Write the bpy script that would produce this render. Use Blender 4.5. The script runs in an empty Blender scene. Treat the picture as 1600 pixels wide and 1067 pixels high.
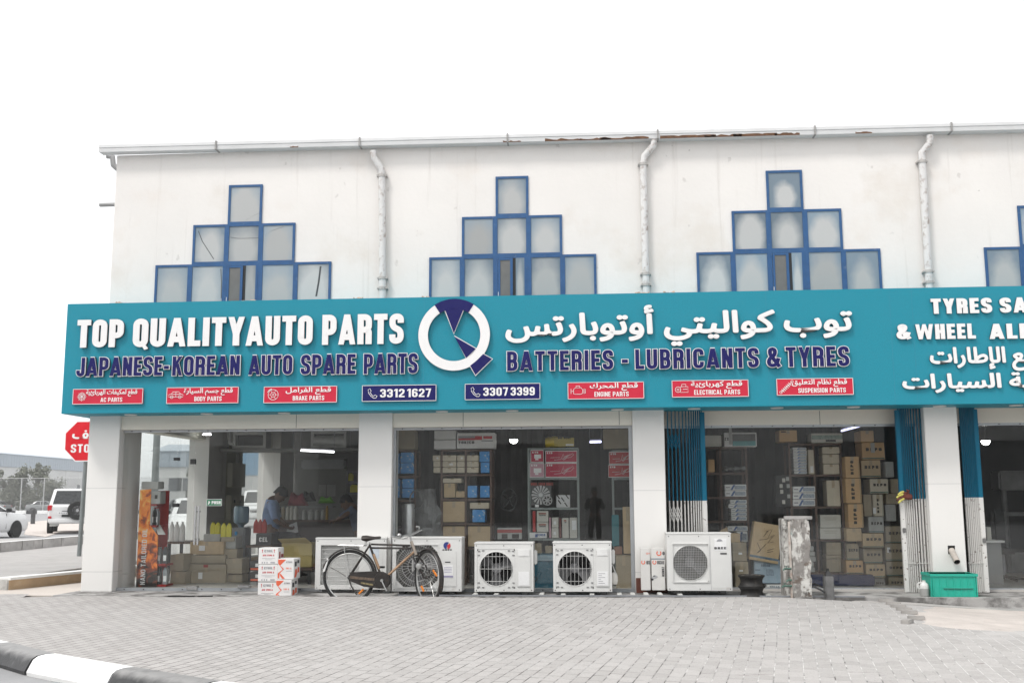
import bpy, bmesh, math, random
from mathutils import Vector, Matrix
random.seed(7)
SC = bpy.context.scene
COL = SC.collection
PI = math.pi
R = math.radians

# ------------------------------------------------------------------ camera
CAM = Vector((0.0, -14.6, 1.25))
FPX = 1650.0                                   # focal length in pixels of a 1600 px wide picture
ROWS = ((0.9969729, 0.07763981, -0.00413438), (-0.01554698, 0.14697285, -0.98901834), (-0.07617955, 0.98608876, 0.14773502))
CRX, CDY, CFZ = [Vector(v) for v in ROWS]
cam = bpy.data.objects.new('camera', bpy.data.cameras.new('camera'))
COL.objects.link(cam)
cam.matrix_world = Matrix.Translation(CAM) @ Matrix((CRX, -CDY, -CFZ)).transposed().to_4x4()
cam.data.sensor_width = 36.0
cam.data.lens = FPX / 1600 * 36
cam.data.clip_start = 0.05
cam.data.clip_end = 3000
SC.camera = cam
SC.render.resolution_x, SC.render.resolution_y = 1024, 682

# ------------------------------------------------------------------ sky and sun (hazy overcast noon)
SUN_EL, SUN_AZ = R(56), R(222)                 # azimuth clockwise from +Y: from front left of the shops
W = bpy.data.worlds.new('World'); SC.world = W; W.use_nodes = True
nt = W.node_tree
bg = nt.nodes['Background']
sky = nt.nodes.new('ShaderNodeTexSky'); sky.sky_type = 'NISHITA'; sky.sun_disc = False
sky.sun_elevation = SUN_EL; sky.sun_rotation = SUN_AZ
sky.air_density = 1.0; sky.dust_density = 2.0; sky.ozone_density = 1.0; sky.altitude = 10
hs = nt.nodes.new('ShaderNodeHueSaturation'); hs.inputs['Saturation'].default_value = 0.10
hz = nt.nodes.new('ShaderNodeMixRGB'); hz.inputs[0].default_value = 0.82; hz.inputs[2].default_value = (8.4, 8.5, 8.6, 1)   # bright even haze veiling the sky
nt.links.new(sky.outputs[0], hs.inputs['Color']); nt.links.new(hs.outputs[0], hz.inputs[1]); nt.links.new(hz.outputs[0], bg.inputs[0])
bg.inputs[1].default_value = 0.113
sl = bpy.data.lights.new('sun', 'SUN'); sl.energy = 1.35; sl.angle = R(12); sl.color = (1, 0.965, 0.92)
so = bpy.data.objects.new('sun', sl); COL.objects.link(so); so.location = (-20, -25, 40)
sd = Vector((math.sin(SUN_AZ) * math.cos(SUN_EL), math.cos(SUN_AZ) * math.cos(SUN_EL), math.sin(SUN_EL)))
so.rotation_euler = sd.to_track_quat('Z', 'Y').to_euler()
SC.view_settings.view_transform = 'Standard'; SC.view_settings.look = 'None'
SC.view_settings.exposure = 0.68; SC.view_settings.gamma = 1.0
SC.render.engine = 'CYCLES'
SC.cycles.max_bounces = 6; SC.cycles.transparent_max_bounces = 16; SC.cycles.caustics_reflective = False
SC.cycles.caustics_refractive = False; SC.cycles.sample_clamp_indirect = 6.0

# ------------------------------------------------------------------ measuring helpers: picture pixel -> point on a real plane
def ray(px, py): return CRX * (px - 800) + CDY * (py - 533.5) + CFZ * FPX
def P(px, py, Y):
    d = ray(px, py); s = (Y - CAM.y) / d.y; p = CAM + d * s; return p.x, p.z
def G(px, py, z=0.0):
    d = ray(px, py); s = (z - CAM.z) / d.z; p = CAM + d * s; return p.x, p.y
def YX(px, X):
    d = ray(px, 790); return CAM.y + d.y * X / d.x

# ------------------------------------------------------------------ materials
MATS = {}
def mat(name, col, rough=0.6, metal=0.0, var=0.08, scale=6.0, bump=0.0, bscale=40.0, dirt=None, dscale=1.5, damt=0.5, dthr=0.55, spec=None):
    if name in MATS: return MATS[name]
    m = bpy.data.materials.new(name); MATS[name] = m; m.use_nodes = True
    t = m.node_tree; b = t.nodes['Principled BSDF']; L = t.links.new
    b.inputs['Roughness'].default_value = rough; b.inputs['Metallic'].default_value = metal
    if spec is not None: b.inputs['Specular IOR Level'].default_value = spec
    tc = t.nodes.new('ShaderNodeTexCoord')
    n = t.nodes.new('ShaderNodeTexNoise'); n.inputs['Scale'].default_value = scale; n.inputs['Detail'].default_value = 5
    L(tc.outputs['Object'], n.inputs['Vector'])
    cr = t.nodes.new('ShaderNodeValToRGB'); L(n.outputs[0], cr.inputs[0])
    cr.color_ramp.elements[0].position = 0.3; cr.color_ramp.elements[1].position = 0.7
    cr.color_ramp.elements[0].color = tuple(c * (1 - var) for c in col) + (1,)
    cr.color_ramp.elements[1].color = tuple(min(1, c * (1 + var)) for c in col) + (1,)
    out = cr.outputs[0]
    if dirt:
        n2 = t.nodes.new('ShaderNodeTexNoise'); n2.inputs['Scale'].default_value = dscale; n2.inputs['Detail'].default_value = 9
        n2.inputs['Roughness'].default_value = 0.65
        L(tc.outputs['Object'], n2.inputs['Vector'])
        mr = t.nodes.new('ShaderNodeMapRange'); L(n2.outputs[0], mr.inputs[0])
        mr.inputs[1].default_value = dthr; mr.inputs[2].default_value = dthr + 0.13; mr.inputs[4].default_value = damt
        mx = t.nodes.new('ShaderNodeMixRGB'); L(mr.outputs[0], mx.inputs[0]); L(out, mx.inputs[1])
        mx.inputs[2].default_value = tuple(dirt) + (1,); out = mx.outputs[0]
    L(out, b.inputs['Base Color'])
    if bump:
        n3 = t.nodes.new('ShaderNodeTexNoise'); n3.inputs['Scale'].default_value = bscale; n3.inputs['Detail'].default_value = 6
        L(tc.outputs['Object'], n3.inputs['Vector'])
        bp = t.nodes.new('ShaderNodeBump'); bp.inputs['Strength'].default_value = bump; bp.inputs['Distance'].default_value = 0.02
        L(n3.outputs[0], bp.inputs['Height']); L(bp.outputs[0], b.inputs['Normal'])
    return m
def emit(name, col, s):
    m = bpy.data.materials.new(name); m.use_nodes = True; b = m.node_tree.nodes['Principled BSDF']
    b.inputs['Base Color'].default_value = (.8, .8, .8, 1)
    b.inputs['Emission Color'].default_value = tuple(col) + (1,); b.inputs['Emission Strength'].default_value = s
    return m
def glassmat(name, tint, refl0=0.045, haze=0.0, hcol=(.5, .5, .5)):
    m = bpy.data.materials.new(name); m.use_nodes = True; t = m.node_tree; L = t.links.new
    t.nodes.remove(t.nodes['Principled BSDF']); o = t.nodes['Material Output']
    tr = t.nodes.new('ShaderNodeBsdfTransparent'); tr.inputs[0].default_value = tuple(tint) + (1,)
    gl = t.nodes.new('ShaderNodeBsdfGlossy'); gl.inputs['Roughness'].default_value = 0.005
    lw = t.nodes.new('ShaderNodeLayerWeight')
    pw = t.nodes.new('ShaderNodeMath'); pw.operation = 'POWER'; pw.inputs[1].default_value = 5; L(lw.outputs['Facing'], pw.inputs[0])
    ma = t.nodes.new('ShaderNodeMath'); ma.operation = 'MULTIPLY_ADD'; L(pw.outputs[0], ma.inputs[0])
    ma.inputs[1].default_value = 1 - refl0; ma.inputs[2].default_value = refl0
    mx = t.nodes.new('ShaderNodeMixShader'); L(ma.outputs[0], mx.inputs[0]); L(tr.outputs[0], mx.inputs[1]); L(gl.outputs[0], mx.inputs[2])
    if haze:
        df = t.nodes.new('ShaderNodeBsdfDiffuse'); df.inputs[0].default_value = tuple(hcol) + (1,)
        n = t.nodes.new('ShaderNodeTexNoise'); n.inputs['Scale'].default_value = 2.5; n.inputs['Detail'].default_value = 8
        tc = t.nodes.new('ShaderNodeTexCoord'); L(tc.outputs['Object'], n.inputs['Vector'])
        mr = t.nodes.new('ShaderNodeMapRange'); L(n.outputs[0], mr.inputs[0]); mr.inputs[1].default_value = .35; mr.inputs[2].default_value = .75
        mr.inputs[3].default_value = haze * .4; mr.inputs[4].default_value = haze * 1.6
        m2 = t.nodes.new('ShaderNodeMixShader'); L(mr.outputs[0], m2.inputs[0]); L(mx.outputs[0], m2.inputs[1]); L(df.outputs[0], m2.inputs[2]); mx = m2
    L(mx.outputs[0], o.inputs[0]); return m

# ------------------------------------------------------------------ mesh builder
def wpos(o):
    v = Vector((0, 0, 0))
    while o: v += o.location; o = o.parent
    return v
class MB:
    def __init__(s): s.v = []; s.f = []
    def add(s, vs, fs):
        n = len(s.v); s.v += [Vector(v) for v in vs]; s.f += [tuple(i + n for i in f) for f in fs]; return s
    def box(s, x0, x1, y0, y1, z0, z1):
        return s.add([(x, y, z) for z in (z0, z1) for y in (y0, y1) for x in (x0, x1)],
                     [(0, 2, 3, 1), (4, 5, 7, 6), (0, 1, 5, 4), (2, 6, 7, 3), (0, 4, 6, 2), (1, 3, 7, 5)])
    def cbox(s, x0, x1, y0, y1, z0, z1, c=0.006):
        bm = bmesh.new(); vs = [bm.verts.new(p) for p in [(x, y, z) for z in (z0, z1) for y in (y0, y1) for x in (x0, x1)]]
        for f in [(0, 2, 3, 1), (4, 5, 7, 6), (0, 1, 5, 4), (2, 6, 7, 3), (0, 4, 6, 2), (1, 3, 7, 5)]: bm.faces.new([vs[i] for i in f])
        c = min(c, abs(x1 - x0) * .45, abs(y1 - y0) * .45, abs(z1 - z0) * .45)
        bmesh.ops.bevel(bm, geom=list(bm.edges), offset=c, segments=2, affect='EDGES')
        bm.verts.index_update(); s.add([v.co.copy() for v in bm.verts], [[v.index for v in f.verts] for f in bm.faces]); bm.free(); return s
    def tube(s, pts, r, n=8, cap=True, closed=False):
        pts = [Vector(p) for p in pts]; m = len(pts); rr = r if isinstance(r, (list, tuple)) else [r] * m
        rings = []; up = None
        for i, p in enumerate(pts):
            a = pts[(i - 1) % m] if (closed or i > 0) else p; b = pts[(i + 1) % m] if (closed or i < m - 1) else p
            d = (b - a).normalized()
            if up is None:
                up = Vector((0, 0, 1)) if abs(d.z) < .9 else Vector((1, 0, 0))
            x = d.cross(up)
            if x.length < 1e-5: x = d.cross(Vector((0, 1, 0)))
            x.normalize(); y = x.cross(d).normalized(); up = y
            rings.append([p + (x * math.cos(2 * PI * k / n) + y * math.sin(2 * PI * k / n)) * rr[i] for k in range(n)])
        fs = []
        for i in range(m if closed else m - 1):
            j = (i + 1) % m
            fs += [(i * n + k, i * n + (k + 1) % n, j * n + (k + 1) % n, j * n + k) for k in range(n)]
        if cap and not closed: fs += [tuple(range(n))[::-1], tuple((m - 1) * n + k for k in range(n))]
        return s.add([q for g in rings for q in g], fs)
    def lathe(s, prof, c, n=16, axis='z'):
        vs = []
        for r, h in prof:
            for k in range(n):
                a = 2 * PI * k / n; u, w = r * math.cos(a), r * math.sin(a)
                vs.append((c[0] + u, c[1] + w, c[2] + h) if axis == 'z' else (c[0] + u, c[1] - h, c[2] + w) if axis == 'y' else (c[0] + h, c[1] + u, c[2] + w))
        m = len(prof); fs = []
        for i in range(m - 1): fs += [(i * n + k, i * n + (k + 1) % n, (i + 1) * n + (k + 1) % n, (i + 1) * n + k) for k in range(n)]
        if prof[0][0] > 1e-6: fs.append(tuple(range(n))[::-1])
        if prof[-1][0] > 1e-6: fs.append(tuple((m - 1) * n + k for k in range(n)))
        return s.add(vs, fs)
    def prism(s, poly, y0, y1):                       # polygon in x,z pushed along y
        n = len(poly)
        return s.add([(x, y0, z) for x, z in poly] + [(x, y1, z) for x, z in poly],
                     [tuple(range(n)), tuple(range(n, 2 * n))[::-1]] + [(i, n + i, n + (i + 1) % n, (i + 1) % n) for i in range(n)])
    def slab(s, poly, z0, z1):                        # polygon in x,y pushed along z
        n = len(poly)
        return s.add([(x, y, z0) for x, y in poly] + [(x, y, z1) for x, y in poly],
                     [tuple(range(n))[::-1], tuple(range(n, 2 * n))] + [(i, (i + 1) % n, n + (i + 1) % n, n + i) for i in range(n)])
    def loft(s, secs, cap=True):
        n = len(secs[0]); fs = []
        for i in range(len(secs) - 1): fs += [(i * n + k, i * n + (k + 1) % n, (i + 1) * n + (k + 1) % n, (i + 1) * n + k) for k in range(n)]
        if cap: fs += [tuple(range(n))[::-1], tuple((len(secs) - 1) * n + k for k in range(n))]
        return s.add([p for g in secs for p in g], fs)
    def xf(s, M):
        s.v = [M @ v for v in s.v]; return s
    def build(s, name, m, parent=None, smooth=False, fix=True):
        if parent: off = wpos(parent)
        else:
            xs = [v.x for v in s.v]; ys = [v.y for v in s.v]
            off = Vector(((min(xs) + max(xs)) / 2, (min(ys) + max(ys)) / 2, min(v.z for v in s.v)))
        me = bpy.data.meshes.new(name); me.from_pydata([v - off for v in s.v], [], s.f)
        if fix:
            bm = bmesh.new(); bm.from_mesh(me); bmesh.ops.recalc_face_normals(bm, faces=bm.faces); bm.to_mesh(me); bm.free()
        me.materials.append(m)
        if smooth:
            me.polygons.foreach_set('use_smooth', [True] * len(me.polygons))
            try: me.set_sharp_from_angle(angle=R(38))
            except Exception: pass
        o = bpy.data.objects.new(name, me); COL.objects.link(o)
        if parent: o.parent = parent
        else: o.location = off
        return o
def tag(o, label=None, cat=None, group=None, kind=None):
    if label: o['label'] = label
    if cat: o['category'] = cat
    if group: o['group'] = group
    if kind: o['kind'] = kind
    return o
def thing(name, label, cat, loc=(0, 0, 0), group=None):
    o = bpy.data.objects.new(name, None); o.empty_display_size = .2; o.location = loc; COL.objects.link(o)
    return tag(o, label, cat, group)
def struct(o): o['kind'] = 'structure'; return o
def copy_tree(o, parent=None):
    c = o.copy(); COL.objects.link(c); c.parent = parent
    for ch in list(o.children): copy_tree(ch, c)
    return c

# ------------------------------------------------------------------ lettering: heavy condensed strokes
def round_path(pts, closed=False):
    out = []; n = len(pts)
    for i, p in enumerate(pts):
        r = p[2] if len(p) > 2 else 0; q = Vector(p[:2])
        if r <= 0 or (not closed and i in (0, n - 1)): out.append(q); continue
        a = Vector(pts[i - 1][:2]); b = Vector(pts[(i + 1) % n][:2])
        da, db = a - q, b - q
        r = min(r, da.length * .499, db.length * .499)
        p0 = q + da.normalized() * r; p1 = q + db.normalized() * r
        for k in range(6):
            u = k / 5; out.append(p0 * (1 - u) ** 2 + q * 2 * u * (1 - u) * .85 + (p0 + p1) * .5 * 2 * u * (1 - u) * .15 + p1 * u * u)
    return out
def glyph(ch, t):
    W = .47; a = t / 2; b = W - a; c = 1 - a; m = .5; r = .26; D = .88 * t
    S = lambda *p: ('s', p); Q = lambda *p: ('q', p); C = lambda *p: ('c', p)
    g = {
     'O': (W, [C((a, a, r), (b, a, r), (b, c, r), (a, c, r))]), '0': (W, [C((a, a, r), (b, a, r), (b, c, r), (a, c, r))]),
     'Q': (W, [C((a, a, r), (b, a, r), (b, c, r), (a, c, r)), Q((W * .45, .16), (W * .68, .2), (W * 1.04, -.06), (W * .8, -.1))]),
     'D': (W, [C((a, a), (b, a, r), (b, c, r), (a, c))]),
     'P': (W, [S((a, 0), (a, 1)), S((a, c), (b, c, .2), (b, .42, .2), (a, .42))]),
     'R': (W, [S((a, 0), (a, 1)), S((a, c), (b, c, .2), (b, .48, .2), (a, .48)), S((b - .1, .48), (b, .44, .08), (b, 0))]),
     'B': (W, [S((a, 0), (a, 1)), S((a, c), (b - .02, c, .16), (b - .02, m, .16), (a, m)), S((a, m), (b, m, .18), (b, a, .18), (a, a))]),
     'E': (.4, [S((a, 0), (a, 1)), S((a, a), (.4, a)), S((a, c), (.4, c)), S((a, m), (.37, m))]),
     'F': (.39, [S((a, 0), (a, 1)), S((a, c), (.39, c)), S((a, m), (.36, m))]),
     'L': (.39, [S((a, 0), (a, 1)), S((a, a), (.39, a))]),
     'T': (.44, [S((0, c), (.44, c)), S((.22, 0), (.22, 1))]), 'I': (t, [S((a, 0), (a, 1))]), '|': (t, [S((a, 0), (a, 1))]),
     'H': (W, [S((a, 0), (a, 1)), S((b, 0), (b, 1)), S((a, m), (b, m))]),
     'N': (W, [S((a, 0), (a, 1)), S((b, 0), (b, 1)), Q((0, 1), (D, 1), (W, 0), (W - D, 0))]),
     'M': (.6, [S((a, 0), (a, 1)), S((.6 - a, 0), (.6 - a, 1)), Q((0, 1), (t, 1), (.3 + t * .45, .12), (.3 - t * .45, .12)), Q((.6 - t, 1), (.6, 1), (.3 + t * .45, .12), (.3 - t * .45, .12))]),
     'A': (.56, [Q((0, 0), (D, 0), (.28 + t * .5, 1), (.28 - t * .5, 1)), Q((.56 - D, 0), (.56, 0), (.28 + t * .5, 1), (.28 - t * .5, 1)), ('s', ((.14, .25), (.42, .25)))]),
     'V': (.5, [Q((0, 1), (D, 1), (.25 + t * .5, 0), (.25 - t * .5, 0)), Q((.5 - D, 1), (.5, 1), (.25 + t * .5, 0), (.25 - t * .5, 0))]),
     'W': (.86, [Q((0, 1), (D, 1), (.23 + D * .5, 0), (.23 - D * .5, 0)), Q((.43 - D * .4, 1), (.43 + D * .4, 1), (.23 + D * .5, 0), (.23 - D * .5, 0)), Q((.43 - D * .4, 1), (.43 + D * .4, 1), (.63 + D * .5, 0), (.63 - D * .5, 0)), Q((.86 - D, 1), (.86, 1), (.63 + D * .5, 0), (.63 - D * .5, 0))]),
     'Y': (.5, [Q((0, 1), (D, 1), (.25 + t * .5, .4), (.25 - t * .5, .4)), Q((.5 - D, 1), (.5, 1), (.25 + t * .5, .4), (.25 - t * .5, .4)), S((.25, 0), (.25, .44))]),
     'K': (.48, [S((a, 0), (a, 1)), Q((t * .8, .42), (t * .8, .68), (.47 - D, 1), (.47, 1)), Q((.48 - D, 0), (.48, 0), (.3, .66), (.16, .52))]),
     'X': (.48, [Q((0, 0), (D, 0), (.48, 1), (.48 - D, 1)), Q((0, 1), (D, 1), (.48, 0), (.48 - D, 0))]),
     'Z': (.42, [S((0, c), (.42, c)), S((0, a), (.42, a)), Q((0, t * .6), (D, t * .6), (.42, 1 - t * .6), (.42 - D, 1 - t * .6))]),
     'U': (W, [S((a, 1), (a, a, r), (b, a, r), (b, 1))]), 'J': (.42, [S((.42 - a, 1), (.42 - a, a, r), (a, a, r), (a, .33))]),
     'S': (W, [S((b, .69), (b, c, r), (a, c, r), (a, .54, .2), (b, .46, .2), (b, a, r), (a, a, r), (a, .31))]),
     'C': (W, [S((b, .66), (b, c, r), (a, c, r), (a, a, r), (b, a, r), (b, .34))]),
     'G': (W, [S((b, .68), (b, c, r), (a, c, r), (a, a, r), (b, a, r), (b, .48)), S((W * .52, .46), (W, .46))]),
     '&': (.54, [S((.54, .02), (a + .06, .64, .1), (a + .06, c, .2), (.36, c, .2), (.36, .62, .12), (a, .4, .12), (a, a, .2), (.4, a, .2), (.5, .46))]),
     '-': (.26, [S((0, .42), (.26, .42))]), '1': (.3, [S((.3 - a, 0), (.3 - a, 1)), Q((0, .72), (0, .86), (.3 - t, 1), (.3 - t, .82))]),
     '2': (W, [S((a, .68), (a, c, r), (b, c, r), (b, .56, .15), (a, .2, .1), (a, a), (W, a))]),
     '3': (W, [S((a, .7), (a, c, r), (b, c, r), (b, .52, .16), (W * .35, .52)), S((W * .35, .5), (b, .5, .16), (b, a, r), (a, a, r), (a, .3))]),
     '6': (W, [S((b, .72), (b, c, r), (a, c, r), (a, a, r), (b, a, r), (b, .56, r), (a, .56))]),
     '9': (W, [S((a, .28), (a, a, r), (b, a, r), (b, c, r), (a, c, r), (a, .44, r), (b, .44))]),
     '7': (.44, [S((0, c), (.44, c)), Q((.44 - D, .9), (.44, .9), (.12 + D * .9, 0), (.1, 0))]),
     '.': (t, [S((a, 0), (a, t))]), ' ': (.2, []),
    }
    return g.get(ch, g['I'])
def strokes(mb, s, x0, x1, z0, z1, y, depth, t=.17, o=0.0, gap=.07, vertical=False, wscale=None):
    # heavy capitals fitted between x0..x1 (reading direction) and z0..z1; o grows every stroke outward
    tot = -gap
    for ch in s: tot += glyph(ch, t)[0] + gap
    if vertical: L, H = (z1 - z0), (x1 - x0)
    else: L, H = (x1 - x0), (z1 - z0)
    sx, sz = L / tot, H; pen = 0; k = 0
    def put(poly):
        nonlocal k; k += 1; yy = y - .0001 * k
        poly = [((pen + px) * sx, pz * sz) for px, pz in poly]
        if vertical: poly = [(x1 - q, z0 + p) for p, q in poly]
        else: poly = [(x0 + p, z0 + q) for p, q in poly]
        mb.prism(poly, yy, y + depth)
    for ch in s:
        w, parts = glyph(ch, t); k = 0
        for kind, pts in parts:
            if kind == 'q':
                c = sum((Vector(p) for p in pts), Vector((0, 0))) / 4
                put([tuple(Vector(p) + (Vector(p) - c).normalized() * o * 1.5) for p in pts] if o else pts); continue
            path = round_path(list(pts), kind == 'c'); n = len(path); lft = []; rgt = []
            for i, p in enumerate(path):
                a = path[i - 1] if (i or kind == 'c') else p; b = path[(i + 1) % n] if (i < n - 1 or kind == 'c') else p
                d1 = (p - a).normalized() if (p - a).length > 1e-6 else (b - p).normalized()
                d2 = (b - p).normalized() if (b - p).length > 1e-6 else d1
                nn = Vector((-(d1 + d2).y, (d1 + d2).x))
                if nn.length < 1e-6: nn = Vector((-d1.y, d1.x))
                nn.normalize(); h = (t / 2 + o) / max(.5, nn.dot(Vector((-d1.y, d1.x))))
                q = p.copy()
                if kind == 's' and o:
                    if i == 0: q = p - d2 * o
                    if i == n - 1: q = p + d1 * o
                lft.append(q + nn * h); rgt.append(q - nn * h)
            for i in range(n if kind == 'c' else n - 1):
                j = (i + 1) % n; put([tuple(rgt[i]), tuple(rgt[j]), tuple(lft[j]), tuple(lft[i])])
        pen += w + gap
    return mb

AR = {'ا': (0xFE8D, 0xFE8E, 0, 0), 'أ': (0xFE83, 0xFE84, 0, 0), 'إ': (0xFE87, 0xFE88, 0, 0), 'ب': (0xFE8F, 0xFE90, 0xFE91, 0xFE92), 'ة': (0xFE93, 0xFE94, 0, 0), 'ت': (0xFE95, 0xFE96, 0xFE97, 0xFE98),
 'ج': (0xFE9D, 0xFE9E, 0xFE9F, 0xFEA0), 'ح': (0xFEA1, 0xFEA2, 0xFEA3, 0xFEA4), 'ر': (0xFEAD, 0xFEAE, 0, 0), 'ز': (0xFEAF, 0xFEB0, 0, 0), 'س': (0xFEB1, 0xFEB2, 0xFEB3, 0xFEB4), 'ط': (0xFEC1, 0xFEC2, 0xFEC3, 0xFEC4),
 'ظ': (0xFEC5, 0xFEC6, 0xFEC7, 0xFEC8), 'ع': (0xFEC9, 0xFECA, 0xFECB, 0xFECC), 'غ': (0xFECD, 0xFECE, 0xFECF, 0xFED0), 'ف': (0xFED1, 0xFED2, 0xFED3, 0xFED4), 'ق': (0xFED5, 0xFED6, 0xFED7, 0xFED8),
 'ك': (0xFED9, 0xFEDA, 0xFEDB, 0xFEDC), 'ل': (0xFEDD, 0xFEDE, 0xFEDF, 0xFEE0), 'م': (0xFEE1, 0xFEE2, 0xFEE3, 0xFEE4), 'ن': (0xFEE5, 0xFEE6, 0xFEE7, 0xFEE8), 'ه': (0xFEE9, 0xFEEA, 0xFEEB, 0xFEEC),
 'و': (0xFEED, 0xFEEE, 0, 0), 'ي': (0xFEF1, 0xFEF2, 0xFEF3, 0xFEF4)}
def shape(s):
    out = []; n = len(s)
    for i, c in enumerate(s):
        if c not in AR: out.append(c); continue
        pj = i > 0 and s[i - 1] in AR and AR[s[i - 1]][2]; nj = i < n - 1 and s[i + 1] in AR and AR[c][2]
        out.append(chr(AR[c][3] if pj and nj else AR[c][2] if nj else AR[c][1] if pj else AR[c][0]))
    return ''.join(reversed(out))
GC = {}
def _ev(body, off=0.0, mesh=False):
    cu = bpy.data.curves.new('t', 'FONT'); cu.body = body; cu.size = 1
    if mesh: cu.offset = off; cu.extrude = .5; cu.resolution_u = 5
    o = bpy.data.objects.new('t', cu); COL.objects.link(o); dg = bpy.context.evaluated_depsgraph_get(); dg.update()
    me = o.evaluated_get(dg).to_mesh(); vs = [v.co.copy() for v in me.vertices]; fs = [tuple(p.vertices) for p in me.polygons]
    o.evaluated_get(dg).to_mesh_clear(); bpy.data.objects.remove(o); bpy.data.curves.remove(cu)
    return vs, fs
def _w(body):
    vs, _ = _ev(body); xs = [v.x for v in vs]; return (max(xs) - min(xs)) if xs else 0
def fglyph(c, off):
    if (c, off) not in GC:
        if 'HH' not in GC: GC['HH'] = _w('HH')
        adv = .26 if c == ' ' else _w('H' + c + 'H') - GC['HH']
        GC[(c, off)] = (adv,) + (_ev(c, off, True) if c != ' ' else ([], []))
    return GC[(c, off)]
def arabic(mb, s, x0, x1, z0, z1, y, depth, off=.02):
    pen = 0; vs = []; fs = []; k = 0
    for c in shape(s):
        adv, v, f = fglyph(c, 0.0)
        for dx, dz in ((0, 0), (off, 0), (-off, 0), (0, off), (0, -off), (off * .7, off * .7), (-off * .7, off * .7), (off * .7, -off * .7), (-off * .7, -off * .7)) if off > 0 else ((0, 0),):
            n = len(vs); k += 1; dd = .00012 * (k % 37)
            vs += [(p.x + pen + dx, (p.z > 0, dd), p.y + dz) for p in v]; fs += [tuple(i + n for i in q) for q in f]
        pen += adv
    X = [v[0] for v in vs]; Z = [v[2] for v in vs]; a, b, c0, d0 = min(X), max(X), min(Z), max(Z)
    mb.add([((v[0] - a) / (b - a) * (x1 - x0) + x0, (y - v[1][1]) if v[1][0] else y + depth, (v[2] - c0) / (d0 - c0) * (z1 - z0) + z0) for v in vs], fs); return mb
# ------------------------------------------------------------------ ground
def sstep(a, b, x):
    t = max(0, min(1, (x - a) / (b - a))); return t * t * (3 - 2 * t)
KERB = [(-30, 7.5), (-14, 0.6), (-9, -2.45)] + [G(15.5, 1002.5, .02), G(85, 1020, .02), G(210, 1041, .02), G(345, 1063, .02)] + [(0.0, -8.5), (4, -10.4), (9, -11.6), (18, -12.2)]
def kerb_y(X):
    for (a, b), (c, d) in zip(KERB, KERB[1:]):
        if a <= X <= c: return b + (d - b) * (X - a) / (c - a)
    return KERB[-1][1]
YE = -1.05
def paver_z(X, Y):
    lip = .037 * sstep(-3.2, YE, Y) * sstep(-8.2, -6.6, X) * (1 - sstep(2.2, 3.6, X))
    dip = -.15 * sstep(2.6, 6.2, X) * sstep(-6.5, -1.0, Y)
    return lip + dip + .006 * math.sin(X * 1.3 + Y * .7) + .005 * math.sin(X * 3.1 - Y * 2.3)
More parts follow.
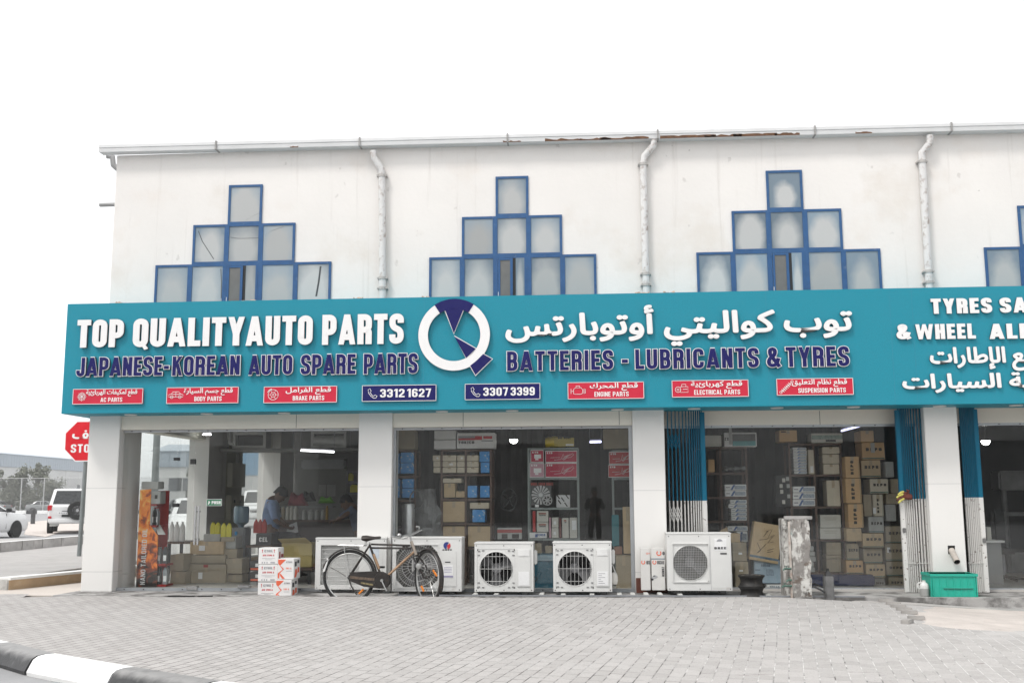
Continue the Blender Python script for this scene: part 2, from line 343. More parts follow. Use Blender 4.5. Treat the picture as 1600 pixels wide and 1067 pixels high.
def paver_mat():
    m = bpy.data.materials.new('concrete_pavers'); m.use_nodes = True; t = m.node_tree; b = t.nodes['Principled BSDF']; L = t.links.new
    tc = t.nodes.new('ShaderNodeTexCoord'); mp = t.nodes.new('ShaderNodeMapping'); mp.inputs['Rotation'].default_value = (0, 0, R(80)); mp.vector_type = 'TEXTURE'
    L(tc.outputs['Object'], mp.inputs['Vector'])
    wn = t.nodes.new('ShaderNodeTexNoise'); wn.inputs['Scale'].default_value = 1.1; L(mp.outputs[0], wn.inputs['Vector'])
    wm = t.nodes.new('ShaderNodeMixRGB'); wm.inputs[0].default_value = .012; L(mp.outputs[0], wm.inputs[1]); L(wn.outputs['Color'], wm.inputs[2])
    br = t.nodes.new('ShaderNodeTexBrick'); L(wm.outputs[0], br.inputs['Vector']); br.inputs['Scale'].default_value = 1
    br.inputs['Brick Width'].default_value = .205; br.inputs['Row Height'].default_value = .103; br.inputs['Mortar Size'].default_value = .0052; br.inputs['Mortar Smooth'].default_value = .35
    br.inputs['Color1'].default_value = (.42, .402, .39, 1); br.inputs['Color2'].default_value = (.355, .339, .328, 1); br.inputs['Mortar'].default_value = (.5, .5, .5, 1)
    # joints: pale sand on the right, dark and empty on the left
    jn = t.nodes.new('ShaderNodeTexNoise'); jn.inputs['Scale'].default_value = .9; jn.inputs['Detail'].default_value = 6; L(tc.outputs['Object'], jn.inputs['Vector'])
    sx = t.nodes.new('ShaderNodeSeparateXYZ'); L(t.nodes.new('ShaderNodeNewGeometry').outputs['Position'], sx.inputs[0])
    gx = t.nodes.new('ShaderNodeMapRange'); L(sx.outputs[0], gx.inputs[0]); gx.inputs[1].default_value = -4.5; gx.inputs[2].default_value = 2.5; gx.inputs[1].default_value = -5; gx.inputs[2].default_value = 3.5; gx.inputs[3].default_value = -.2; gx.inputs[4].default_value = .14
    j2 = t.nodes.new('ShaderNodeTexNoise'); j2.inputs['Scale'].default_value = 7; L(tc.outputs['Object'], j2.inputs['Vector'])
    jm = t.nodes.new('ShaderNodeMixRGB'); jm.inputs[0].default_value = .7; L(jn.outputs[0], jm.inputs[1]); L(j2.outputs[0], jm.inputs[2])
    ad = t.nodes.new('ShaderNodeMath'); ad.operation = 'ADD'; L(jm.outputs[0], ad.inputs[0]); L(gx.outputs[0], ad.inputs[1])
    jr = t.nodes.new('ShaderNodeValToRGB'); L(ad.outputs[0], jr.inputs[0]); jr.color_ramp.elements[0].position = .40; jr.color_ramp.elements[0].color = (.09, .085, .08, 1)
    jr.color_ramp.elements[1].position = .66; jr.color_ramp.elements[1].color = (.58, .565, .55, 1)
    L(jr.outputs[0], br.inputs['Mortar'])
    out = br.outputs['Color']
    def blot(scale, thr, wid, amt, col, det=8, rough=.6, sq=(1, 1, 1)):
        nonlocal out
        mm = t.nodes.new('ShaderNodeMapping'); L(tc.outputs['Object'], mm.inputs[0]); mm.inputs['Scale'].default_value = sq
        n = t.nodes.new('ShaderNodeTexNoise'); n.inputs['Scale'].default_value = scale; n.inputs['Detail'].default_value = det; n.inputs['Roughness'].default_value = rough; L(mm.outputs[0], n.inputs['Vector'])
        r = t.nodes.new('ShaderNodeMapRange'); L(n.outputs[0], r.inputs[0]); r.inputs[1].default_value = thr; r.inputs[2].default_value = thr + wid; r.inputs[4].default_value = amt
        x = t.nodes.new('ShaderNodeMixRGB'); L(r.outputs[0], x.inputs[0]); L(out, x.inputs[1]); x.inputs[2].default_value = col + (1,); out = x.outputs[0]
    blot(.45, .48, .25, .25, (.42, .405, .395)); blot(26, .55, .25, .25, (.23, .215, .205)); blot(1.7, .665, .05, .5, (.12, .09, .08), sq=(1, 3, 1)); blot(7, .668, .05, .6, (.16, .13, .12)); blot(3.2, .6, .2, .3, (.46, .445, .43)); blot(70, .6, .1, .3, (.48, .465, .45)); blot(55, .58, .08, .5, (.14, .13, .125)); blot(130, .5, .2, .4, (.46, .445, .43))
    # sand dust drifting over the right hand side
    sg = t.nodes.new('ShaderNodeMapRange'); L(sx.outputs[0], sg.inputs[0]); sg.inputs[1].default_value = 2.0; sg.inputs[2].default_value = 4.6; sg.inputs[4].default_value = .5
    sn = t.nodes.new('ShaderNodeTexNoise'); sn.inputs['Scale'].default_value = 2.2; sn.inputs['Detail'].default_value = 9; L(tc.outputs['Object'], sn.inputs['Vector'])
    s2 = t.nodes.new('ShaderNodeMath'); s2.operation = 'ADD'; L(sg.outputs[0], s2.inputs[0]); L(sn.outputs[0], s2.inputs[1])
    s3 = t.nodes.new('ShaderNodeMapRange'); L(s2.outputs[0], s3.inputs[0]); s3.inputs[1].default_value = .80; s3.inputs[2].default_value = .98; s3.inputs[4].default_value = .85
    x = t.nodes.new('ShaderNodeMixRGB'); L(s3.outputs[0], x.inputs[0]); L(out, x.inputs[1]); x.inputs[2].default_value = (.47, .453, .44, 1); out = x.outputs[0]
    L(out, b.inputs['Base Color']); b.inputs['Roughness'].default_value = .85; b.inputs['Specular IOR Level'].default_value = .25
    bp = t.nodes.new('ShaderNodeBump'); bp.inputs['Strength'].default_value = .6; bp.inputs['Distance'].default_value = .01
    inv = t.nodes.new('ShaderNodeMath'); inv.operation = 'SUBTRACT'; inv.inputs[0].default_value = 1; L(br.outputs['Fac'], inv.inputs[1])
    fn = t.nodes.new('ShaderNodeTexNoise'); fn.inputs['Scale'].default_value = 60; L(tc.outputs['Object'], fn.inputs['Vector'])
    a2 = t.nodes.new('ShaderNodeMath'); a2.operation = 'MULTIPLY_ADD'; L(fn.outputs[0], a2.inputs[0]); a2.inputs[1].default_value = .5; L(inv.outputs[0], a2.inputs[2])
    L(a2.outputs[0], bp.inputs['Height']); L(bp.outputs[0], b.inputs['Normal'])
    return m
m_asph = mat('pale_dusty_asphalt', (.30, .30, .305), .9, var=.12, scale=1.2, bump=.3, bscale=60, dirt=(.22, .22, .225), dscale=.35, damt=.5, dthr=.5)
m_sand = mat('pale_sand', (.52, .47, .435), .95, var=.12, scale=3, bump=.5, bscale=30, dirt=(.27, .22, .2), dscale=15, damt=.7, dthr=.6)
m_conc = mat('grey_concrete', (.36, .35, .34), .9, var=.15, scale=3, bump=.4, bscale=25, dirt=(.09, .085, .08), dscale=2.6, damt=.85, dthr=.46)
m_white = mat('road_white_paint', (.78, .78, .77), .6, var=.05, scale=5, dirt=(.45, .44, .43), dscale=7, damt=.6, dthr=.63, bump=.15)
m_black = mat('road_black_paint', (.035, .035, .037), .55, var=.3, scale=6, dirt=(.2, .2, .2), dscale=5, damt=.5, dthr=.58, bump=.15)
def dusty(m):                                               # road dust settled on upward faces
    t = m.node_tree; L = t.links.new; b = t.nodes['Principled BSDF']; src = b.inputs['Base Color'].links[0].from_socket
    g_ = t.nodes.new('ShaderNodeNewGeometry'); sx = t.nodes.new('ShaderNodeSeparateXYZ'); L(g_.outputs['Normal'], sx.inputs[0])
    n = t.nodes.new('ShaderNodeTexNoise'); n.inputs['Scale'].default_value = 9; n.inputs['Detail'].default_value = 8; L(g_.outputs['Position'], n.inputs['Vector'])
    a = t.nodes.new('ShaderNodeMath'); a.operation = 'MULTIPLY_ADD'; L(n.outputs[0], a.inputs[0]); a.inputs[1].default_value = .7; L(sx.outputs[2], a.inputs[2])
    r = t.nodes.new('ShaderNodeMapRange'); L(a.outputs[0], r.inputs[0]); r.inputs[1].default_value = .9; r.inputs[2].default_value = 1.35; r.inputs[4].default_value = .8
    x = t.nodes.new('ShaderNodeMixRGB'); L(r.outputs[0], x.inputs[0]); L(src, x.inputs[1]); x.inputs[2].default_value = (.3, .295, .29, 1); L(x.outputs[0], b.inputs['Base Color'])
dusty(m_black)
ZR = -.13                                                   # street level
g = MB(); g.slab([(-900, -500), (900, -500), (900, 1500), (-900, 1500)], -1.0, ZR)
struct(g.build('ground', m_asph))
pv = MB(); NX, NY = 240, 60; vs = []
for i in range(NX + 1):
    X = -30 + 44 * i / NX; ylo = kerb_y(X) - .02; yhi = YE if X > -7.6 else (-.55 if X > -8.6 else .72 if X > -14 else max(ylo + .3, .72))
    yhi = max(yhi, ylo + .3)
    for j in range(NY + 1):
        Y = ylo + (yhi - ylo) * j / NY; vs.append((X, Y, paver_z(X, Y)))
pv.add(vs, [(i * (NY + 1) + j, (i + 1) * (NY + 1) + j, (i + 1) * (NY + 1) + j + 1, i * (NY + 1) + j + 1) for i in range(NX) for j in range(NY)])
pav = pv.build('pavement', paver_mat(), fix=False, smooth=True); struct(pav)
# the lip of the pavers and the gutter channel behind it
ch = MB(); ch.slab([(-7.6, YE - .012), (14, YE - .012), (14, -.5), (-7.6, -.5)], -.35, -.115)
struct(ch.build('drain_channel', m_conc))
lp = MB(); n = 60
for i in range(n):
    x0, x1 = -7.6 + 21.6 * i / n, -7.6 + 21.6 * (i + 1) / n; z0, z1 = paver_z(x0, YE), paver_z(x1, YE)
    lp.add([(x0, YE, -.3), (x1, YE, -.3), (x1, YE, z1 + .001), (x0, YE, z0 + .001), (x0, YE + .05, -.3), (x1, YE + .05, -.3), (x1, YE + .045, z1 - .012), (x0, YE + .045, z0 - .012)], [(0, 1, 2, 3), (4, 7, 6, 5), (3, 2, 6, 7), (0, 3, 7, 4), (1, 5, 6, 2)])
struct(lp.build('pavement_edge', m_conc))
# where the ground falls away to the right the channel is filled with sand and dust
fl = MB(); vs = []; 
for i in range(31):
    X = 2.9 + 11 * i / 30
    for j in range(5):
        Y = YE - .02 + (.49) * j / 4; vs.append((X, Y, max(-.17, paver_z(X, YE)) - .01 * j / 4 + .004 - .1 * (1 - sstep(2.9, 3.4, X))))
fl.add(vs, [(i * 5 + j, i * 5 + 5 + j, i * 5 + 6 + j, i * 5 + 1 + j) for i in range(30) for j in range(4)])
struct(fl.build('dusty_verge', mat('dusty_ground', (.42, .40, .385), .95, var=.15, scale=4, bump=.4, dirt=(.2, .19, .18), dscale=3, dthr=.52), fix=False))
# bare sand patch
edge = [G(x, y, -.05) for x, y in [(1376, 938), (1392, 942), (1398, 947), (1405, 953), (1413, 958), (1420, 963), (1431, 970), (1436, 976), (1428, 980), (1450, 984), (1480, 989), (1520, 992), (1560, 993), (1600, 994)]]
poly = [(edge[0][0], YE)] + edge + [(9, edge[-1][1] - .4), (9, YE)]
sp = MB(); bm = bmesh.new(); f = bm.faces.new([bm.verts.new((x, y, 0)) for x, y in poly]); bmesh.ops.triangulate(bm, faces=[f])
bmesh.ops.subdivide_edges(bm, edges=list(bm.edges), cuts=5, use_grid_fill=True); bmesh.ops.triangulate(bm, faces=list(bm.faces))
bm.verts.index_update()
def edist(p): return min(((p - Vector(a)) - (Vector(b) - Vector(a)) * max(0, min(1, (p - Vector(a)).dot(Vector(b) - Vector(a)) / (Vector(b) - Vector(a)).length_squared))).length for a, b in zip(poly[1:-2], poly[2:-1]))
sp.add([(v.co.x, v.co.y, paver_z(v.co.x, v.co.y) - .004 + sstep(0, .12, edist(v.co.xy)) * (.012 + .006 * math.sin(v.co.x * 7) * math.sin(v.co.y * 9))) for v in bm.verts], [[v.index for v in f.verts] for f in bm.faces]); bm.free()
struct(sp.build('sand', m_sand, fix=False))
# loose pavers along the broken edge
pb = mat('loose_paver', (.33, .315, .3), .9, var=.2, scale=5, bump=.3)
for i, (x, y) in enumerate([(1384, 941), (1396, 947), (1404, 952), (1413, 957), (1421, 962), (1432, 972), (1418, 979)]):
    X, Y = G(x, y, -.04); a = R(80 + random.uniform(-25, 25)) if i > 5 else R(-10)
    o = MB().cbox(-.085, .085, -.042, .042, -.025, .018, .006).xf(Matrix.Translation((X, Y, paver_z(X, Y) + .022)) @ Matrix.Rotation(a, 4, 'Z') @ Matrix.Rotation(R(random.uniform(-6, 6)), 4, 'X')).build('loose_paver', pb)
    tag(o, 'loose concrete paver lying along the broken edge of the paving beside the sand patch', 'paver', 'loose pavers at the sand patch')
# black and white kerb in the foreground
kp = []
for (a, b) in zip(KERB[1:], KERB[2:-1]):
    L = math.dist(a, b); k = max(1, round(L / 1.15))
    if 3 <= KERB.index(a) <= 5: k = 1
    kp += [(a[0] + (b[0] - a[0]) * i / k, a[1] + (b[1] - a[1]) * i / k) for i in range(k)]
i0 = min(range(len(kp)), key=lambda i: math.dist(kp[i], KERB[3]))
prof = [(.02, ZR - .02), (.03, ZR + .03), (-.0, -.045), (-.02, -.01), (-.06, .014), (-.12, .022), (-.2, .02), (-.2, ZR - .02)]
vis = {0: 'black kerb block at the picture edge', 1: 'scuffed white kerb block between two black ones', 2: 'black kerb block with worn grey top nearest the camera', -1: 'white kerb block cut off at the picture edge', 3: 'white kerb block beyond the worn black one'}
for i in range(len(kp) - 1):
    a, b = Vector(kp[i]), Vector(kp[i + 1]); d = (b - a).normalized(); nrm = Vector((d.y, -d.x))
    if nrm.y > 0: nrm = -nrm
    a2, b2 = a + d * .006, b - d * .006
    mb = MB(); mb.loft([[(q.x + nrm.x * (u + .2), q.y + nrm.y * (u + .2), z) for u, z in prof] for q in (a2, a2 * .98 + b2 * .02, a2 * .5 + b2 * .5, b2 * .98 + a2 * .02, b2)])
    k = i - i0; wh = k % 2
    o = mb.build('kerb_block', m_white if wh else m_black, smooth=True)
    tag(o, vis.get(k, ('white' if wh else 'black') + ' painted block of the roadside kerb outside the view'), 'kerb block', 'black and white kerb blocks')
    if k in (1,):
        pass
# raised side pavement with tan riser, at the left of the shops
TX = [G(14, 921, 0.0), G(127, 909, 0.0)]
ZS = .165
sw = MB()
spts = [(TX[0][0], TX[0][1]), (TX[1][0] + .02, 12.5), (-30, 12.5), (-30, TX[0][1])]
k2a, k2b = G(0, 862, ZS), G(122, 850, ZS)
sw.slab([(TX[0][0] - .16, TX[0][1] + .12), (TX[1][0] - .14, 16), (-60, 16), (-60, TX[0][1] + .12)], ZR - .1, ZS - .006)
pm2 = MATS.get('pale_pavers') or mat('pale_pavers', (.36, .347, .338), .9, var=.1, scale=4, bump=.3, dirt=(.36, .345, .335), dscale=2.5, dthr=.5)
struct(sw.build('side_pavement', pm2))
tk = MB(); a, b = TX[0], (TX[1][0] + (TX[1][0] - TX[0][0]) * 4, TX[1][1] + (TX[1][1] - TX[0][1]) * 4)
tk.slab([a, b, (b[0] - .13, b[1]), (a[0] - .13, a[1])], ZR, ZS - .03)
wallk = thing('riser_wall', 'low tan tiled riser with white coping beside the corner column', 'low wall', (a[0], a[1], 0))
tk.build('tan_face', mat('tan_tile', (.44, .31, .19), .7, var=.14, scale=4, dirt=(.52, .42, .3), dscale=6, dthr=.55), wallk)
MB().slab([(a[0] + .015, a[1]), (b[0] + .015, b[1]), (b[0] - .2, b[1]), (a[0] - .2, a[1])], ZS - .03, ZS + .006).build('coping', m_white, wallk)
o = MB().cbox(TX[0][0] - 1.6, TX[0][0] - .01, TX[0][1] - .02, TX[0][1] + .11, ZR, ZS - .02, .012).build('pavement_end_block', mat('rough_cement', (.5, .49, .47), .95, var=.2, scale=7, bump=.6, dirt=(.2, .19, .18), dscale=5, dthr=.54))
tag(o, 'rough chipped cement block at the end of the tan riser', 'kerb block')
fs = MB(); fs.slab([(-30, -.54), (-7.3, -.54), (-7.3, 12), (TX[1][0] - .05, 12), (TX[0][0] - .05, TX[0][1] + .05), (-30, TX[0][1] + .05)], -.2, -.004)
struct(fs.build('threshold_paving', mat('pale_beige_tile', (.5, .45, .405), .7, var=.06, scale=2)))
# kerb wall between the side pavement and the side street
kd = (Vector(k2b) - Vector(k2a)).normalized(); kn = Vector((-kd.y, kd.x)); ln = 0
mk = mat('weathered_kerb_stone', (.40, .385, .375), .9, var=.18, scale=3, bump=.3, dirt=(.16, .15, .145), dscale=4, dthr=.56)
kwall = thing('street_kerb', 'row of weathered grey kerb stones with white painted top along the side street', 'kerb', (k2a[0], k2a[1], ZS))
for i in range(-6, 14):
    c = Vector(k2a) + kd * (i * 1.0); MB().cbox(.012, .988, 0, .16, -.1, .2, .012).xf(Matrix.Translation((c.x, c.y, ZS)) @ Matrix.Rotation(math.atan2(kd.y, kd.x), 4, 'Z')).build('kerb_stone', mk, kwall)
c = Vector(k2a) - kd * 6
MB().box(0, 20, .01, .15, .2, .206).xf(Matrix.Translation((c.x, c.y, ZS)) @ Matrix.Rotation(math.atan2(kd.y, kd.x), 4, 'Z')).build('painted_top', m_white, kwall)

# ------------------------------------------------------------------ shop building
m_wall = mat('limewashed_render', (.775, .745, .715), .9, var=.035, scale=.9, bump=.12, bscale=14, dirt=(.68, .63, .575), dscale=.75, damt=.65, dthr=.53)
def weather(m):                                              # chips, hairline stains and drip streaks of the old render
    t = m.node_tree; L = t.links.new; b = t.nodes['Principled BSDF']; out = b.inputs['Base Color'].links[0].from_socket
    g_ = t.nodes.new('ShaderNodeNewGeometry')
    for sc, sq, lo, hi, amt, col in ((3.4, (1, 1, 1), .665, .675, .5, (.52, .49, .46)), (14, (1, 1, 1), .72, .74, .75, (.26, .23, .2)), (2.2, (4, 4, .16), .6, .72, .3, (.5, .46, .42)), (1.1, (1, 1, 1), .57, .7, .22, (.66, .56, .48)), (60, (1, 1, 1), .5, .75, .16, (.45, .43, .41))):
        mp = t.nodes.new('ShaderNodeMapping'); mp.inputs['Scale'].default_value = sq; L(g_.outputs['Position'], mp.inputs[0])
        n = t.nodes.new('ShaderNodeTexNoise'); n.inputs['Scale'].default_value = sc; n.inputs['Detail'].default_value = 9; n.inputs['Roughness'].default_value = .6; L(mp.outputs[0], n.inputs['Vector'])
        r = t.nodes.new('ShaderNodeMapRange'); L(n.outputs[0], r.inputs[0]); r.inputs[1].default_value = lo; r.inputs[2].default_value = hi; r.inputs[4].default_value = amt
        x = t.nodes.new('ShaderNodeMixRGB'); L(r.outputs[0], x.inputs[0]); L(out, x.inputs[1]); x.inputs[2].default_value = col + (1,); out = x.outputs[0]
    L(out, b.inputs['Base Color'])
weather(m_wall)
m_clad = mat('white_cladding', (.77, .757, .735), .45, var=.02, scale=1)
m_clad2 = mat('cream_cladding', (.78, .735, .65), .5, var=.03, scale=1.4)
m_clad3 = mat('cream_inner_cladding', (.58, .57, .48), .55, var=.04, scale=8)
m_floor = mat('shop_floor_tile', (.5, .48, .455), .35, var=.1, scale=2)
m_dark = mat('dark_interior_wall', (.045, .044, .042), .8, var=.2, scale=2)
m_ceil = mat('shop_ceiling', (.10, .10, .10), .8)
XL, XR, YW = -7.14, 14.0, .3
BLD = thing('shop_building', 'two storey white corner building with a row of glazed shops', 'building', (XL, 0, 0))
b_ = MB()
b_.box(XL, XR, YW, 9.6, 2.9, 6.42)                                                     # upper storey
up = b_.build('upper_storey', m_wall, BLD)
def fixed_part(name, x0, x1, y0, y1, z0, z1, m, parent=None): return MB().box(x0, x1, y0, y1, z0, z1).build(name, m, parent or BLD)
sl_ = MB(); sl_.box(-7.3, XR, -.55, 9.6, -.3, 0.0); sl_.build('plinth', m_conc, BLD)
fixed_part('floor', XL + .02, XR, .32, 9.4, .002, .03, m_floor)
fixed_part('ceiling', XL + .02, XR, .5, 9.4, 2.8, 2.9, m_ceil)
COLX = [(-7.195, -6.743), (-3.285, -2.812), (.525, .958), (4.43, 4.862), (8.3, 8.75)]
for i, (a, b) in enumerate(COLX):
    c = MB(); c.cbox(a, b, 0, .75 if i == 0 else .5, .001, 2.46, .006); col = c.build('column', m_clad, BLD)
    # panel joints of the cladding
    for z in ((1.43, .27) if i != 2 else (1.36, .27)):
        MB().box(a - .001, b + .001, -.0012, .3, z, z + .006).build('cladding_joint', mat('joint_grey', (.5, .5, .49), .7), col)
fixed_part('skirting', .53, .953, -.003, .002, .003, .2, mat('brown_skirting', (.12, .035, .02), .6))
BEAM = [(-6.743, -3.285, .05), (-2.812, .525, .05), (.958, 4.43, .38), (4.862, 8.3, .38)]
for k, (a, b, y) in enumerate(BEAM):
    be = fixed_part('beam', a + .002, b - .002, y, y + .25, 2.255 if k < 2 else 2.262, 2.9, m_clad2)
    for q in ([.29, .94] if k == 1 else [.62] if k == 2 else [.08, .5] if k == 3 else [.73]):
        x = a + .02 + (b - a) * q; fixed_part('beam_joint', x, x + .007, y - .0012, y + .1, 2.26, 2.45, mat('beam_joint', (.1, .09, .08), .8), be)
m_alu = mat('grey_aluminium', (.42, .44, .46), .35, .6, var=.06, scale=5)
# interior party walls and back walls
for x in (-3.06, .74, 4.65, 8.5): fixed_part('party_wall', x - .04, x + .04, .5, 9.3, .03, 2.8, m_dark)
BACK2 = 3.0
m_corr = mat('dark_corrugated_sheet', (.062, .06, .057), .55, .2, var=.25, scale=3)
def corr(x0, x1, Y, name='corrugated_wall'):
    mb = MB(); n = int((x1 - x0) / .085); vs = []
    for i in range(n + 1):
        x = x0 + (x1 - x0) * i / n; y = Y - (.028 if i % 2 else 0); vs += [(x, y, .03), (x, y, 2.8)]
    mb.add(vs, [(2 * i, 2 * i + 2, 2 * i + 3, 2 * i + 1) for i in range(n)]); return mb.build(name, m_corr, BLD, fix=False)
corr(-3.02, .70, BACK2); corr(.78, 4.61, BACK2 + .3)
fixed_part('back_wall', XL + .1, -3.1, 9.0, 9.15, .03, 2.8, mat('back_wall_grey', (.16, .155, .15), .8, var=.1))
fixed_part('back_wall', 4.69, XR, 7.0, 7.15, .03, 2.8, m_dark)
# side wall of the corner shop: columns, wall piece with meters, glass between
XS = XL + .38
Y1, Y2, Y3, Y4 = YX(320, XS - .06), YX(353, XS), YX(380, XS), YX(429, XS)
fixed_part('side_column', XL, XS - .02, Y1, Y2, .03, 2.8, m_clad)
fixed_part('side_inner_wall', XL + .02, XS - .04, Y2, Y3, .03, 2.8, m_clad3)
fixed_part('side_column', XL, XS + .1, Y4, Y4 + 1.0, .03, 2.8, m_clad)
fixed_part('side_beam', XL, XL + .3, .75, Y1, 2.32, 2.9, m_clad3)
fixed_part('side_beam', XL, XL + .3, Y3, Y4, 2.32, 2.9, m_clad3)
fixed_part('rear_wall', XL, XR, 9.45, 9.6, -.1, 2.9, m_wall)
m_glass = glassmat('shop_window_glass', (.965, .975, .97), .043, haze=.004, hcol=(.55, .54, .52))
m_glass2 = glassmat('dusty_window_glass', (.95, .96, .955), .045, haze=.006, hcol=(.5, .49, .47))
for a, b in ((.77, Y1 - .02), (Y3 + .02, Y4 - .02)):
    MB().box(XL + .1, XL + .11, a, b, .04, 2.31).build('side_glass', m_glass, BLD)

def glazing(a, b, y, panes, m, zt, label, frame=True):
    t = thing('shop_window', label, 'window', ((a + b) / 2, y, 0), 'ground floor shop windows')
    MB().box(a, b, y - .03, y + .03, .0025, .045).build('sill', m_alu, t); MB().box(a, b, y - .03, y + .03, zt - .035, zt).build('head_rail', m_alu, t)
    if frame:
        MB().box(b - .05, b, y - .03, y + .03, .045, zt - .035).build('jamb', m_alu, t); MB().box(a, a + .03, y - .03, y + .03, .045, zt - .035).build('jamb', m_alu, t)
    xs = [a + .003] + panes + [b - .003]
    for p, q in zip(xs, xs[1:]): MB().box(p + .003, q - .003, y - .005, y + .005, .045, zt - .035).build('pane', m, t)
    bl = MB()
    for i in range(int((b - a) / .28)):
        for z in (.026, zt - .017): bl.lathe([(0, .012), (.008, .012), (.008, 0)], (a + .12 + i * .28, y - .03, z), 8, 'y')
    bl.build('bolt', mat('dark_bolt', (.07, .06, .06), .5, .4), t)
    return t
m_steel = mat('brushed_steel', (.6, .6, .6), .25, .9, var=.05)
m_dkmetal = mat('dark_fitting', (.04, .04, .042), .4, .5)
xa = [P(274, 800, .16)[0], P(300, 800, .16)[0] + .02, P(345, 800, .16)[0], P(426, 800, .16)[0]]
gw = glazing(-6.74, -3.288, .16, xa, m_glass, 2.256, 'frameless shop window with double glass door and steel handles beside the corner column', frame=False)
def hnd(px):
    x, z0 = P(px, 851, .10); _, z1 = P(px, 790, .10)
    mb = MB().tube([(x, .1, z0), (x, .1, z1)], .016, 10)
    for z in (z0 + .08, z1 - .08): mb.tube([(x, .1, z), (x, .16, z)], .009, 8)
    return mb.build('door_handle', m_steel, gw, smooth=True)
hnd(303.5); hnd(308.5)
for px, py, w, h in ((276, 717, 8, 4.5), (301.5, 721, 7, 8), (274.5, 789, 9, 6)):
    (x0, z1), (x1, z0) = P(px - w / 2, py - h / 2, .15), P(px + w / 2, py + h / 2, .15); MB().box(x0, x1, .135, .185, z0, z1).build('glass_clamp', m_dkmetal, gw)
for x0, x1, y0, y1 in ((292, 309, 915, 921), (372, 391, 914, 918)):
    (a, c), (b, d) = P(x0, y0, .14), P(x1, y1, .14); MB().cbox(a, b, .11, .2, d, c, .006).build('patch_fitting', m_steel, gw)
# push sticker on the door
(a, c), (b, d) = P(323, 779.5, .15), P(346.5, 790, .15)
st = MB().box(a, b, .146, .1535, d, c).build('push_sticker', mat('sticker_white', (.75, .75, .75), .5), gw)
MB().box(a + .006, b - .006, .1445, .147, d + .006, c - .006).build('green_field', mat('sticker_green', (.01, .16, .07), .5), st)
strokes(MB(), 'PUSH', a + .075, b - .015, d + .025, c - .025, .1435, .001, t=.2).build('lettering', m_white, st)
mm = MB().lathe([(.0, .001), (.008, .001), (.008, 0)], (a + .035, .1442, c - .03), 8, 'y'); mm.prism([(a + .02, d + .02), (a + .035, d + .02), (a + .055, d + .05), (a + .045, d + .065), (a + .03, d + .06)], .1432, .1442); mm.build('running_figure', m_white, st)
glazing(-2.81, .523, .16, [P(736, 800, .16)[0]], m_glass2, 2.256, 'shop window with parts shelves and red boxes behind four condensers')
glazing(.96, 4.428, .42, [P(1178, 800, .42)[0], P(1305, 800, .42)[0]], m_glass2, 2.263, 'dusty shop window behind the concrete post with brown cartons inside', frame=False)
glazing(4.864, 8.298, .42, [], m_glass2, 2.263, 'dark shop window past the last folding grille', frame=False)

# ------------------------------------------------------------------ gutter, downpipes, bracket
m_gut = mat('old_white_gutter', (.66, .66, .66), .5, .1, var=.05, scale=3, dirt=(.2, .1, .05), dscale=1.3, damt=.8, dthr=.63)
GY = .15
(GX0, GZ1), (_, GZ0) = P(155, 227.5, GY), P(155, 238, GY)
gt = thing('roof_gutter', 'long white metal gutter with rust stains along the roof edge', 'gutter', (GX0, GY, GZ0))
n = 24; pf = [(.15, 0), (0, 0), (-.006, .05), (0, .06), (-.012, .066), (-.012, .11), (.04, .113), (.15, .12)]
MB().loft([[(x, GY + y, GZ0 + z - (x - GX0) * .0055) for y, z in pf] for x in [GX0 + (13.9 - GX0) * i / n for i in range(n + 1)]]).build('gutter_channel', m_gut, gt)
for px in (338, 562, 793, 1028, 1274, 1488):
    x = P(px, 220, GY)[0]; zz = GZ0 - (x - GX0) * .0055; MB().box(x - .012, x + .012, GY - .025, .3, zz - .008, zz + .128).build('joint_strap', mat('grey_strap', (.33, .32, .31), .6, .3, var=.2), gt)
rm = mat('rust_flakes', (.13, .065, .035), .9, var=.4, scale=20)
for px, w, h in ((880, 60, 5), (930, 50, 4), (975, 80, 6), (1075, 90, 7), (1130, 60, 5), (1180, 70, 6), (1230, 40, 5), (800, 30, 3), (1350, 26, 3), (460, 14, 3)):
    x, _ = P(px, 215, GY); zz = GZ0 - (x - GX0) * .0055; k = 9; ww = w / 113 / 2
    MB().prism([(x + ww * (2 * i / k - 1), zz - .003) for i in range(k + 1)] + [(x + ww * (1 - 2 * i / k), zz + random.uniform(.25, 1) * h / 113) for i in range(k + 1)], GY - .0045, GY + .0015).build('rust_patch', rm, gt)
def downpipe(pts, lab):
    t = thing('downpipe', lab, 'downpipe', (P(*pts[-1], .2)[0], .2, 4.0), 'rainwater downpipes on the white wall')
    q = [P(x, y, .2) for x, y in pts]
    MB().tube([(x, .235 if i > 1 else .2, z) for i, (x, z) in enumerate(q)], .05, 10).build('pipe', mat('peeling_white_pipe', (.66, .65, .64), .6, var=.06, scale=6, dirt=(.27, .2, .16), dscale=8, damt=.8, dthr=.52), t, smooth=True)
    for f in (.0, .82, .9):
        i = 3; x = q[i][0] + (q[-1][0] - q[i][0]) * f; z = q[i][1] + (q[-1][1] - q[i][1]) * f
        MB().lathe([(.051, -.022), (.058, -.02), (.058, .02), (.051, .022)], (x, .235, z), 12).box(x - .075, x - .05, .2, .3, z - .01, z + .01).box(x + .05, x + .075, .2, .3, z - .01, z + .01).build('collar', mat('pipe_collar', (.45, .43, .41), .6, .2), t)
downpipe([(583, 236), (584, 246), (595, 262), (596, 274), (597, 470)], 'peeling white downpipe between the first and second stepped windows')
downpipe([(1022, 218), (1021, 228), (1007, 243), (1005, 256), (1010, 466)], 'dented white downpipe between the second and third stepped windows')
downpipe([(1453, 212), (1453, 224), (1441, 238), (1442, 252), (1454, 462)], 'white downpipe beside the last stepped window')
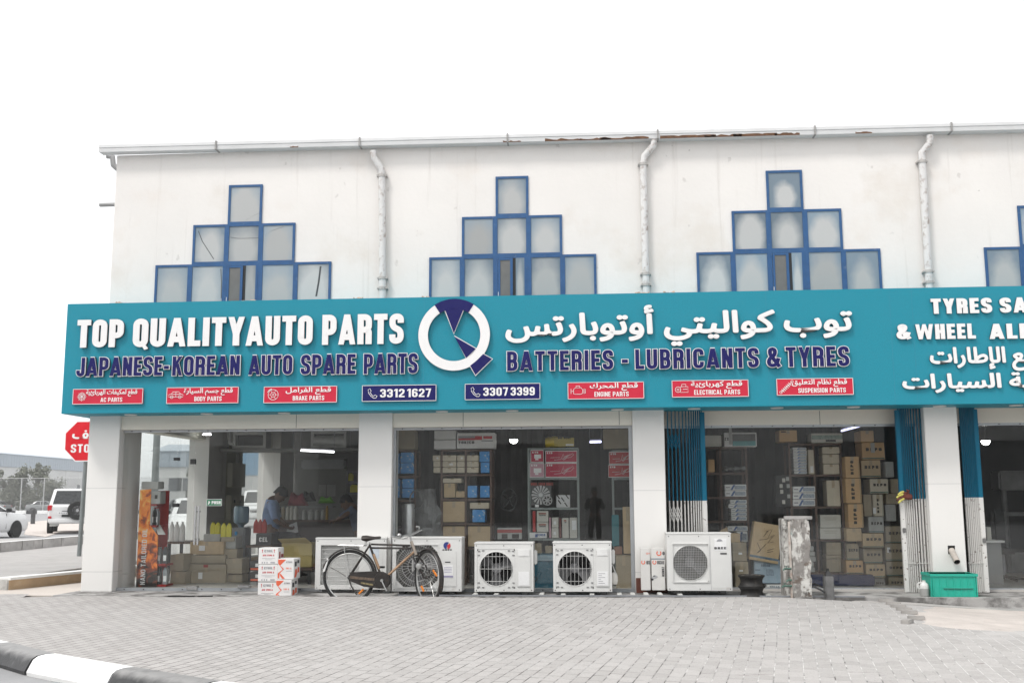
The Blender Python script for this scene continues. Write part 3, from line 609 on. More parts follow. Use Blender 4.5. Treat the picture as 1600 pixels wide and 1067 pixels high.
t = thing('downpipe', 'short grey gutter outlet elbow under the roof corner', 'downpipe', (P(178, 245, .4)[0], .4, 6.2))
q = [P(x, y, .5) for x, y in ((168, 244), (176, 246), (177, 258), (184, 264))]
MB().tube([(x, .5, z) for x, z in q], .045, 8).build('pipe', mat('grey_pipe', (.3, .3, .3), .6), t, smooth=True)
x, z = P(171, 320, 1.5); o = MB().tube([(x - .16, 1.5, z), (x + .3, 1.5, z)], .035, 8).build('pipe_stub', MATS['grey_pipe'], smooth=True); tag(o, 'small grey pipe stub sticking out of the left wall', 'pipe')
# crumbled mortar along the top of the sign
for px, py, w in ((186, 471, 9), (388, 465.5, 26), (665, 461.5, 12), (1003, 454.3, 22), (1045, 453.3, 18), (560, 463.3, 14)):
    (a, _), (b, _), z = P(px - w / 2, py, -.4), P(px + w / 2, py, -.4), 4.003; k = 7
    mb = MB(); mb.loft([[(a + (b - a) * i / k, y, z + (0 if y in (-.44, -.36) else random.uniform(.004, .03))) for y in (-.44, -.42, -.38, -.36)] for i in range(k + 1)])
    tag(mb.build('mortar_rubble', mat('brown_mortar', (.36, .26, .19), .95, var=.4, scale=25)), None, 'rubble'); bpy.context
RUB = [o for o in COL.objects if o.name.startswith('mortar_rubble')]
for o in RUB: o['label'] = 'crumbs of brown mortar lying on top of the teal signboard'; o['group'] = 'mortar crumbs on the sign'

# ------------------------------------------------------------------ stepped windows
m_frame = mat('blue_window_frame', (.015, .082, .215), .5, var=.12, scale=9, dirt=(.25, .27, .3), dscale=12, damt=.5, dthr=.62)
def pane_mat(i, sharp=.5):
    rnd = random.Random(i)
    m = bpy.data.materials.new('dusty_pane'); m.use_nodes = True; t = m.node_tree; b = t.nodes['Principled BSDF']; L = t.links.new
    tc = t.nodes.new('ShaderNodeTexCoord'); mp = t.nodes.new('ShaderNodeMapping'); L(tc.outputs['Generated'], mp.inputs[0])
    mp.inputs['Location'].default_value = (-.5 + rnd.uniform(-.08, .08), 0, -.33); mp.inputs['Scale'].default_value = (rnd.uniform(1.5, 1.9), 0, rnd.uniform(1.2, 1.5))
    mp.inputs['Location'].default_value = (-.5 * mp.inputs['Scale'].default_value[0], 0, -.36 * mp.inputs['Scale'].default_value[2])
    ln = t.nodes.new('ShaderNodeVectorMath'); ln.operation = 'LENGTH'; L(mp.outputs[0], ln.inputs[0])
    n = t.nodes.new('ShaderNodeTexNoise'); n.inputs['Scale'].default_value = 5; n.inputs['Detail'].default_value = 8; L(tc.outputs['Object'], n.inputs['Vector'])
    a = t.nodes.new('ShaderNodeMath'); a.operation = 'MULTIPLY_ADD'; L(n.outputs[0], a.inputs[0]); a.inputs[1].default_value = .42; L(ln.outputs['Value'], a.inputs[2])
    r = t.nodes.new('ShaderNodeMapRange'); L(a.outputs[0], r.inputs[0]); r.inputs[1].default_value = rnd.uniform(.55, .8) + .12 * (1 - sharp); r.inputs[2].default_value = r.inputs[1].default_value + rnd.uniform(.3, .6) + .25 * (1 - sharp)
    x = t.nodes.new('ShaderNodeMixRGB'); L(r.outputs[0], x.inputs[0]); k = rnd.uniform(.72, 1.1); k2 = rnd.uniform(.8, 1.5)
    x.inputs[1].default_value = (.47 * k, .475 * k, .47 * k, 1); x.inputs[2].default_value = (.165 * k2, .215 * k2, .26 * k2, 1)
    L(x.outputs[0], b.inputs['Base Color']); b.inputs['Roughness'].default_value = .35; b.inputs['Specular IOR Level'].default_value = .35
    return m
pid = 0
def stepped(rows, lab, opening, sharp=.5):
    global pid
    # rows: bottom to top, each (list of x at sill/top, y top)
    t = thing('stepped_window', lab, 'window', (P((rows[0][0] + rows[0][1]) / 2, 460, YW)[0], YW, 4.0), 'stepped pyramid windows of the upper floor')
    zb = 4.02; fr = MB(); ws = .035
    for ri, (x0, x1, yt, n) in enumerate(rows):
        (X0, zt), (X1, zt2) = P(x0, yt, YW), P(x1, yt, YW)
        zt = P((x0 + x1) / 2, yt, YW)[1]; zlo = zb - (.12 if ri == 0 else 0)
        cw = (X1 - X0) / n
        for c in range(n):
            a, b = X0 + cw * c, X0 + cw * (c + 1)
            f = MB(); w = ws
            f.box(a, a + w, YW - .022, YW + .02, zlo, zt); f.box(b - w, b, YW - .022, YW + .02, zlo, zt)
            f.box(a + w, b - w, YW - .0215, YW + .02, zt - w, zt); f.box(a + w, b - w, YW - .0215, YW + .02, zlo, zlo + w)
            fo = f.build('frame', m_frame, t); pid += 1
            if ri == 0 and c == opening:
                mid = (a + b) / 2
                s_ = MB(); q = a + w
                s_.box(q + .004, mid - .0, YW - .03, YW - .0225, zlo, zlo + .05)
                for u0, u1 in ((q + .004, q + .034), (mid - .03, mid + .008)): s_.box(u0, u1, YW - .032, YW - .02, zlo, zt - w - .005)
                s_.box(q + .03, mid - .022, YW - .0315, YW - .02, zt - w - .03, zt - w - .005)
                so_ = s_.build('sliding_sash', m_frame, t)
                MB().box(q + .03, mid - .022, YW - .024, YW - .019, zlo, zt - w - .03).build('insect_screen', mat('insect_screen', (.15, .145, .14), .8, var=.1), so_)
                MB().box(mid + .006, mid + .05, YW - .021, YW - .0165, zlo, zt - w).build('dark_gap', mat('black_gap', (.01, .01, .012), .6), t)
                MB().box(b - w - .03, b - w, YW - .026, YW - .02, zlo, zt - w).build('inner_jamb', m_frame, t); MB().box(mid + .05, b - w - .03, YW - .0205, YW - .0165, zlo, zt - w).build('pane', pane_mat(pid, sharp), t)
                MB().cbox(q + .001, q + .014, YW - .04, YW - .03, zlo + .2, zlo + .3, .003).build('latch', mat('sash_latch', (.5, .53, .6), .4, .5), so_)
            else:
                MB().box(a + w - .002, b - w + .002, YW - .012, YW - .004, zlo, zt - w + .002).build('pane', pane_mat(pid, sharp), t)
        zb = zt
    return t
sw1 = stepped([(244, 518, 412, 5), (303, 462, 350.5, 3), (358.5, 411, 289.5, 1)], 'blue framed stepped window nearest the roof corner with painted cable reflections on its panes', 2, .1)
m_cabrefl = mat('dark_cable_reflection', (.06, .065, .07), .5)  # flat dark strips painting reflections of overhead cables onto the panes
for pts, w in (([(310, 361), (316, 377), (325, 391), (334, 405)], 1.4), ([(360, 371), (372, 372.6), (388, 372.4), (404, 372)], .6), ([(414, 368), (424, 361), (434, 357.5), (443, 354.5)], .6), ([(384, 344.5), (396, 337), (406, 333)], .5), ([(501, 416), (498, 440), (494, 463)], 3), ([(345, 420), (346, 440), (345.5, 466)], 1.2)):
    q = [P(x, y, YW - .014) for x, y in pts]; h = w / 226; MB().add([(x + s * h, YW - .0135, z + s * h * (w < 1)) for s in (-1, 1) for x, z in q], [(i, i + 1, len(q) + i + 1, len(q) + i) for i in range(len(q) - 1)]).build('cable_reflection', m_cabrefl, sw1)
stepped([(671, 931.5, 400, 5), (722, 878, 338, 3), (774.5, 825.5, 276.3, 1)], 'blue framed stepped window above the round emblem', 2, .45)
stepped([(1087.7, 1375, 392, 5), (1142.7, 1314, 328.5, 3), (1196, 1252.5, 267, 1)], 'blue framed stepped window above the white script lettering with sharp pale dust domes', 2, .95)
stepped([(1536.5, 1830, 384, 5), (1588.5, 1770, 320, 3), (1645, 1702, 258, 1)], 'blue framed stepped window cut off by the picture edge', 2)
# ------------------------------------------------------------------ the signboard
m_teal = mat('teal_sign_panel', (.017, .240, .325), .5, var=.13, scale=75, spec=.2)
m_let = mat('white_letter', (.80, .79, .785), .4, var=.015)
m_side = mat('letter_return', (.03, .03, .035), .5)
m_navy = mat('navy_letter', (.013, .013, .105), .5, var=.05, spec=.15)
m_red = mat('red_panel', (.56, .025, .055), .5, var=.04, spec=.2)
YS = -.45
SG = thing('signboard', 'long teal fascia sign with white and navy lettering over the shops', 'sign', (-7.39, YS, 2.455))
SX0, SX1, SZ0, SZ1 = -7.39, 13.5, 2.452, 4.005
MB().cbox(SX0, SX1, YS, .22, SZ0, SZ1, .004).build('panel_box', m_teal, SG)
fixed_part('panel_return', SX0, XL - .002, .22, 4.0, SZ0, SZ1, m_teal, SG)
for px in (262, 372, 662, 757, 1012, 1200, 1395, 1430):
    x = P(px, 560, YS)[0]; MB().box(x, x + .003, YS - .0008, YS + .01, SZ0 + .005, SZ1 - .005).build('panel_seam', mat('sign_seam', (.03, .2, .3), .5), SG)
for px in (203, 322, 443, 690, 800, 965, 1085, 1215, 1335, 1470, 1590):                     # recessed downlights under the sign
    x, z = P(px, 646, -.25); MB().lathe([(0, -.012), (.085, -.012), (.085, 0)], (x, -.22, SZ0), 14).build('downlight', mat('downlight_white', (.7, .7, .68), .4), SG)
def line(txt, x0, x1, y0t, y0b, y1t, y1b, kind, name='lettering', t=.185, dep=.05, gap=.07):
    """one word: left edge top/bottom and right edge top/bottom in the picture"""
    Y = YS - dep
    (a, zt0), (_, zb0) = P(x0, y0t, Y), P(x0, y0b, Y); (b, zt1), (_, zb1) = P(x1, y1t, Y), P(x1, y1b, Y)
    z0, z1 = (zb0 + zb1) / 2, (zt0 + zt1) / 2
    if kind == 'white':
        o = strokes(MB(), txt, a, b, z0, z1, Y, dep * .3, t, 0, gap).build(name, m_let, SG)
        strokes(MB(), txt, a, b, z0, z1, Y + dep * .3, dep * .7, t, -.004, gap).build('return', m_side, o)
    else:
        o = strokes(MB(), txt, a, b, z0, z1, Y, dep * .3, t, .022, gap).build(name, m_let, SG)
        strokes(MB(), txt, a, b, z0, z1, Y + dep * .3, dep * .7, t, .019, gap).build('return', m_side, o)
        strokes(MB(), txt, a, b, z0, z1, Y - .006, .006, t, -.01, gap).build('navy_face', m_navy, o)
for w, x0, x1 in (('TOP', 121.5, 194), ('QUALITY', 209, 382.5), ('AUTO', 385, 489), ('PARTS', 504, 631)):
    f = lambda x, a, b: a + (b - a) * (x - 121) / 510
    line(w, x0, x1, f(x0, 500, 489.5), f(x0, 543, 537), f(x1, 500, 489.5), f(x1, 543, 537), 'white', t=.2)
for w, x0, x1 in (('JAPANESE-', 120.5, 265), ('KOREAN', 270, 375.5), ('AUTO', 389, 457.5), ('SPARE', 470.5, 556), ('PARTS', 568.5, 653)):
    f = lambda x, a, b: a + (b - a) * (x - 119) / 536
    line(w, x0, x1, f(x0, 558.5, 551.5), f(x0, 588, 583.5), f(x1, 558.5, 551.5), f(x1, 588, 583.5), 'navy', t=.185)
for w, x0, x1 in (('BATTERIES', 792, 958), ('-', 971, 981), ('LUBRICANTS', 992, 1185), ('&', 1197, 1217), ('TYRES', 1227, 1326)):
    f = lambda x, a, b: a + (b - a) * (x - 790) / 537
    line(w, x0, x1, f(x0, 549, 540.5), f(x0, 580, 572), f(x1, 549, 540.5), f(x1, 580, 572), 'navy', t=.185, gap=.1)
for w, x0, x1, a, b in (('TYRES', 1454, 1549, 466.5, 490), ('SALE', 1561.5, 1640, 465, 488.5), ('&', 1400, 1420, 507, 530.5), ('WHEEL', 1430, 1523.5, 506.5, 530), ('ALIGNMENT', 1545, 1745, 505, 528.5)):
    line(w, x0, x1, a, b, a - 1, b - 1, 'white', t=.21, dep=.035, gap=.1)
def aline(txt, x0, x1, yt, yb, dep=.045, off=.022, name='lettering'):
    Y = YS - dep; (a, zt), (b, _) = P(x0, yt, Y), P(x1, yt, Y); zb = P((x0 + x1) / 2, yb, Y)[1]; zt = P((x0 + x1) / 2, yt, Y)[1]
    o = arabic(MB(), txt, a, b, zb, zt, Y, dep * .3, off).build(name, m_let, SG)
    arabic(MB(), txt, a, b, zb, zt, Y + dep * .32, dep * .68, off).build('return', m_side, o)
aline('توب كواليتي أوتوبارتس', 789.5, 1330.5, 475.5, 540.5, off=.032)
aline('بيع الإطارات', 1452, 1622, 541.5, 580, .03, .034)
aline('وزنية السيارات', 1409, 1660, 582, 613, .03, .034)
# round emblem
EY = YS - .05
(ex, ez), (er, _) = P(709.4, 523, EY), P(709.4 + 56, 523, EY); ro = er - ex; ri = ro * .735
em = []
def arc(r0, r1, a0, a1, n): return [(ex + r1 * math.cos(R(a0 + (a1 - a0) * i / n)), ez + r1 * math.sin(R(a0 + (a1 - a0) * i / n))) for i in range(n + 1)] + [(ex + r0 * math.cos(R(a1 + (a0 - a1) * i / n)), ez + r0 * math.sin(R(a1 + (a0 - a1) * i / n))) for i in range(n + 1)]
emb = thing('emblem', 'round white ring emblem with navy wedges like a letter Q on the sign', 'emblem', (ex, EY, ez)); emb.parent = SG; emb.location = Vector((ex, EY, ez)) - SG.location
del emb['label']; del emb['category']; emb.name = 'emblem'
def ringstrip(mb, r0, r1, a0, a1, y0, y1, n=48):
    for i in range(n):
        p, q = a0 + (a1 - a0) * i / n, a0 + (a1 - a0) * (i + 1) / n
        mb.prism([(ex + r * math.cos(R(w)), ez + r * math.sin(R(w))) for r, w in ((r0, p), (r1, p), (r1, q), (r0, q))], y0, y1)
    return mb
ringstrip(MB(), ri, ro, 0, 360, EY, EY + .015, 72).build('white_ring', m_let, emb)
ringstrip(MB(), ri + .004, ro - .004, 0, 360, EY + .015, YS, 72).build('ring_return', m_side, emb)
u = ro / 187
e = lambda x, y: (ex + (x - 298) * u, ez - (y - 277) * u)
w1 = MB(); ringstrip(w1, ri - .003, ro + .006, 57, 123, EY - .006, EY + .001, 16); w1.prism([e(252, 148), e(300, 138), e(345, 148), e(297, 268)], EY - .006, EY + .02)
w1.build('navy_wedge', m_navy, emb)
w2 = MB(); w2.prism([e(300, 286), e(412, 352), e(362, 400)], EY - .004, EY + .02); w2.prism([e(450, 380), e(496, 406), e(410, 488), e(383, 440), e(418, 412)], EY - .004, EY + .02); w2.build('navy_tail', m_navy, emb)
w3 = MB(); w3.prism([e(298, 280), e(416, 350), e(362, 405)], EY + .001, EY + .018); w3.prism([e(450, 376), e(501, 406), e(410, 494), e(379, 441)], EY + .001, EY + .018)
w3.prism([e(246, 146), e(350, 146), e(297, 274)], EY + .001, EY + .018); w3.build('white_outline', m_let, emb)
# small red and navy plates
def plate(x0, x1, y0, y1, kind, en, ar=None, icon=None):
    Y = YS - .03; (a, zt), (b, zb) = P(x0, y0, Y), P(x1, y1, Y); zm = P((x0 + x1) / 2, (y0 + y1) / 2, Y)[1]; h = P(x0, y0, Y)[1] - P(x0, y0 + (y1 - y0), Y)[1]
    h *= .93; zb, zt = zm - h / 2, zm + h / 2
    m = m_red if kind == 'red' else m_navy
    o = MB().cbox(a, b, Y, YS, zb, zt, .004).build('plate', m, SG)
    rim = MB()
    for q in ((a, b, zt - .006, zt + .001), (a, b, zb - .001, zb + .006), (a - .001, a + .006, zb, zt), (b - .006, b + .001, zb, zt)): rim.box(q[0], q[1], Y - .003, Y + .002, q[2], q[3])
    rim.build('rim', m_let, o)
    yy = Y - .003; w = b - a
    if kind == 'red':
        if ar: arabic(MB(), ar, a + w * ar_x0[icon], a + w * .92, zb + h * .48, zb + h * .95, yy, .003, .016).build('script', m_let, o)
        e0, e1 = en_x[icon]; strokes(MB(), en, a + w * e0, a + w * e1, zb + h * .14, zb + h * .42, yy, .003, t=.15, gap=.1).build('caption', m_let, o)
    else:
        l, r = en.split(' '); z0, z1 = zb + h * .24, zb + h * .76
        strokes(MB(), l, a + w * .245, a + w * .575, z0, z1, yy, .003, t=.17, gap=.1).build('number', m_let, o); strokes(MB(), r, a + w * .61, a + w * .93, z0, z1, yy, .003, t=.17, gap=.1).build('number', m_let, o)
    ic = MB(); cx, cz, s = a + w * (.13 if kind == 'red' else .14), (zb + zt) / 2, h * .3
    ln = lambda pts, r=.0035, cl=False: ic.tube([(cx + p * s, yy, cz + q * s) for p, q in pts], r, 5, closed=cl)
    circ = lambda x, z, r, n=16: ln([(x + r * math.cos(2 * PI * i / n), z + r * math.sin(2 * PI * i / n)) for i in range(n)], cl=True)
    if icon == 'ac':
        for k in range(4):
            c_, s_ = math.cos(k * PI / 4), math.sin(k * PI / 4); ln([(-c_, -s_), (c_, s_)])
            for sg in (1, -1):
                for d in (.5, -.5): ln([(sg * c_ * .55, sg * s_ * .55), (sg * math.cos(k * PI / 4 + d) * .9, sg * math.sin(k * PI / 4 + d) * .9)], .0025)
    elif icon == 'body':
        ln([(-1.5, -.3), (-1.5, .15), (-1, .3), (-.6, .75), (.6, .75), (1, .3), (1.5, .15), (1.5, -.3)], cl=True); circ(-.85, -.3, .3, 10); circ(.85, -.3, .3, 10); ln([(-.9, .25), (.9, .25)]); ln([(0, .7), (0, -.2)])
    elif icon == 'brake':
        circ(0, 0, 1.05, 20); circ(0, 0, .5, 12); circ(0, 0, .15, 8)
        for k in range(6): ln([(.5 * math.cos(k * PI / 3), .5 * math.sin(k * PI / 3)), (1.0 * math.cos(k * PI / 3), 1.0 * math.sin(k * PI / 3))], .0025)
        ln([(-1.15, .5), (-.8, .95), (-.3, 1.2)], .006)
    elif icon == 'engine':
        ln([(-.8, -.6), (-.8, .3), (-.4, .6), (.7, .6), (1, .2), (1, -.5), (.6, -.7), (-.5, -.7)], cl=True); ln([(-.3, .6), (-.3, .95), (.4, .95), (.4, .6)]); ln([(-.8, -.1), (-1.2, -.1)]); ln([(-1.3, .4), (-1.3, -.6)]); ln([(1.25, .4), (1.5, .3), (1.5, -.5), (1.25, -.6)], cl=True)
    elif icon == 'elec':
        ln([(-.3, -.7), (-.3, .4), (1.2, .4), (1.2, -.7)], cl=True); circ(-.75, -.15, .55, 12); circ(-.75, -.15, .2, 8); ln([(0, .4), (0, .9), (.8, .9), (.8, .4)]); ln([(.2, -.1), (1.1, -.1)])
    elif icon == 'susp':
        for k in range(6): ln([(-.8 + .28 * k - .22, -.7 + .26 * k + .22), (-.8 + .28 * k + .3, -.7 + .26 * k - .3)], .005)
        ln([(-1.1, -1), (1.1, 1.0)]); circ(-1.15, -1.05, .25, 8); circ(1.1, 1.05, .25, 8)
    else:
        ln([(-.9, .75), (-.55, 1), (-.25, .5), (-.5, .25), (-.1, -.35), (.3, -.6), (.55, -.35), (1, -.6), (.75, -1), (.3, -1), (-.35, -.55), (-.8, .1)], .0045, True)
    ic.build('icon', m_let, o)
ar_x0 = {'ac': .19, 'body': .24, 'brake': .3, 'engine': .29, 'elec': .25, 'susp': .2}
en_x = {'ac': (.40, .71), 'body': (.39, .77), 'brake': (.4, .83), 'engine': (.35, .8), 'elec': (.29, .89), 'susp': (.28, .9)}
plate(114.5, 222.5, 606.3, 632, 'red', 'AC PARTS', 'قطع لمكيفات الهربائية', 'ac')
plate(261, 372, 603.8, 631, 'red', 'BODY PARTS', 'قطع جسم السيارة', 'body')
plate(412.6, 526, 602.5, 630, 'red', 'BRAKE PARTS', 'قطع الفرامل', 'brake')
plate(566, 681.5, 600.5, 627.5, 'navy', '3312 1627', None, 'tel')
plate(726.5, 844, 598.2, 625, 'navy', '3307 3399', None, 'tel')
plate(887, 1006.5, 595.8, 624, 'red', 'ENGINE PARTS', 'قطع المحرك', 'engine')
plate(1049.5, 1170, 592.8, 621, 'red', 'ELECTRICAL PARTS', 'قطع كهربائية', 'elec')
plate(1213, 1334, 590, 618, 'red', 'SUSPENSION PARTS', 'قطع نظام التعليق', 'susp')
# ------------------------------------------------------------------ air conditioner condensers
m_ac = mat('condenser_white', (.66, .66, .645), .45, var=.03, scale=4, dirt=(.44, .40, .35), dscale=4.5, damt=.5, dthr=.62)
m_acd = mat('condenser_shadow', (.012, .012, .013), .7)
m_fan = mat('fan_grey', (.17, .17, .175), .5, var=.1)
m_wire = mat('guard_wire', (.5, .5, .49), .45, .3)
m_coil = mat('coil_fins', (.17, .165, .155), .6, .4, var=.3, scale=60, dirt=(.3, .28, .25), dscale=14, dthr=.5)
m_lab = mat('paper_label', (.76, .76, .76), .6, var=.03, scale=30)
m_grey = mat('print_grey', (.3, .3, .32), .6)
m_txt = mat('print_black', (.03, .03, .035), .6)
m_foot = mat('rubber_foot', (.03, .03, .03), .8)
def holed(mb, x0, x1, z0, z1, cx, cz, r, y, y2, n=64):
    out = []; inn = []
    for k in range(n):
        a = 2 * PI * (k + .5) / n; c, s = math.cos(a), math.sin(a)
        tx = (x1 - cx) / c if c > 0 else (x0 - cx) / c; tz = (z1 - cz) / s if s > 0 else (z0 - cz) / s; q = min(tx, tz)
        out.append((cx + c * q, cz + s * q)); inn.append((cx + c * r, cz + s * r))
    for k in range(n):
        j = (k + 1) % n
        mb.add([(out[k][0], y, out[k][1]), (out[j][0], y, out[j][1]), (inn[j][0], y, inn[j][1]), (inn[k][0], y, inn[k][1]), (inn[j][0] * .985 + cx * .015, y2, inn[j][1] * .985 + cz * .015), (inn[k][0] * .985 + cx * .015, y2, inn[k][1] * .985 + cz * .015)], [(0, 1, 2, 3), (3, 2, 4, 5)])
    return mb
def condenser(x0, x1, y0, y1, Y, kind, label, dep=.34):
    (a, zt), (b, zb) = P(x0, y0, Y), P(x1, y1, Y); w, h = b - a, zt - zb
    t = thing('condenser_unit', label, 'air conditioner', ((a + b) / 2, Y, zb - .035), 'air conditioner condensers along the shop front')
    X = lambda u: a + w * u
    Z = lambda v: zb + h * v
    # casing with an opening for the fan
    fx0, fx1, fz0, fz1, rr, fcx, fcz = {'round': (.045, .69, .06, .89, .29, .3675, .475), 'square': (.055, .66, .075, .88, .0, .36, .47), 'coil': (.075, .62, .08, .88, 0, .34, .48), 'mesh': (.085, .645, .155, .83, .27, .36, .49)}[kind]
    cs = MB()
    for q in ((a, X(fx0), zb, zt), (X(fx1), b, zb, zt), (X(fx0), X(fx1), zb, Z(fz0)), (X(fx0), X(fx1), Z(fz1), zt)): cs.box(q[0], q[1], Y, Y + .02, q[2], q[3])
    cs.box(a, a + .015, Y + .02, Y + dep, zb, zt).box(b - .015, b, Y + .02, Y + dep, zb, zt).box(a + .015, b - .015, Y + dep - .015, Y + dep, zb, zt).box(a + .015, b - .015, Y + .02, Y + dep - .015, zb, zb + .015)
    cs.build('casing', m_ac, t)
    MB().cbox(a - .008, b + .008, Y - .006, Y + dep + .006, zt - .004, zt + .022, .008).build('lid', m_ac, t)
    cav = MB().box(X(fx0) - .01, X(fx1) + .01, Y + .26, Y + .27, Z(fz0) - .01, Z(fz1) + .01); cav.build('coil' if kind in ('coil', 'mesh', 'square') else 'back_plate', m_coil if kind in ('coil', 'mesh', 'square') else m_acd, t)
    cx, cz = X(fcx), Z(fcz); wires = MB()
    if kind in ('round', 'mesh'):
        r = h * (.362 if kind == 'round' else .315)
        holed(MB(), X(fx0) + .001, X(fx1) - .001, Z(fz0) + .001, Z(fz1) - .001, cx, cz, r, Y + .004, Y + .05).build('fan_cowl', m_ac, t, fix=False)
        ringm = MB(); ringm.tube([(cx + r * math.cos(2 * PI * k / 40), Y + .004, cz + r * math.sin(2 * PI * k / 40)) for k in range(40)], .006, 6, closed=True); ringm.build('cowl_rim', m_ac, t, smooth=True)
        fan = MB(); fan.lathe([(0, .02), (.06, .02), (.07, 0), (.07, -.05)], (cx, Y + .12, cz), 20, 'y')
        for k in range(3):
            q = 2 * PI * k / 3 + (.5 if x0 < 800 else 1.55); secs = []
            for u in (.06, .14, .22, r / 1.07):
                wd = .55 if u < .1 else .42; cc = []
                for d in (-wd, -wd * .3, wd * .3, wd): cc.append((cx + u * math.cos(q + d), Y + .13 + d * .10, cz + u * math.sin(q + d)))
                secs.append(cc + [(p[0], p[1] + .006, p[2]) for p in cc[::-1]])
            fan.loft(secs)
        fan.build('fan', m_fan, t, smooth=True)
        if kind == 'round':
            for k in range(-4, 5):
                dx = k * r / 4.4; hh = math.sqrt(max(0, r * r - dx * dx)); wires.tube([(cx + dx, Y - .006, cz - hh), (cx + dx, Y - .012, cz), (cx + dx, Y - .006, cz + hh)], .0032, 5)
            for v in (-.72, 0, .72):
                hh = math.sqrt(r * r - (v * r) ** 2); wires.tube([(cx - hh, Y - .003, cz + v * r), (cx, Y - .008, cz + v * r), (cx + hh, Y - .003, cz + v * r)], .003, 5)
            cl = MB()
            for sx in (-1, 1):
                for sz in (-1, 1):
                    for u, v in ((.29, .375), (.22, .385), (.295, .29)): cl.box(cx + sx * w * u - .014, cx + sx * w * u + .014, Y - .004, Y + .006, cz + sz * h * v - .006, cz + sz * h * v + .006)
            cl.build('cowl_clip', mat('clip_grey', (.2, .2, .2), .6), t)
        else:
            for k in range(-10, 11):
                dx = k * r / 10.5; hh = math.sqrt(max(0, r * r - dx * dx)); wires.tube([(cx + dx, Y - .002, cz - hh), (cx + dx, Y - .002, cz + hh)], .0022, 4); wires.tube([(cx - hh, Y - .005, cz + dx), (cx + hh, Y - .005, cz + dx)], .0022, 4)
            for q in ((fx0, fx1, fz0 - .012, fz0 + .003), (fx0, fx1, fz1 - .003, fz1 + .012), (fx0 - .008, fx0 + .006, fz0, fz1), (fx1 - .006, fx1 + .008, fz0, fz1)): MB().box(X(q[0]), X(q[1]), Y - .012, Y + .002, Z(q[2]), Z(q[3])).build('guard_frame', m_ac, t)
    elif kind == 'square':
        s = (X(fx1) - X(fx0)) / 2; sz = (Z(fz1) - Z(fz0)) / 2; cx, cz = (X(fx0) + X(fx1)) / 2, (Z(fz0) + Z(fz1)) / 2; c = .1
        cor = MB()
        for i in (-1, 1):
            for j in (-1, 1): cor.prism([(cx + i * s, cz + j * sz), (cx + i * (s - c), cz + j * sz), (cx + i * s, cz + j * (sz - c))], Y + .004, Y + .03)
        cor.build('guard_corner', m_ac, t)
        for k in range(56):
            q = 2 * PI * k / 56; rr_ = min(s / max(1e-6, abs(math.cos(q))), sz / max(1e-6, abs(math.sin(q))), (s + sz - c) / (abs(math.cos(q)) + abs(math.sin(q))))
            r0 = .05 if k % 4 == 0 else .12 if k % 2 == 0 else .2
            wires.tube([(cx + r0 * math.cos(q), Y - .012, cz + r0 * math.sin(q)), (cx + rr_ * math.cos(q), Y + .004, cz + rr_ * math.sin(q))], .0024, 4)
        for r in (.05, .12, .2, .27): wires.tube([(cx + r * math.cos(2 * PI * k / 32), Y - .010 + r * .03, cz + r * math.sin(2 * PI * k / 32)) for k in range(32)], .003, 4, closed=True)
        fr = MB()
        for q in ((fx0 - .012, fx1 + .012, fz0 - .02, fz0), (fx0 - .012, fx1 + .012, fz1, fz1 + .02), (fx0 - .012, fx0, fz0, fz1), (fx1, fx1 + .012, fz0, fz1)): fr.box(X(q[0]), X(q[1]), Y - .008, Y + .002, Z(q[2]), Z(q[3]))
        fr.build('guard_frame', m_ac, t)
        fan = MB(); fan.lathe([(0, .02), (.06, .02), (.07, 0), (.07, -.05)], (cx, Y + .12, cz), 20, 'y')
        for k in range(3):
            q = 2 * PI * k / 3 + .3; secs = []
            for u in (.06, .16, .27):
                cc = [(cx + u * math.cos(q + d), Y + .13 + d * .1, cz + u * math.sin(q + d)) for d in (-.5, 0, .5)]; secs.append(cc + [(p[0], p[1] + .006, p[2]) for p in cc[::-1]])
            fan.loft(secs)
        fan.build('fan', m_fan, t, smooth=True)
    else:
        nx = 26
        for k in range(nx + 1): x = X(fx0) + (X(fx1) - X(fx0)) * k / nx; wires.tube([(x, Y + .012, Z(fz0)), (x, Y + .012, Z(fz1))], .0022, 4)
        for k in range(10): z = Z(fz0) + (Z(fz1) - Z(fz0)) * k / 9; wires.tube([(X(fx0), Y + .008, z), (X(fx1), Y + .008, z)], .003, 4)
    wires.build('wire_guard', m_wire, t)
    for u in (.03, .5, .97):
        for v in (.03, .965): MB().lathe([(0, .003), (.007, .003), (.007, 0)], (X(u), Y, Z(v)), 6, 'y').build('screw', m_dkmetal, t)
    if kind == 'round':
        MB().cbox(X(.725), X(.96), Y - .012, Y + .002, Z(.1), Z(.9), .02).build('service_panel', m_ac, t)
        MB().cbox(X(.745), X(.935), Y - .018, Y - .011, Z(.74), Z(.88), .006).build('panel_recess', mat('panel_pale', (.72, .72, .71), .4), t)
        lb = MB().box(X(.75), X(.93), Y - .0145, Y - .0115, Z(.13), Z(.42)).build('paper_label', m_lab, t)
        if x0 > 850:
            q = MB()
            for k in range(6): q.box(X(.77), X(.79 + .12 * random.random()), Y - .0155, Y - .014, Z(.17 + .04 * k), Z(.18 + .04 * k))
            q.build('print', m_grey, lb)
            pl = MB(); k = 10; pl.prism([(X(.735 + .18 * i / k), Z(.84)) for i in range(k + 1)] + [(X(.915 - .18 * i / k), Z(.79 - .05 * random.random())) for i in range(k + 1)], Y - .0155, Y - .0122); pl.build('torn_label', mat('torn_label_grey', (.48, .47, .46), .7, var=.2, scale=25), t)
        vb = MB().cbox(b, b + .045, Y + .08, Y + .2, Z(.56), Z(.86), .012); vb.build('valve_cover', m_ac, t)
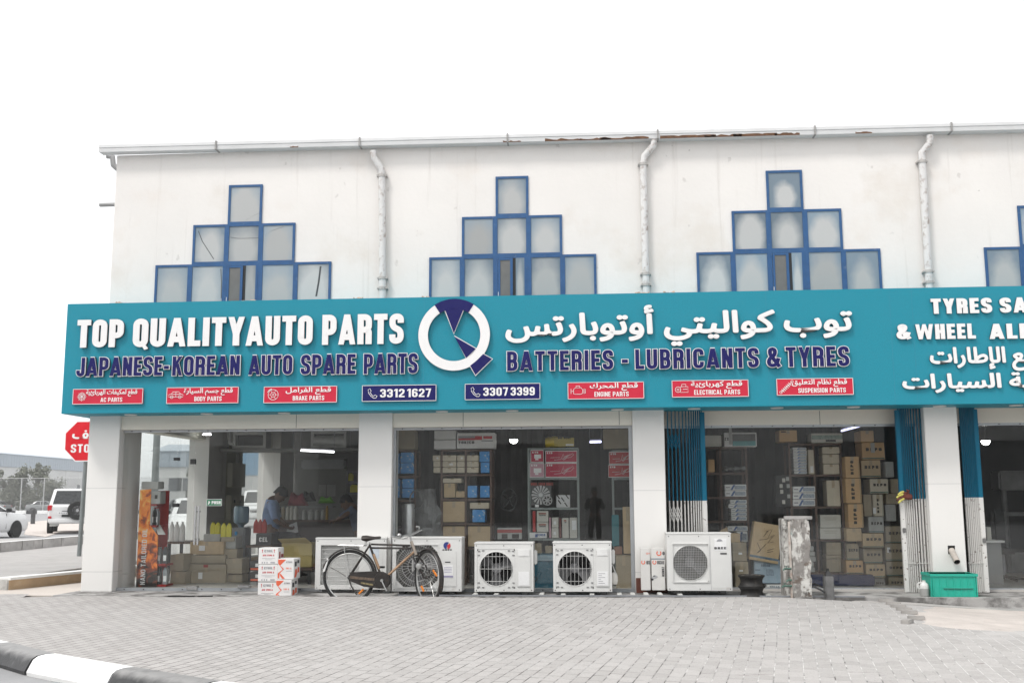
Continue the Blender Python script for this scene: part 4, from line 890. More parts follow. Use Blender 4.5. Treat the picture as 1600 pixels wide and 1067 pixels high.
        if x0 > 850:
            MB().tube([(b + .01, Y + .1, Z(.55)), (b + .04, Y + .08, Z(.4)), (b + .06, Y + .08, Z(.3)), (b + .03, Y + .08, Z(.22))], .006, 6).tube([(b + .02, Y + .1, Z(.5)), (b + .07, Y + .08, Z(.33)), (b + .05, Y + .09, Z(.15))], .005, 6).build('cable', m_wire, t)
            MB().lathe([(0, 0), (.04, .01), (.05, .06), (.045, .12), (.02, .16), (0, .165)], (b + .03, Y + .1, zb + .08), 12).build('wrapped_pipe', mat('foam_wrap', (.6, .58, .54), .8), t, smooth=True)
        else: MB().tube([(b + .01, Y + .1, Z(.3)), (b + .05, Y + .08, Z(.27)), (b + .02, Y + .08, Z(.2))], .007, 6).build('valve', m_dkmetal, t)
    if kind == 'square':
        MB().cbox(X(.72), X(.93), Y - .006, Y + .002, Z(.09), Z(.78), .015).build('service_panel', m_ac, t)
        logo(t, X(.79), Z(.87), .048, Y - .002, 'col'); strokes(MB(), 'GREE', X(.725), X(.86), Z(.765), Z(.8), Y - .0035, .0025, t=.26, gap=.12).build('lettering', m_txt, t)
        lb = MB().box(X(.735), X(.88), Y - .0085, Y - .0055, Z(.26), Z(.5)).build('paper_label', m_lab, t); q = MB()
        for k in range(4): q.box(X(.75), X(.86), Y - .0095, Y - .008, Z(.36 + .03 * k), Z(.368 + .03 * k))
        q.box(X(.735), X(.88), Y - .0095, Y - .008, Z(.265), Z(.3)).build('print', mat('print_violet', (.3, .28, .42), .6), lb)
        MB().box(X(.765), X(.84), Y - .008, Y - .005, Z(.545), Z(.565)).build('name_plate', m_txt, t)
    if kind == 'mesh':
        MB().box(X(.672), X(.676), Y - .0012, Y + .01, zb + .01, zt - .02).build('panel_seam', m_grey, t); MB().box(X(.69), X(.985), Y - .004, Y + .001, Z(.04), Z(.92)).build('service_panel', m_ac, t)
        lb = MB().box(X(.745), X(.93), Y - .0065, Y - .0035, Z(.71), Z(.92)).build('badge', m_lab, t)
        logo(t, X(.825), Z(.86), .04, Y - .008, 'grey'); strokes(MB(), 'GREE', X(.74), X(.925), Z(.735), Z(.775), Y - .009, .0025, t=.2, gap=.16).build('lettering', m_txt, t)
        MB().box(X(.83), X(.93), Y - .0085, Y - .0035, Z(.645), Z(.67)).build('name_plate', m_txt, t)
    if kind == 'coil':
        MB().cbox(X(.70), X(.95), Y - .004, Y + .002, Z(.08), Z(.92), .01).build('service_panel', m_ac, t)
        lb = MB().box(X(.76), X(.9), Y - .006, Y - .0035, Z(.62), Z(.85)).build('paper_label', mat('faded_label', (.55, .6, .66), .6, var=.1, scale=20), t)
    for u in (.14, .86):
        MB().cbox(X(u) - .04, X(u) + .04, Y + .01, Y + dep - .02, zb - .035, zb, .004).build('foot', m_foot, t)
    return t
def logo(t, x, z, r, Y, kind):
    q1, q2 = MB(), MB()
    def pie(mb, a0, a1, y, r0=0): mb.prism([(x + r0 * math.cos(R((a0 + a1) / 2)), z + r0 * math.sin(R((a0 + a1) / 2)))] + [(x + r * math.cos(R(a0 + (a1 - a0) * i / 12)), z + r * math.sin(R(a0 + (a1 - a0) * i / 12))) for i in range(13)], y - .002, y)
    if kind == 'col':
        pie(q1, 60, 260, Y); q1.build('emblem', mat('logo_blue', (.02, .04, .2), .5), t); pie(q2, -80, 40, Y - .001); q2.build('emblem', mat('logo_red', (.55, .03, .04), .5), t)
    else:
        pie(q1, 20, 165, Y, r * .25); q1.build('emblem', m_grey, t)
    return t
condenser(493.5, 603, 842, 920.5, -.12, 'coil', 'white condenser with an oblong coil grid standing behind the bicycle rear wheel', .1)
condenser(613.5, 721, 841.5, 923.5, -.42, 'square', 'white condenser with spiral wire guard and red and blue badge behind the bicycle front wheel')
condenser(741.5, 833.5, 849.5, 924, -.42, 'round', 'small white condenser with round fan and blank label next to the badged one')
condenser(864, 956.5, 848.5, 924, -.42, 'round', 'small white condenser with round fan, torn label and foam wrapped pipe at its side')
condenser(1041.5, 1144.5, 834.5, 922.5, -.40, 'mesh', 'yellowed white condenser with fine mesh guard standing before the first folding grille')
# pale sleepers and slim rail in front of the windows
for px in (742, 775, 846, 880, 925, 968, 989, 1010, 1032, 1063, 1200):
    x, z = P(px, 923, -.5); o = MB().cbox(x - .03, x + .03, -.53, -.2, .0005, .03, .004).build('spacer_block', mat('pale_spacer', (.5, .5, .48), .8, var=.1)); tag(o, 'small pale spacer block on the plinth under the condensers', 'block', 'spacer blocks on the plinth')
o = MB().cbox(-2.6, 3.4, -.548, -.538, .002, .022, .003).build('edge_rail', mat('rail_grey', (.3, .31, .33), .5, .3)); tag(o, 'thin grey metal rail along the front edge of the shop plinth', 'rail')

# ------------------------------------------------------------------ white oil boxes on the step
m_box = mat('white_carton', (.74, .73, .72), .6, var=.03, scale=6)
m_brick = mat('print_red', (.5, .02, .03), .6); m_org = mat('print_orange', (.72, .12, .05), .6)
def plainbox(name, label, cat, a, b, y0, y1, z0, z1, m, group=None, c=.006):
    t = thing(name, label, cat, ((a + b) / 2, (y0 + y1) / 2, z0), group); MB().cbox(a, b, y0, y1, z0, z1, c).build('carton_body', m, t); return t
def oilbox(x0, x1, y0, y1, Y, label, kind, dep=.26):
    (a, zt), (b, zb) = P(x0, y0, Y), P(x1, y1, Y)
    t = plainbox('oil_box', label, 'box', a, b, Y, Y + dep, zb, zt, m_box, 'white oil boxes stacked on the step'); w, h = b - a, zt - zb
    X = lambda u: a + w * u
    Z = lambda v: zb + h * v
    if kind == 0:
        q = MB()
        for u in (.2, .8): q.prism([(X(u - .012), Z(.7)), (X(u + .012), Z(.7)), (X(u + .012), Z(.84)), (X(u + .035), Z(.84)), (X(u), Z(.92)), (X(u - .035), Z(.84)), (X(u - .012), Z(.84))], Y - .002, Y)
        q.build('arrow_mark', m_brick, t)
        strokes(MB(), 'CTOIL', X(.3), X(.72), Z(.74), Z(.88), Y - .002, .002, t=.2, gap=.12).build('lettering', m_grey, t)
        strokes(MB(), 'ATF TYPE A', X(.22), X(.8), Z(.5), Z(.6), Y - .002, .002, t=.26, gap=.14).build('lettering', m_brick, t)
        q = MB().box(X(.18), X(.85), Y - .0015, Y, Z(.35), Z(.37)).box(X(.35), X(.7), Y - .0015, Y, Z(.28), Z(.295))
        for u in (.18, .3, .42): q.box(X(u), X(u + .05), Y - .0015, Y, Z(.07), Z(.15))
        q.box(X(.62), X(.84), Y - .0015, Y, Z(.07), Z(.15)); q.build('print', m_grey, t)
        q = MB().box(b, b + .0015, Y + .04, Y + .1, Z(.15), Z(.75)).box(b, b + .0015, Y + .13, Y + .24, Z(.4), Z(.6)).box(b, b + .0015, Y + .12, Y + .24, Z(.12), Z(.25)); q.build('side_print', mat('print_maroon', (.3, .06, .06), .6), t)
    else:
        q = MB(); q.prism([(X(0.01), Z(.96)), (X(.0 + .01), Z(.78)), (X(.3), Z(.48)), (X(.01), Z(.3)), (X(.01), Z(.08)), (X(.1), Z(.04)), (X(.12), Z(.3)), (X(.38), Z(.5)), (X(.14), Z(.68)), (X(.5), Z(.96))], Y - .002, Y); q.prism([(X(.16), Z(.3)), (X(.45), Z(.04)), (X(.28), Z(.04)), (X(.14), Z(.2))], Y - .002, Y)
        q.build('chevron_print', m_org, t)
        strokes(MB(), 'CTOIL', X(.52), X(.9), Z(.8), Z(.88), Y - .002, .002, t=.2, gap=.12).build('lettering', m_grey, t); strokes(MB(), '4X4 L', X(.5), X(.85), Z(.5), Z(.58), Y - .002, .002, t=.2, gap=.12).build('lettering', m_org, t)
        q = MB().box(X(.5), X(.86), Y - .0015, Y, Z(.4), Z(.42)); q.build('print', m_grey, t)
        q = MB().box(b, b + .0015, Y + .03, Y + .12, Z(.62), Z(.85)).box(b, b + .0015, Y + .15, Y + .24, Z(.75), Z(.9)); q.build('side_print', m_txt, t)
        q = MB()
        q.add([(b + .0015, Y + .02, Z(.1)), (b + .0015, Y + .1, Z(.08)), (b + .0015, Y + .16, Z(.3)), (b + .0015, Y + .12, Z(.5)), (b + .0015, Y + .06, Z(.48))], [(0, 1, 2, 3, 4)]); q.box(b, b + .0018, Y + .17, Y + .25, Z(.3), Z(.55)); q.build('side_print', m_org, t)
    return t
oilbox(404.2, 434.3, 855.5, 881.4, -.35, 'white oil box with red up arrows, on top of its stack of three', 0)
oilbox(403.6, 434, 882, 908.4, -.36, 'white oil box with red up arrows, in the middle of its stack of three', 0)
oilbox(403, 431.5, 909, 936, -.355, 'white oil box with red up arrows, lowest of its stack of three', 0)
oilbox(434.6, 459, 872.5, 905, -.45, 'white oil box with orange chevron print, upper of the two', 1, .3)
oilbox(431.6, 455, 905.6, 937, -.47, 'white oil box with orange chevron print, lower of the two', 1, .3)

# ------------------------------------------------------------------ bicycle
YB = -.80
bk = thing('bicycle', 'old black roadster bicycle with rusty paint leaning at the condensers, front wheel turned', 'bicycle', (P(600, 900, YB)[0], YB, -.115))
def B(x, y, dy=0.0):
    X_, Z_ = P(470 + x / 5.714, 800 + y / 5.714, YB + dy); return Vector((X_, YB + dy, Z_))
m_bk = mat('worn_black_paint', (.028, .024, .022), .4, .2, var=.25, scale=12, dirt=(.16, .09, .055), dscale=16, damt=.8, dthr=.6)
m_tan = mat('bare_rusty_tube', (.36, .23, .14), .5, .2, var=.2, scale=14, dirt=(.08, .05, .04), dscale=14, dthr=.58)
m_tyre = mat('bicycle_tyre', (.022, .022, .022), .8, var=.2); m_chr = mat('chrome', (.5, .5, .49), .36, .9, var=.05, dirt=(.25, .2, .16), dscale=20, dthr=.63)
m_refl = mat('orange_reflector', (.85, .25, .02), .3)
rh = B(428, 577); rh.x = (B(218, 0).x + B(668, 0).x) / 2; RW = .345
def wheel(c, ax, name='wheel'):
    ax = ax.normalized(); u = Vector((0, 0, 1)); v = ax.cross(u).normalized(); pt = lambda r, a, k=0: c + (u * math.cos(a) + v * math.sin(a)) * r + ax * k
    n = 48; w = MB().tube([pt(RW - .017, 2 * PI * k / n) for k in range(n)], .018, 8, closed=True).build('wheel', m_tyre, bk, smooth=True)
    MB().tube([pt(RW - .045, 2 * PI * k / n) for k in range(n)], .011, 6, closed=True).build('rim', m_chr, w, smooth=True)
    sp = MB()
    for k in range(32):
        a = 2 * PI * k / 32; sg = 1 if k % 2 else -1; sp.tube([pt(.02, a + .9 * (1 if k % 4 < 2 else -1), .025 * sg), pt(RW - .05, a)], .0011, 3, cap=False)
    sp.build('spokes', m_chr, w); MB().tube([c - ax * .045, c - ax * .03, c + ax * .03, c + ax * .045], [.012, .022, .022, .012], 10).build('hub', m_bk, w, smooth=True); return w
wheel(rh, Vector((0, 1, 0)))
fa = Vector((math.sin(R(48)), -math.cos(R(48)), 0)) ; fa = Vector((math.sin(R(52)), math.cos(R(52)), 0))
fh = B(1135, 545, -.05); fh.z = rh.z
wheel(fh, fa)
BB = B(735, 603); st = B(612, 285); hb = B(1030, 380); ht = B(985, 258)
fr = MB().tube([st + Vector((0, 0, .0)), B(690, 500), BB], .015, 8)
fr.tube([B(628, 285), B(975, 296)], .013, 8).tube([B(624, 318), B(985, 322)], .013, 8)
for s in (-1, 1): fr.tube([st + Vector((0, .02 * s, -.02)), rh + Vector((0, .06 * s, 0))], .009, 6); fr.tube([BB + Vector((0, .02 * s, 0)), rh + Vector((0, .06 * s, 0))], .009, 6)
fr.build('frame', m_bk, bk, smooth=True)
MB().tube([B(1012, 352), BB], .0155, 8).build('down_tube', m_tan, bk, smooth=True)
MB().tube([B(650, 372, -.016), B(700, 505, -.016)], .0165, 8).build('seat_tube_sleeve', m_tan, bk, smooth=True)
MB().tube([ht, hb], .02, 10).build('head_tube', mat('silver_head', (.38, .33, .28), .4, .5, var=.2), bk, smooth=True)
fk = MB(); v = fa
for s in (-1, 1): fk.tube([hb, hb + fa * .045 * s + Vector((0, 0, -.03)), (hb * .5 + fh * .5) + fa * .055 * s, fh + fa * .055 * s], .011, 7)
fk.build('fork', m_bk, bk, smooth=True)
def mud(c, ax, a0, a1, name='mudguard', m=m_bk):
    u = Vector((0, 0, 1)); vv = ax.cross(u).normalized(); secs = []; n = 26
    for k in range(n + 1):
        a = R(a0 + (a1 - a0) * k / n); d = u * math.cos(a) + vv * math.sin(a)
        ring = [c + d * (RW + .012) + ax * .032, c + d * (RW + .024) + ax * .02, c + d * (RW + .028), c + d * (RW + .024) - ax * .02, c + d * (RW + .012) - ax * .032]
        secs.append(ring + [p - d * .003 for p in ring[::-1]])
    return MB().loft(secs).build(name, m, bk, smooth=True)
mud(rh, Vector((0, 1, 0)), -72, 98); mud(fh, fa, -40, 115)
cg = MB(); hx = [B(440, 530, -.05), B(760, 530, -.05)]
cg.add([], [])
pts = [(436, 535), (640, 525), (735, 530), (800, 565), (805, 630), (770, 672), (700, 680), (560, 662), (440, 612)]
cg.prism([(B(x, y, -.05).x, B(x, y, -.05).z) for x, y in pts], YB - .062, YB - .038); cgo = cg.build('chain_guard', m_bk, bk)
MB().prism([(B(x, y, -.07).x, B(x, y, -.07).z) for x, y in ((440, 568), (660, 590), (660, 612), (440, 592))], YB - .066, YB - .061).build('pale_stripe', mat('dull_stripe', (.12, .085, .06), .5, var=.4, scale=30), cgo)
MB().prism([(B(x, y, -.07).x, B(x, y, -.07).z) for x, y in ((535, 622), (645, 640), (645, 655), (535, 637))], YB - .066, YB - .061).build('gold_lettering_band', mat('gold_print', (.2, .16, .08), .5, var=.5, scale=60), cgo)
MB().lathe([(0, .012), (.1, .012), (.105, 0), (.1, -.01)], (BB.x, YB - .064, BB.z), 24, 'y').build('chain_disc', m_bk, bk, smooth=True)
MB().lathe([(0, .03), (.018, .03), (.02, 0)], (BB.x, YB - .075, BB.z), 10, 'y').build('crank_boss', m_chr, bk)
MB().tube([BB + Vector((0, -.1, 0)), B(765, 705, -.1)], .009, 6).build('crank', m_chr, bk, smooth=True)
pd = B(770, 712, -.13); MB().cbox(pd.x - .045, pd.x + .045, pd.y - .04, pd.y + .04, pd.z - .012, pd.z + .012, .004).build('pedal', m_foot, bk)
pd = BB * 2 - B(770, 712, 0) + Vector((0, .12, 0)); MB().cbox(pd.x - .045, pd.x + .045, pd.y - .04, pd.y + .04, pd.z - .012, pd.z + .012, .004).build('pedal', m_foot, bk)
sd_ = B(628, 232); secs = []
for u, hw, zt_, zb_ in ((-.125, .02, .02, -.01), (-.115, .075, .035, -.03), (-.06, .095, .038, -.045), (-.01, .075, .03, -.03), (.05, .035, .022, -.015), (.11, .024, .026, -.012), (.13, .008, .02, 0)):
    secs.append([sd_ + Vector((u, hw * math.cos(a), (zt_ if math.sin(a) > 0 else -zb_) * math.sin(a))) for a in [2 * PI * k / 12 for k in range(12)]])
MB().loft(secs).build('saddle', mat('saddle_leather', (.03, .022, .018), .5, var=.2), bk, smooth=True)
MB().tube([st, B(617, 268)], .012, 8).build('seat_post', m_chr, bk); sp_ = MB()
for s in (-1, 1): sp_.tube([B(600, 285) + Vector((-.03, .05 * s, -.03 + .012 * math.sin(k * 1.57))) + Vector((.005 * math.cos(k * 1.57), 0, .008 * k)) for k in range(9)], .005, 5)
sp_.build('saddle_spring', m_chr, bk)
hc = B(975, 205); hd = Vector((fa.x, fa.y, 0)).normalized()
MB().tube([ht, hc], .012, 8).build('stem', m_chr, bk)
fw = Vector((-hd.y, hd.x, 0)) * -1
# the bars: near end sweeps to the left over the wheel, far end rises to the right
MB().tube([B(805, 215, -.25), B(850, 222, -.2), B(890, 225, -.14), B(930, 205, -.06), hc + Vector((0, 0, .004)), B(1035, 172, .12), B(1058, 155, .2), B(1058, 130, .24), B(1030, 130, .26)], .011, 8).build('handlebar', m_chr, bk, smooth=True)
MB().tube([B(905, 240, -.18), B(960, 222, -.04), B(1080, 158, .14)], .005, 6).build('brake_lever', m_chr, bk, smooth=True)
MB().lathe([(0, .028), (.02, .022), (.034, .004), (.034, 0)], tuple(B(880, 205, -.14)), 14).build('bell', m_chr, bk, smooth=True)
MB().cbox(*(lambda p: (p.x - .012, p.x + .012, p.y - .012, p.y + .012, p.z - .07, p.z + .09))(B(1000, 480, 0))).build('lamp_bracket', m_chr, bk)
lp_ = B(1055, 478, -.08); MB().lathe([(0, .05), (.035, .045), (.04, 0), (.02, -.04), (0, -.045)], tuple(lp_), 14, 'y').build('headlamp', m_chr, bk, smooth=True)
mg = MB(); q = B(228, 470, 0); mg.cbox(q.x - .012, q.x + .012, q.y - .03, q.y + .03, q.z - .09, q.z + .09, .006).xf(Matrix.Translation(q) @ Matrix.Rotation(R(18), 4, 'Y') @ Matrix.Translation(-q)); mg.build('white_tail_patch', m_white, bk)
MB().cbox(q.x - .022, q.x - .006, q.y - .02, q.y + .02, q.z - .02, q.z + .012, .004).build('tail_reflector', mat('red_reflector', (.6, .02, .02), .3), bk)
for (x0_, y0_, x1_, y1_, dy) in ((520, 728, 560, 684, -.02), (1180, 515, 1215, 570, -.1), (1075, 655, 1098, 705, -.12)):
    MB().tube([B(x0_, y0_, dy), B(x1_, y1_, dy)], .014, 6).build('spoke_reflector', m_refl, bk)
MB().tube([rh + Vector((0, -.05, 0)), B(452, 660, -.06), B(500, 735, -.07)], .01, 6).build('rear_stand', m_bk, bk, smooth=True)
cr_ = MB()
for z in (-.0,):
    a_, b_ = B(330, 295, -.06), B(560, 300, -.06)
    for y in (-.07, 0, .07): cr_.tube([Vector((a_.x, YB + y, a_.z)), Vector((b_.x, YB + y, b_.z))], .005, 5)
    for k in range(4): x = a_.x + (b_.x - a_.x) * k / 3; cr_.tube([(x, YB - .07, a_.z), (x, YB + .07, a_.z)], .005, 5)
    for s in (-1, 1): cr_.tube([Vector((a_.x + .08, YB + .065 * s, a_.z)), rh + Vector((0, .065 * s, 0))], .005, 5)
cr_.build('carrier', m_chr, bk)
MB().tube([B(262, 490, -.02), B(330, 525, -.03), B(400, 570, -.05)], .004, 5).build('mudguard_stay', m_bk, bk)

# ------------------------------------------------------------------ folding grilles
def grille_mat(name, zsplit):
    m = bpy.data.materials.new(name); m.use_nodes = True; t = m.node_tree; b = t.nodes['Principled BSDF']; L = t.links.new
    tc = t.nodes.new('ShaderNodeTexCoord'); sx = t.nodes.new('ShaderNodeSeparateXYZ'); L(tc.outputs['Object'], sx.inputs[0])
    gt_ = t.nodes.new('ShaderNodeMath'); gt_.operation = 'GREATER_THAN'; L(sx.outputs[2], gt_.inputs[0]); gt_.inputs[1].default_value = zsplit
    n = t.nodes.new('ShaderNodeTexNoise'); n.inputs['Scale'].default_value = 30; L(tc.outputs['Object'], n.inputs['Vector'])
    r = t.nodes.new('ShaderNodeMapRange'); L(n.outputs[0], r.inputs[0]); r.inputs[1].default_value = .66; r.inputs[2].default_value = .7
    x1 = t.nodes.new('ShaderNodeMixRGB'); L(r.outputs[0], x1.inputs[0]); x1.inputs[1].default_value = (.66, .65, .63, 1); x1.inputs[2].default_value = (.15, .12, .1, 1)
    x = t.nodes.new('ShaderNodeMixRGB'); L(gt_.outputs[0], x.inputs[0]); L(x1.outputs[0], x.inputs[1]); x.inputs[2].default_value = (.003, .125, .215, 1)
    L(x.outputs[0], b.inputs['Base Color']); b.inputs['Roughness'].default_value = .5; b.inputs['Specular IOR Level'].default_value = .2; return m
def grille(x0, x1, ytop, ybot, Y, ysplit, widths, post, label):
    zt = P(x0, ytop, Y)[1]; zb = P(x0, ybot, Y)[1]; a = P(x0, 780, Y)[0]; b = P(x1, 780, Y)[0]; zs = P((x0 + x1) / 2, ysplit, Y)[1]
    t = thing('folding_grille', label, 'grille', ((a + b) / 2, Y, zb), 'folding metal grilles of the right hand shops')
    m = grille_mat('two_tone_grille', zs - zb); tot = sum(widths); pos = []; acc = 0
    for w in widths: pos.append(a + (b - a) * (acc + w / 2) / tot); acc += w
    for x in pos:
        o = MB().box(x - .0075, x + .0075, Y - .012, Y + .016, zb, zt); o.box(x - .0075, x - .004, Y - .018, Y - .012, zb, zt); o.box(x + .004, x + .0075, Y - .018, Y - .012, zb, zt); o.build('upright', m, t)
    # pivoting lattice straps in three bands
    for f0 in (.16, .56, .86):
        la = MB()
        for x, x2 in zip(pos, pos[1:]):
            if x2 - x < .05: continue
            for dz in (0, .08): 
                zc = zt - (zt - zb) * f0 - dz; hh = min(.16, .15)
                la.tube([(x, Y - .02, zc + hh / 2), (x2, Y - .02, zc - hh / 2)], .0055, 4); la.tube([(x, Y + .022, zc - hh / 2), (x2, Y + .022, zc + hh / 2)], .0055, 4)
        if la.v: la.build('lattice', m, t)
    px_ = b if post == 'r' else a
    o = MB().cbox(px_ - .03, px_ + .03, Y - .025, Y + .025, zb, zt - .03, .004).build('lock_post', m, t)
    z = P(x1, 844, Y)[1] if post == 'r' else P(x0, 828, Y)[1]
    MB().cbox(px_ - .022, px_ + .022, Y - .045, Y - .026, z - .03, z + .03, .006).build('padlock' if post != 'r' else 'keeper', mat('padlock_grey', (.2, .2, .2), .4, .6), t)
    MB().box(a - .02, b + .02, Y - .03, Y - .026, zb + .38, zb + .386).build('tie_rod', m, t)
    return t
grille(1043, 1101, 641, 926, .18, 782, [1.5, 1.5, 1.45, 1.4, 1.3, 1.25, 1.0, .9, .85, .8, .8, .7, .6], 'r', 'half open folding grille of blue and white bars behind the yellowed condenser')
grille(1409, 1457, 637, 925, .14, 779, [.8, .6, .6, .65, .7, .75, .9, 1, 1, 1.05, 1.05, 1], 'l', 'folded blue and white grille with a padlock, hung with a work glove')
grille(1507, 1532, 636, 925, .14, 777, [.75, .7, .7, .7, .65, .65, .65, .6, .6], 'r', 'tightly folded blue and white grille behind the green crate, next to the dark shop')
# work glove on the grille
gx, gz = P(1412, 777, .08)
gl = thing('work_glove', 'yellow and dark red work glove stuck on the grille post', 'glove', (gx, .08, gz))
bm_ = MB()
def finger(mb, pts, r): return mb.tube(pts, r, 8)
hand = MB(); hand.loft([[(gx + .045 + u, .08 + w * math.cos(a), gz + .02 + h_ * math.sin(a) - u * .25) for a in [2 * PI * k / 10 for k in range(10)]] for u, w, h_ in ((.06, .03, .035), (.02, .035, .05), (-.04, .03, .055), (-.06, .02, .05))])
hand.build('palm', mat('glove_dark', (.12, .03, .02), .9, var=.4, scale=30), gl, smooth=True)
for k, (dz, ln) in enumerate(((.045, .08), (.015, .10), (-.015, .1), (-.045, .08))):
    finger(MB(), [(gx, .075, gz + .03 + dz), (gx - ln * .5, .06, gz + .015 + dz * 1.1), (gx - ln, .055, gz - .02 + dz * 1.2)], [.017, .016, .012]).build('finger', mat('glove_yellow', (.55, .5, .12), .9, var=.2, scale=40) if k != 2 else MATS['glove_dark'], gl, smooth=True)
finger(MB(), [(gx + .04, .06, gz + .06), (gx + .06, .04, gz + .09), (gx + .03, .04, gz + .1)], [.016, .015, .011]).build('thumb', MATS['glove_dark'], gl, smooth=True)

# ------------------------------------------------------------------ green crate, jug, wall spout, post, can, wheel rims
(a, zt), (b, zb) = P(1453.5, 896, -.45), P(1528, 924.5, -.45)
cr = thing('plastic_crate', 'turquoise green plastic crate on the kerb in front of the last white column', 'crate', ((a + b) / 2, -.3, 0.001)); zb = .003
m_cr = mat('turquoise_plastic', (.012, .38, .28), .45, var=.08, scale=5, dirt=(.02, .2, .16), dscale=9, damt=.5, dthr=.6)
w = MB(); y0, y1 = -.45, -.08; th = .012; tp = .02
w.box(a + tp, b - tp, y0, y0 + th, zb, zt).box(a + tp, b - tp, y1 - th, y1, zb, zt).box(a, a + th, y0, y1, zb, zt).box(b - th, b, y0, y1, zb, zt).box(a + th, b - th, y0 + th, y1 - th, zb, zb + .01)
w.build('crate_body', m_cr, cr)
rm_ = MB(); rm_.cbox(a - .012, b + .012, y0 - .015, y0 + .012, zt - .035, zt, .004).cbox(a - .012, b + .012, y1 - .012, y1 + .012, zt - .035, zt, .004).cbox(a - .012, a + .012, y0 - .01, y1, zt - .035, zt - .001, .004).cbox(b - .012, b + .012, y0 - .01, y1, zt - .035, zt - .001, .004); rm_.build('rim', m_cr, cr)
rb = MB()
for k in range(7): x = a + .03 + (b - a - .06) * k / 6; rb.box(x - .006, x + .006, y0 - .008, y0 + .001, zb, zt - .03)
rb.box(a + .15, b - .06, y0 - .012, y0 - .002, zb + .105, zb + .12); rb.build('rib', m_cr, cr)
MB().box(a + .15, b - .06, y0 - .013, y0 - .011, zb + .098, zb + .106).build('dark_line', mat('crate_dark', (.03, .06, .05), .8), cr)  # thin dark line along the lower edge of the rib
x, _ = P(1444.5, 915, -.4)
jg = thing('plastic_jug', 'cloudy white plastic jug half full of grey liquid beside the green crate', 'jug', (x, -.38, 0.001))
m_jug = mat('cloudy_plastic', (.62, .62, .60), .35, var=.05); m_liq = mat('murky_liquid', (.33, .33, .32), .35, var=.1)
MB().lathe([(.052, 0), (.056, .01), (.056, .098)], (x, -.38, .002), 18).build('liquid_level', m_liq, jg, smooth=True)
MB().lathe([(.0565, .0985), (.0565, .13), (.05, .155), (.028, .175), (.022, .18), (.022, .2), (.0, .2)], (x, -.38, .002), 18).build('jug_body', m_jug, jg, smooth=True)
MB().tube([(x - .03, -.38, .18), (x - .075, -.38, .165), (x - .08, -.38, .11), (x - .052, -.38, .095)], .011, 8).build('handle', m_jug, jg, smooth=True)
(x, z), (x2, z2) = P(1487, 858, -.01), P(1493, 875, -.14)
sp = thing('wall_spout', 'stubby grey pipe spout poking out of a square hole in the last white column', 'pipe', (x, 0, z))
MB().box(x - .045, x + .045, -.004, .02, z - .06, z + .05).build('hole', mat('hole_black', (.008, .008, .008), .9), sp)
p0, p1 = Vector((x, .0, z - .01)), Vector((x2, -.2, z2 - .02)); dd = (p1 - p0).normalized()
MB().tube([p0 + dd * .0, p1], .04, 14, cap=False).build('pipe', mat('weathered_pipe', (.42, .38, .34), .7, var=.2, scale=12, dirt=(.15, .1, .08), dscale=14, dthr=.55), sp, smooth=True)
MB().lathe([(0, 0), (.037, 0)], (0, 0, 0), 14).xf(Matrix.Translation(p1 - dd * .012) @ dd.to_track_quat('Z', 'Y').to_matrix().to_4x4()).build('pipe_mouth', MATS['hole_black'], sp)
# concrete post with taps
YP = -.62
(a, zt), (b, _) = P(1235, 812, YP), P(1264, 812, YP); zbp = -.115
po = thing('concrete_post', 'scabby concrete post with peeling white and green paint and old taps', 'post', ((a + b) / 2, YP + .2, zbp))
def scab():
    m = bpy.data.materials.new('peeling_paint_concrete'); m.use_nodes = True; t = m.node_tree; bs = t.nodes['Principled BSDF']; L = t.links.new; tc = t.nodes.new('ShaderNodeTexCoord')
    def nz(sc, lo, hi, det=9, sq=(1, 1, 1)):
        mp = t.nodes.new('ShaderNodeMapping'); mp.inputs['Scale'].default_value = sq; L(tc.outputs['Object'], mp.inputs[0])
        n = t.nodes.new('ShaderNodeTexNoise'); n.inputs['Scale'].default_value = sc; n.inputs['Detail'].default_value = det; n.inputs['Roughness'].default_value = .68; L(mp.outputs[0], n.inputs['Vector'])
        r = t.nodes.new('ShaderNodeMapRange'); L(n.outputs[0], r.inputs[0]); r.inputs[1].default_value = lo; r.inputs[2].default_value = hi; return r.outputs[0]
    out = None; base = (.25, .235, .22, 1)
    def mix(f, c):
        nonlocal out
        x = t.nodes.new('ShaderNodeMixRGB'); L(f, x.inputs[0])
        if out is None: x.inputs[1].default_value = base
        else: L(out, x.inputs[1])
        x.inputs[2].default_value = c; out = x.outputs[0]
    mix(nz(3.2, .46, .52, sq=(1.4, 1.4, .8)), (.6, .59, .56, 1)); mix(nz(4.1, .60, .63, sq=(1.6, 1, .5)), (.10, .22, .21, 1)); mix(nz(6, .57, .62), (.16, .13, .11, 1)); mix(nz(2.3, .54, .62), (.075, .07, .065, 1)); mix(nz(26, .62, .68), (.12, .11, .1, 1))
    L(out, bs.inputs['Base Color']); bs.inputs['Roughness'].default_value = .9
    n = t.nodes.new('ShaderNodeTexNoise'); n.inputs['Scale'].default_value = 18; n.inputs['Detail'].default_value = 8; L(tc.outputs['Object'], n.inputs['Vector'])
    bp = t.nodes.new('ShaderNodeBump'); bp.inputs['Strength'].default_value = .8; bp.inputs['Distance'].default_value = .02; L(n.outputs[0], bp.inputs['Height']); L(bp.outputs[0], bs.inputs['Normal']); return m
ms = scab()
bm = bmesh.new(); bmesh.ops.create_cube(bm, size=1); bmesh.ops.subdivide_edges(bm, edges=list(bm.edges), cuts=9, use_grid_fill=True)
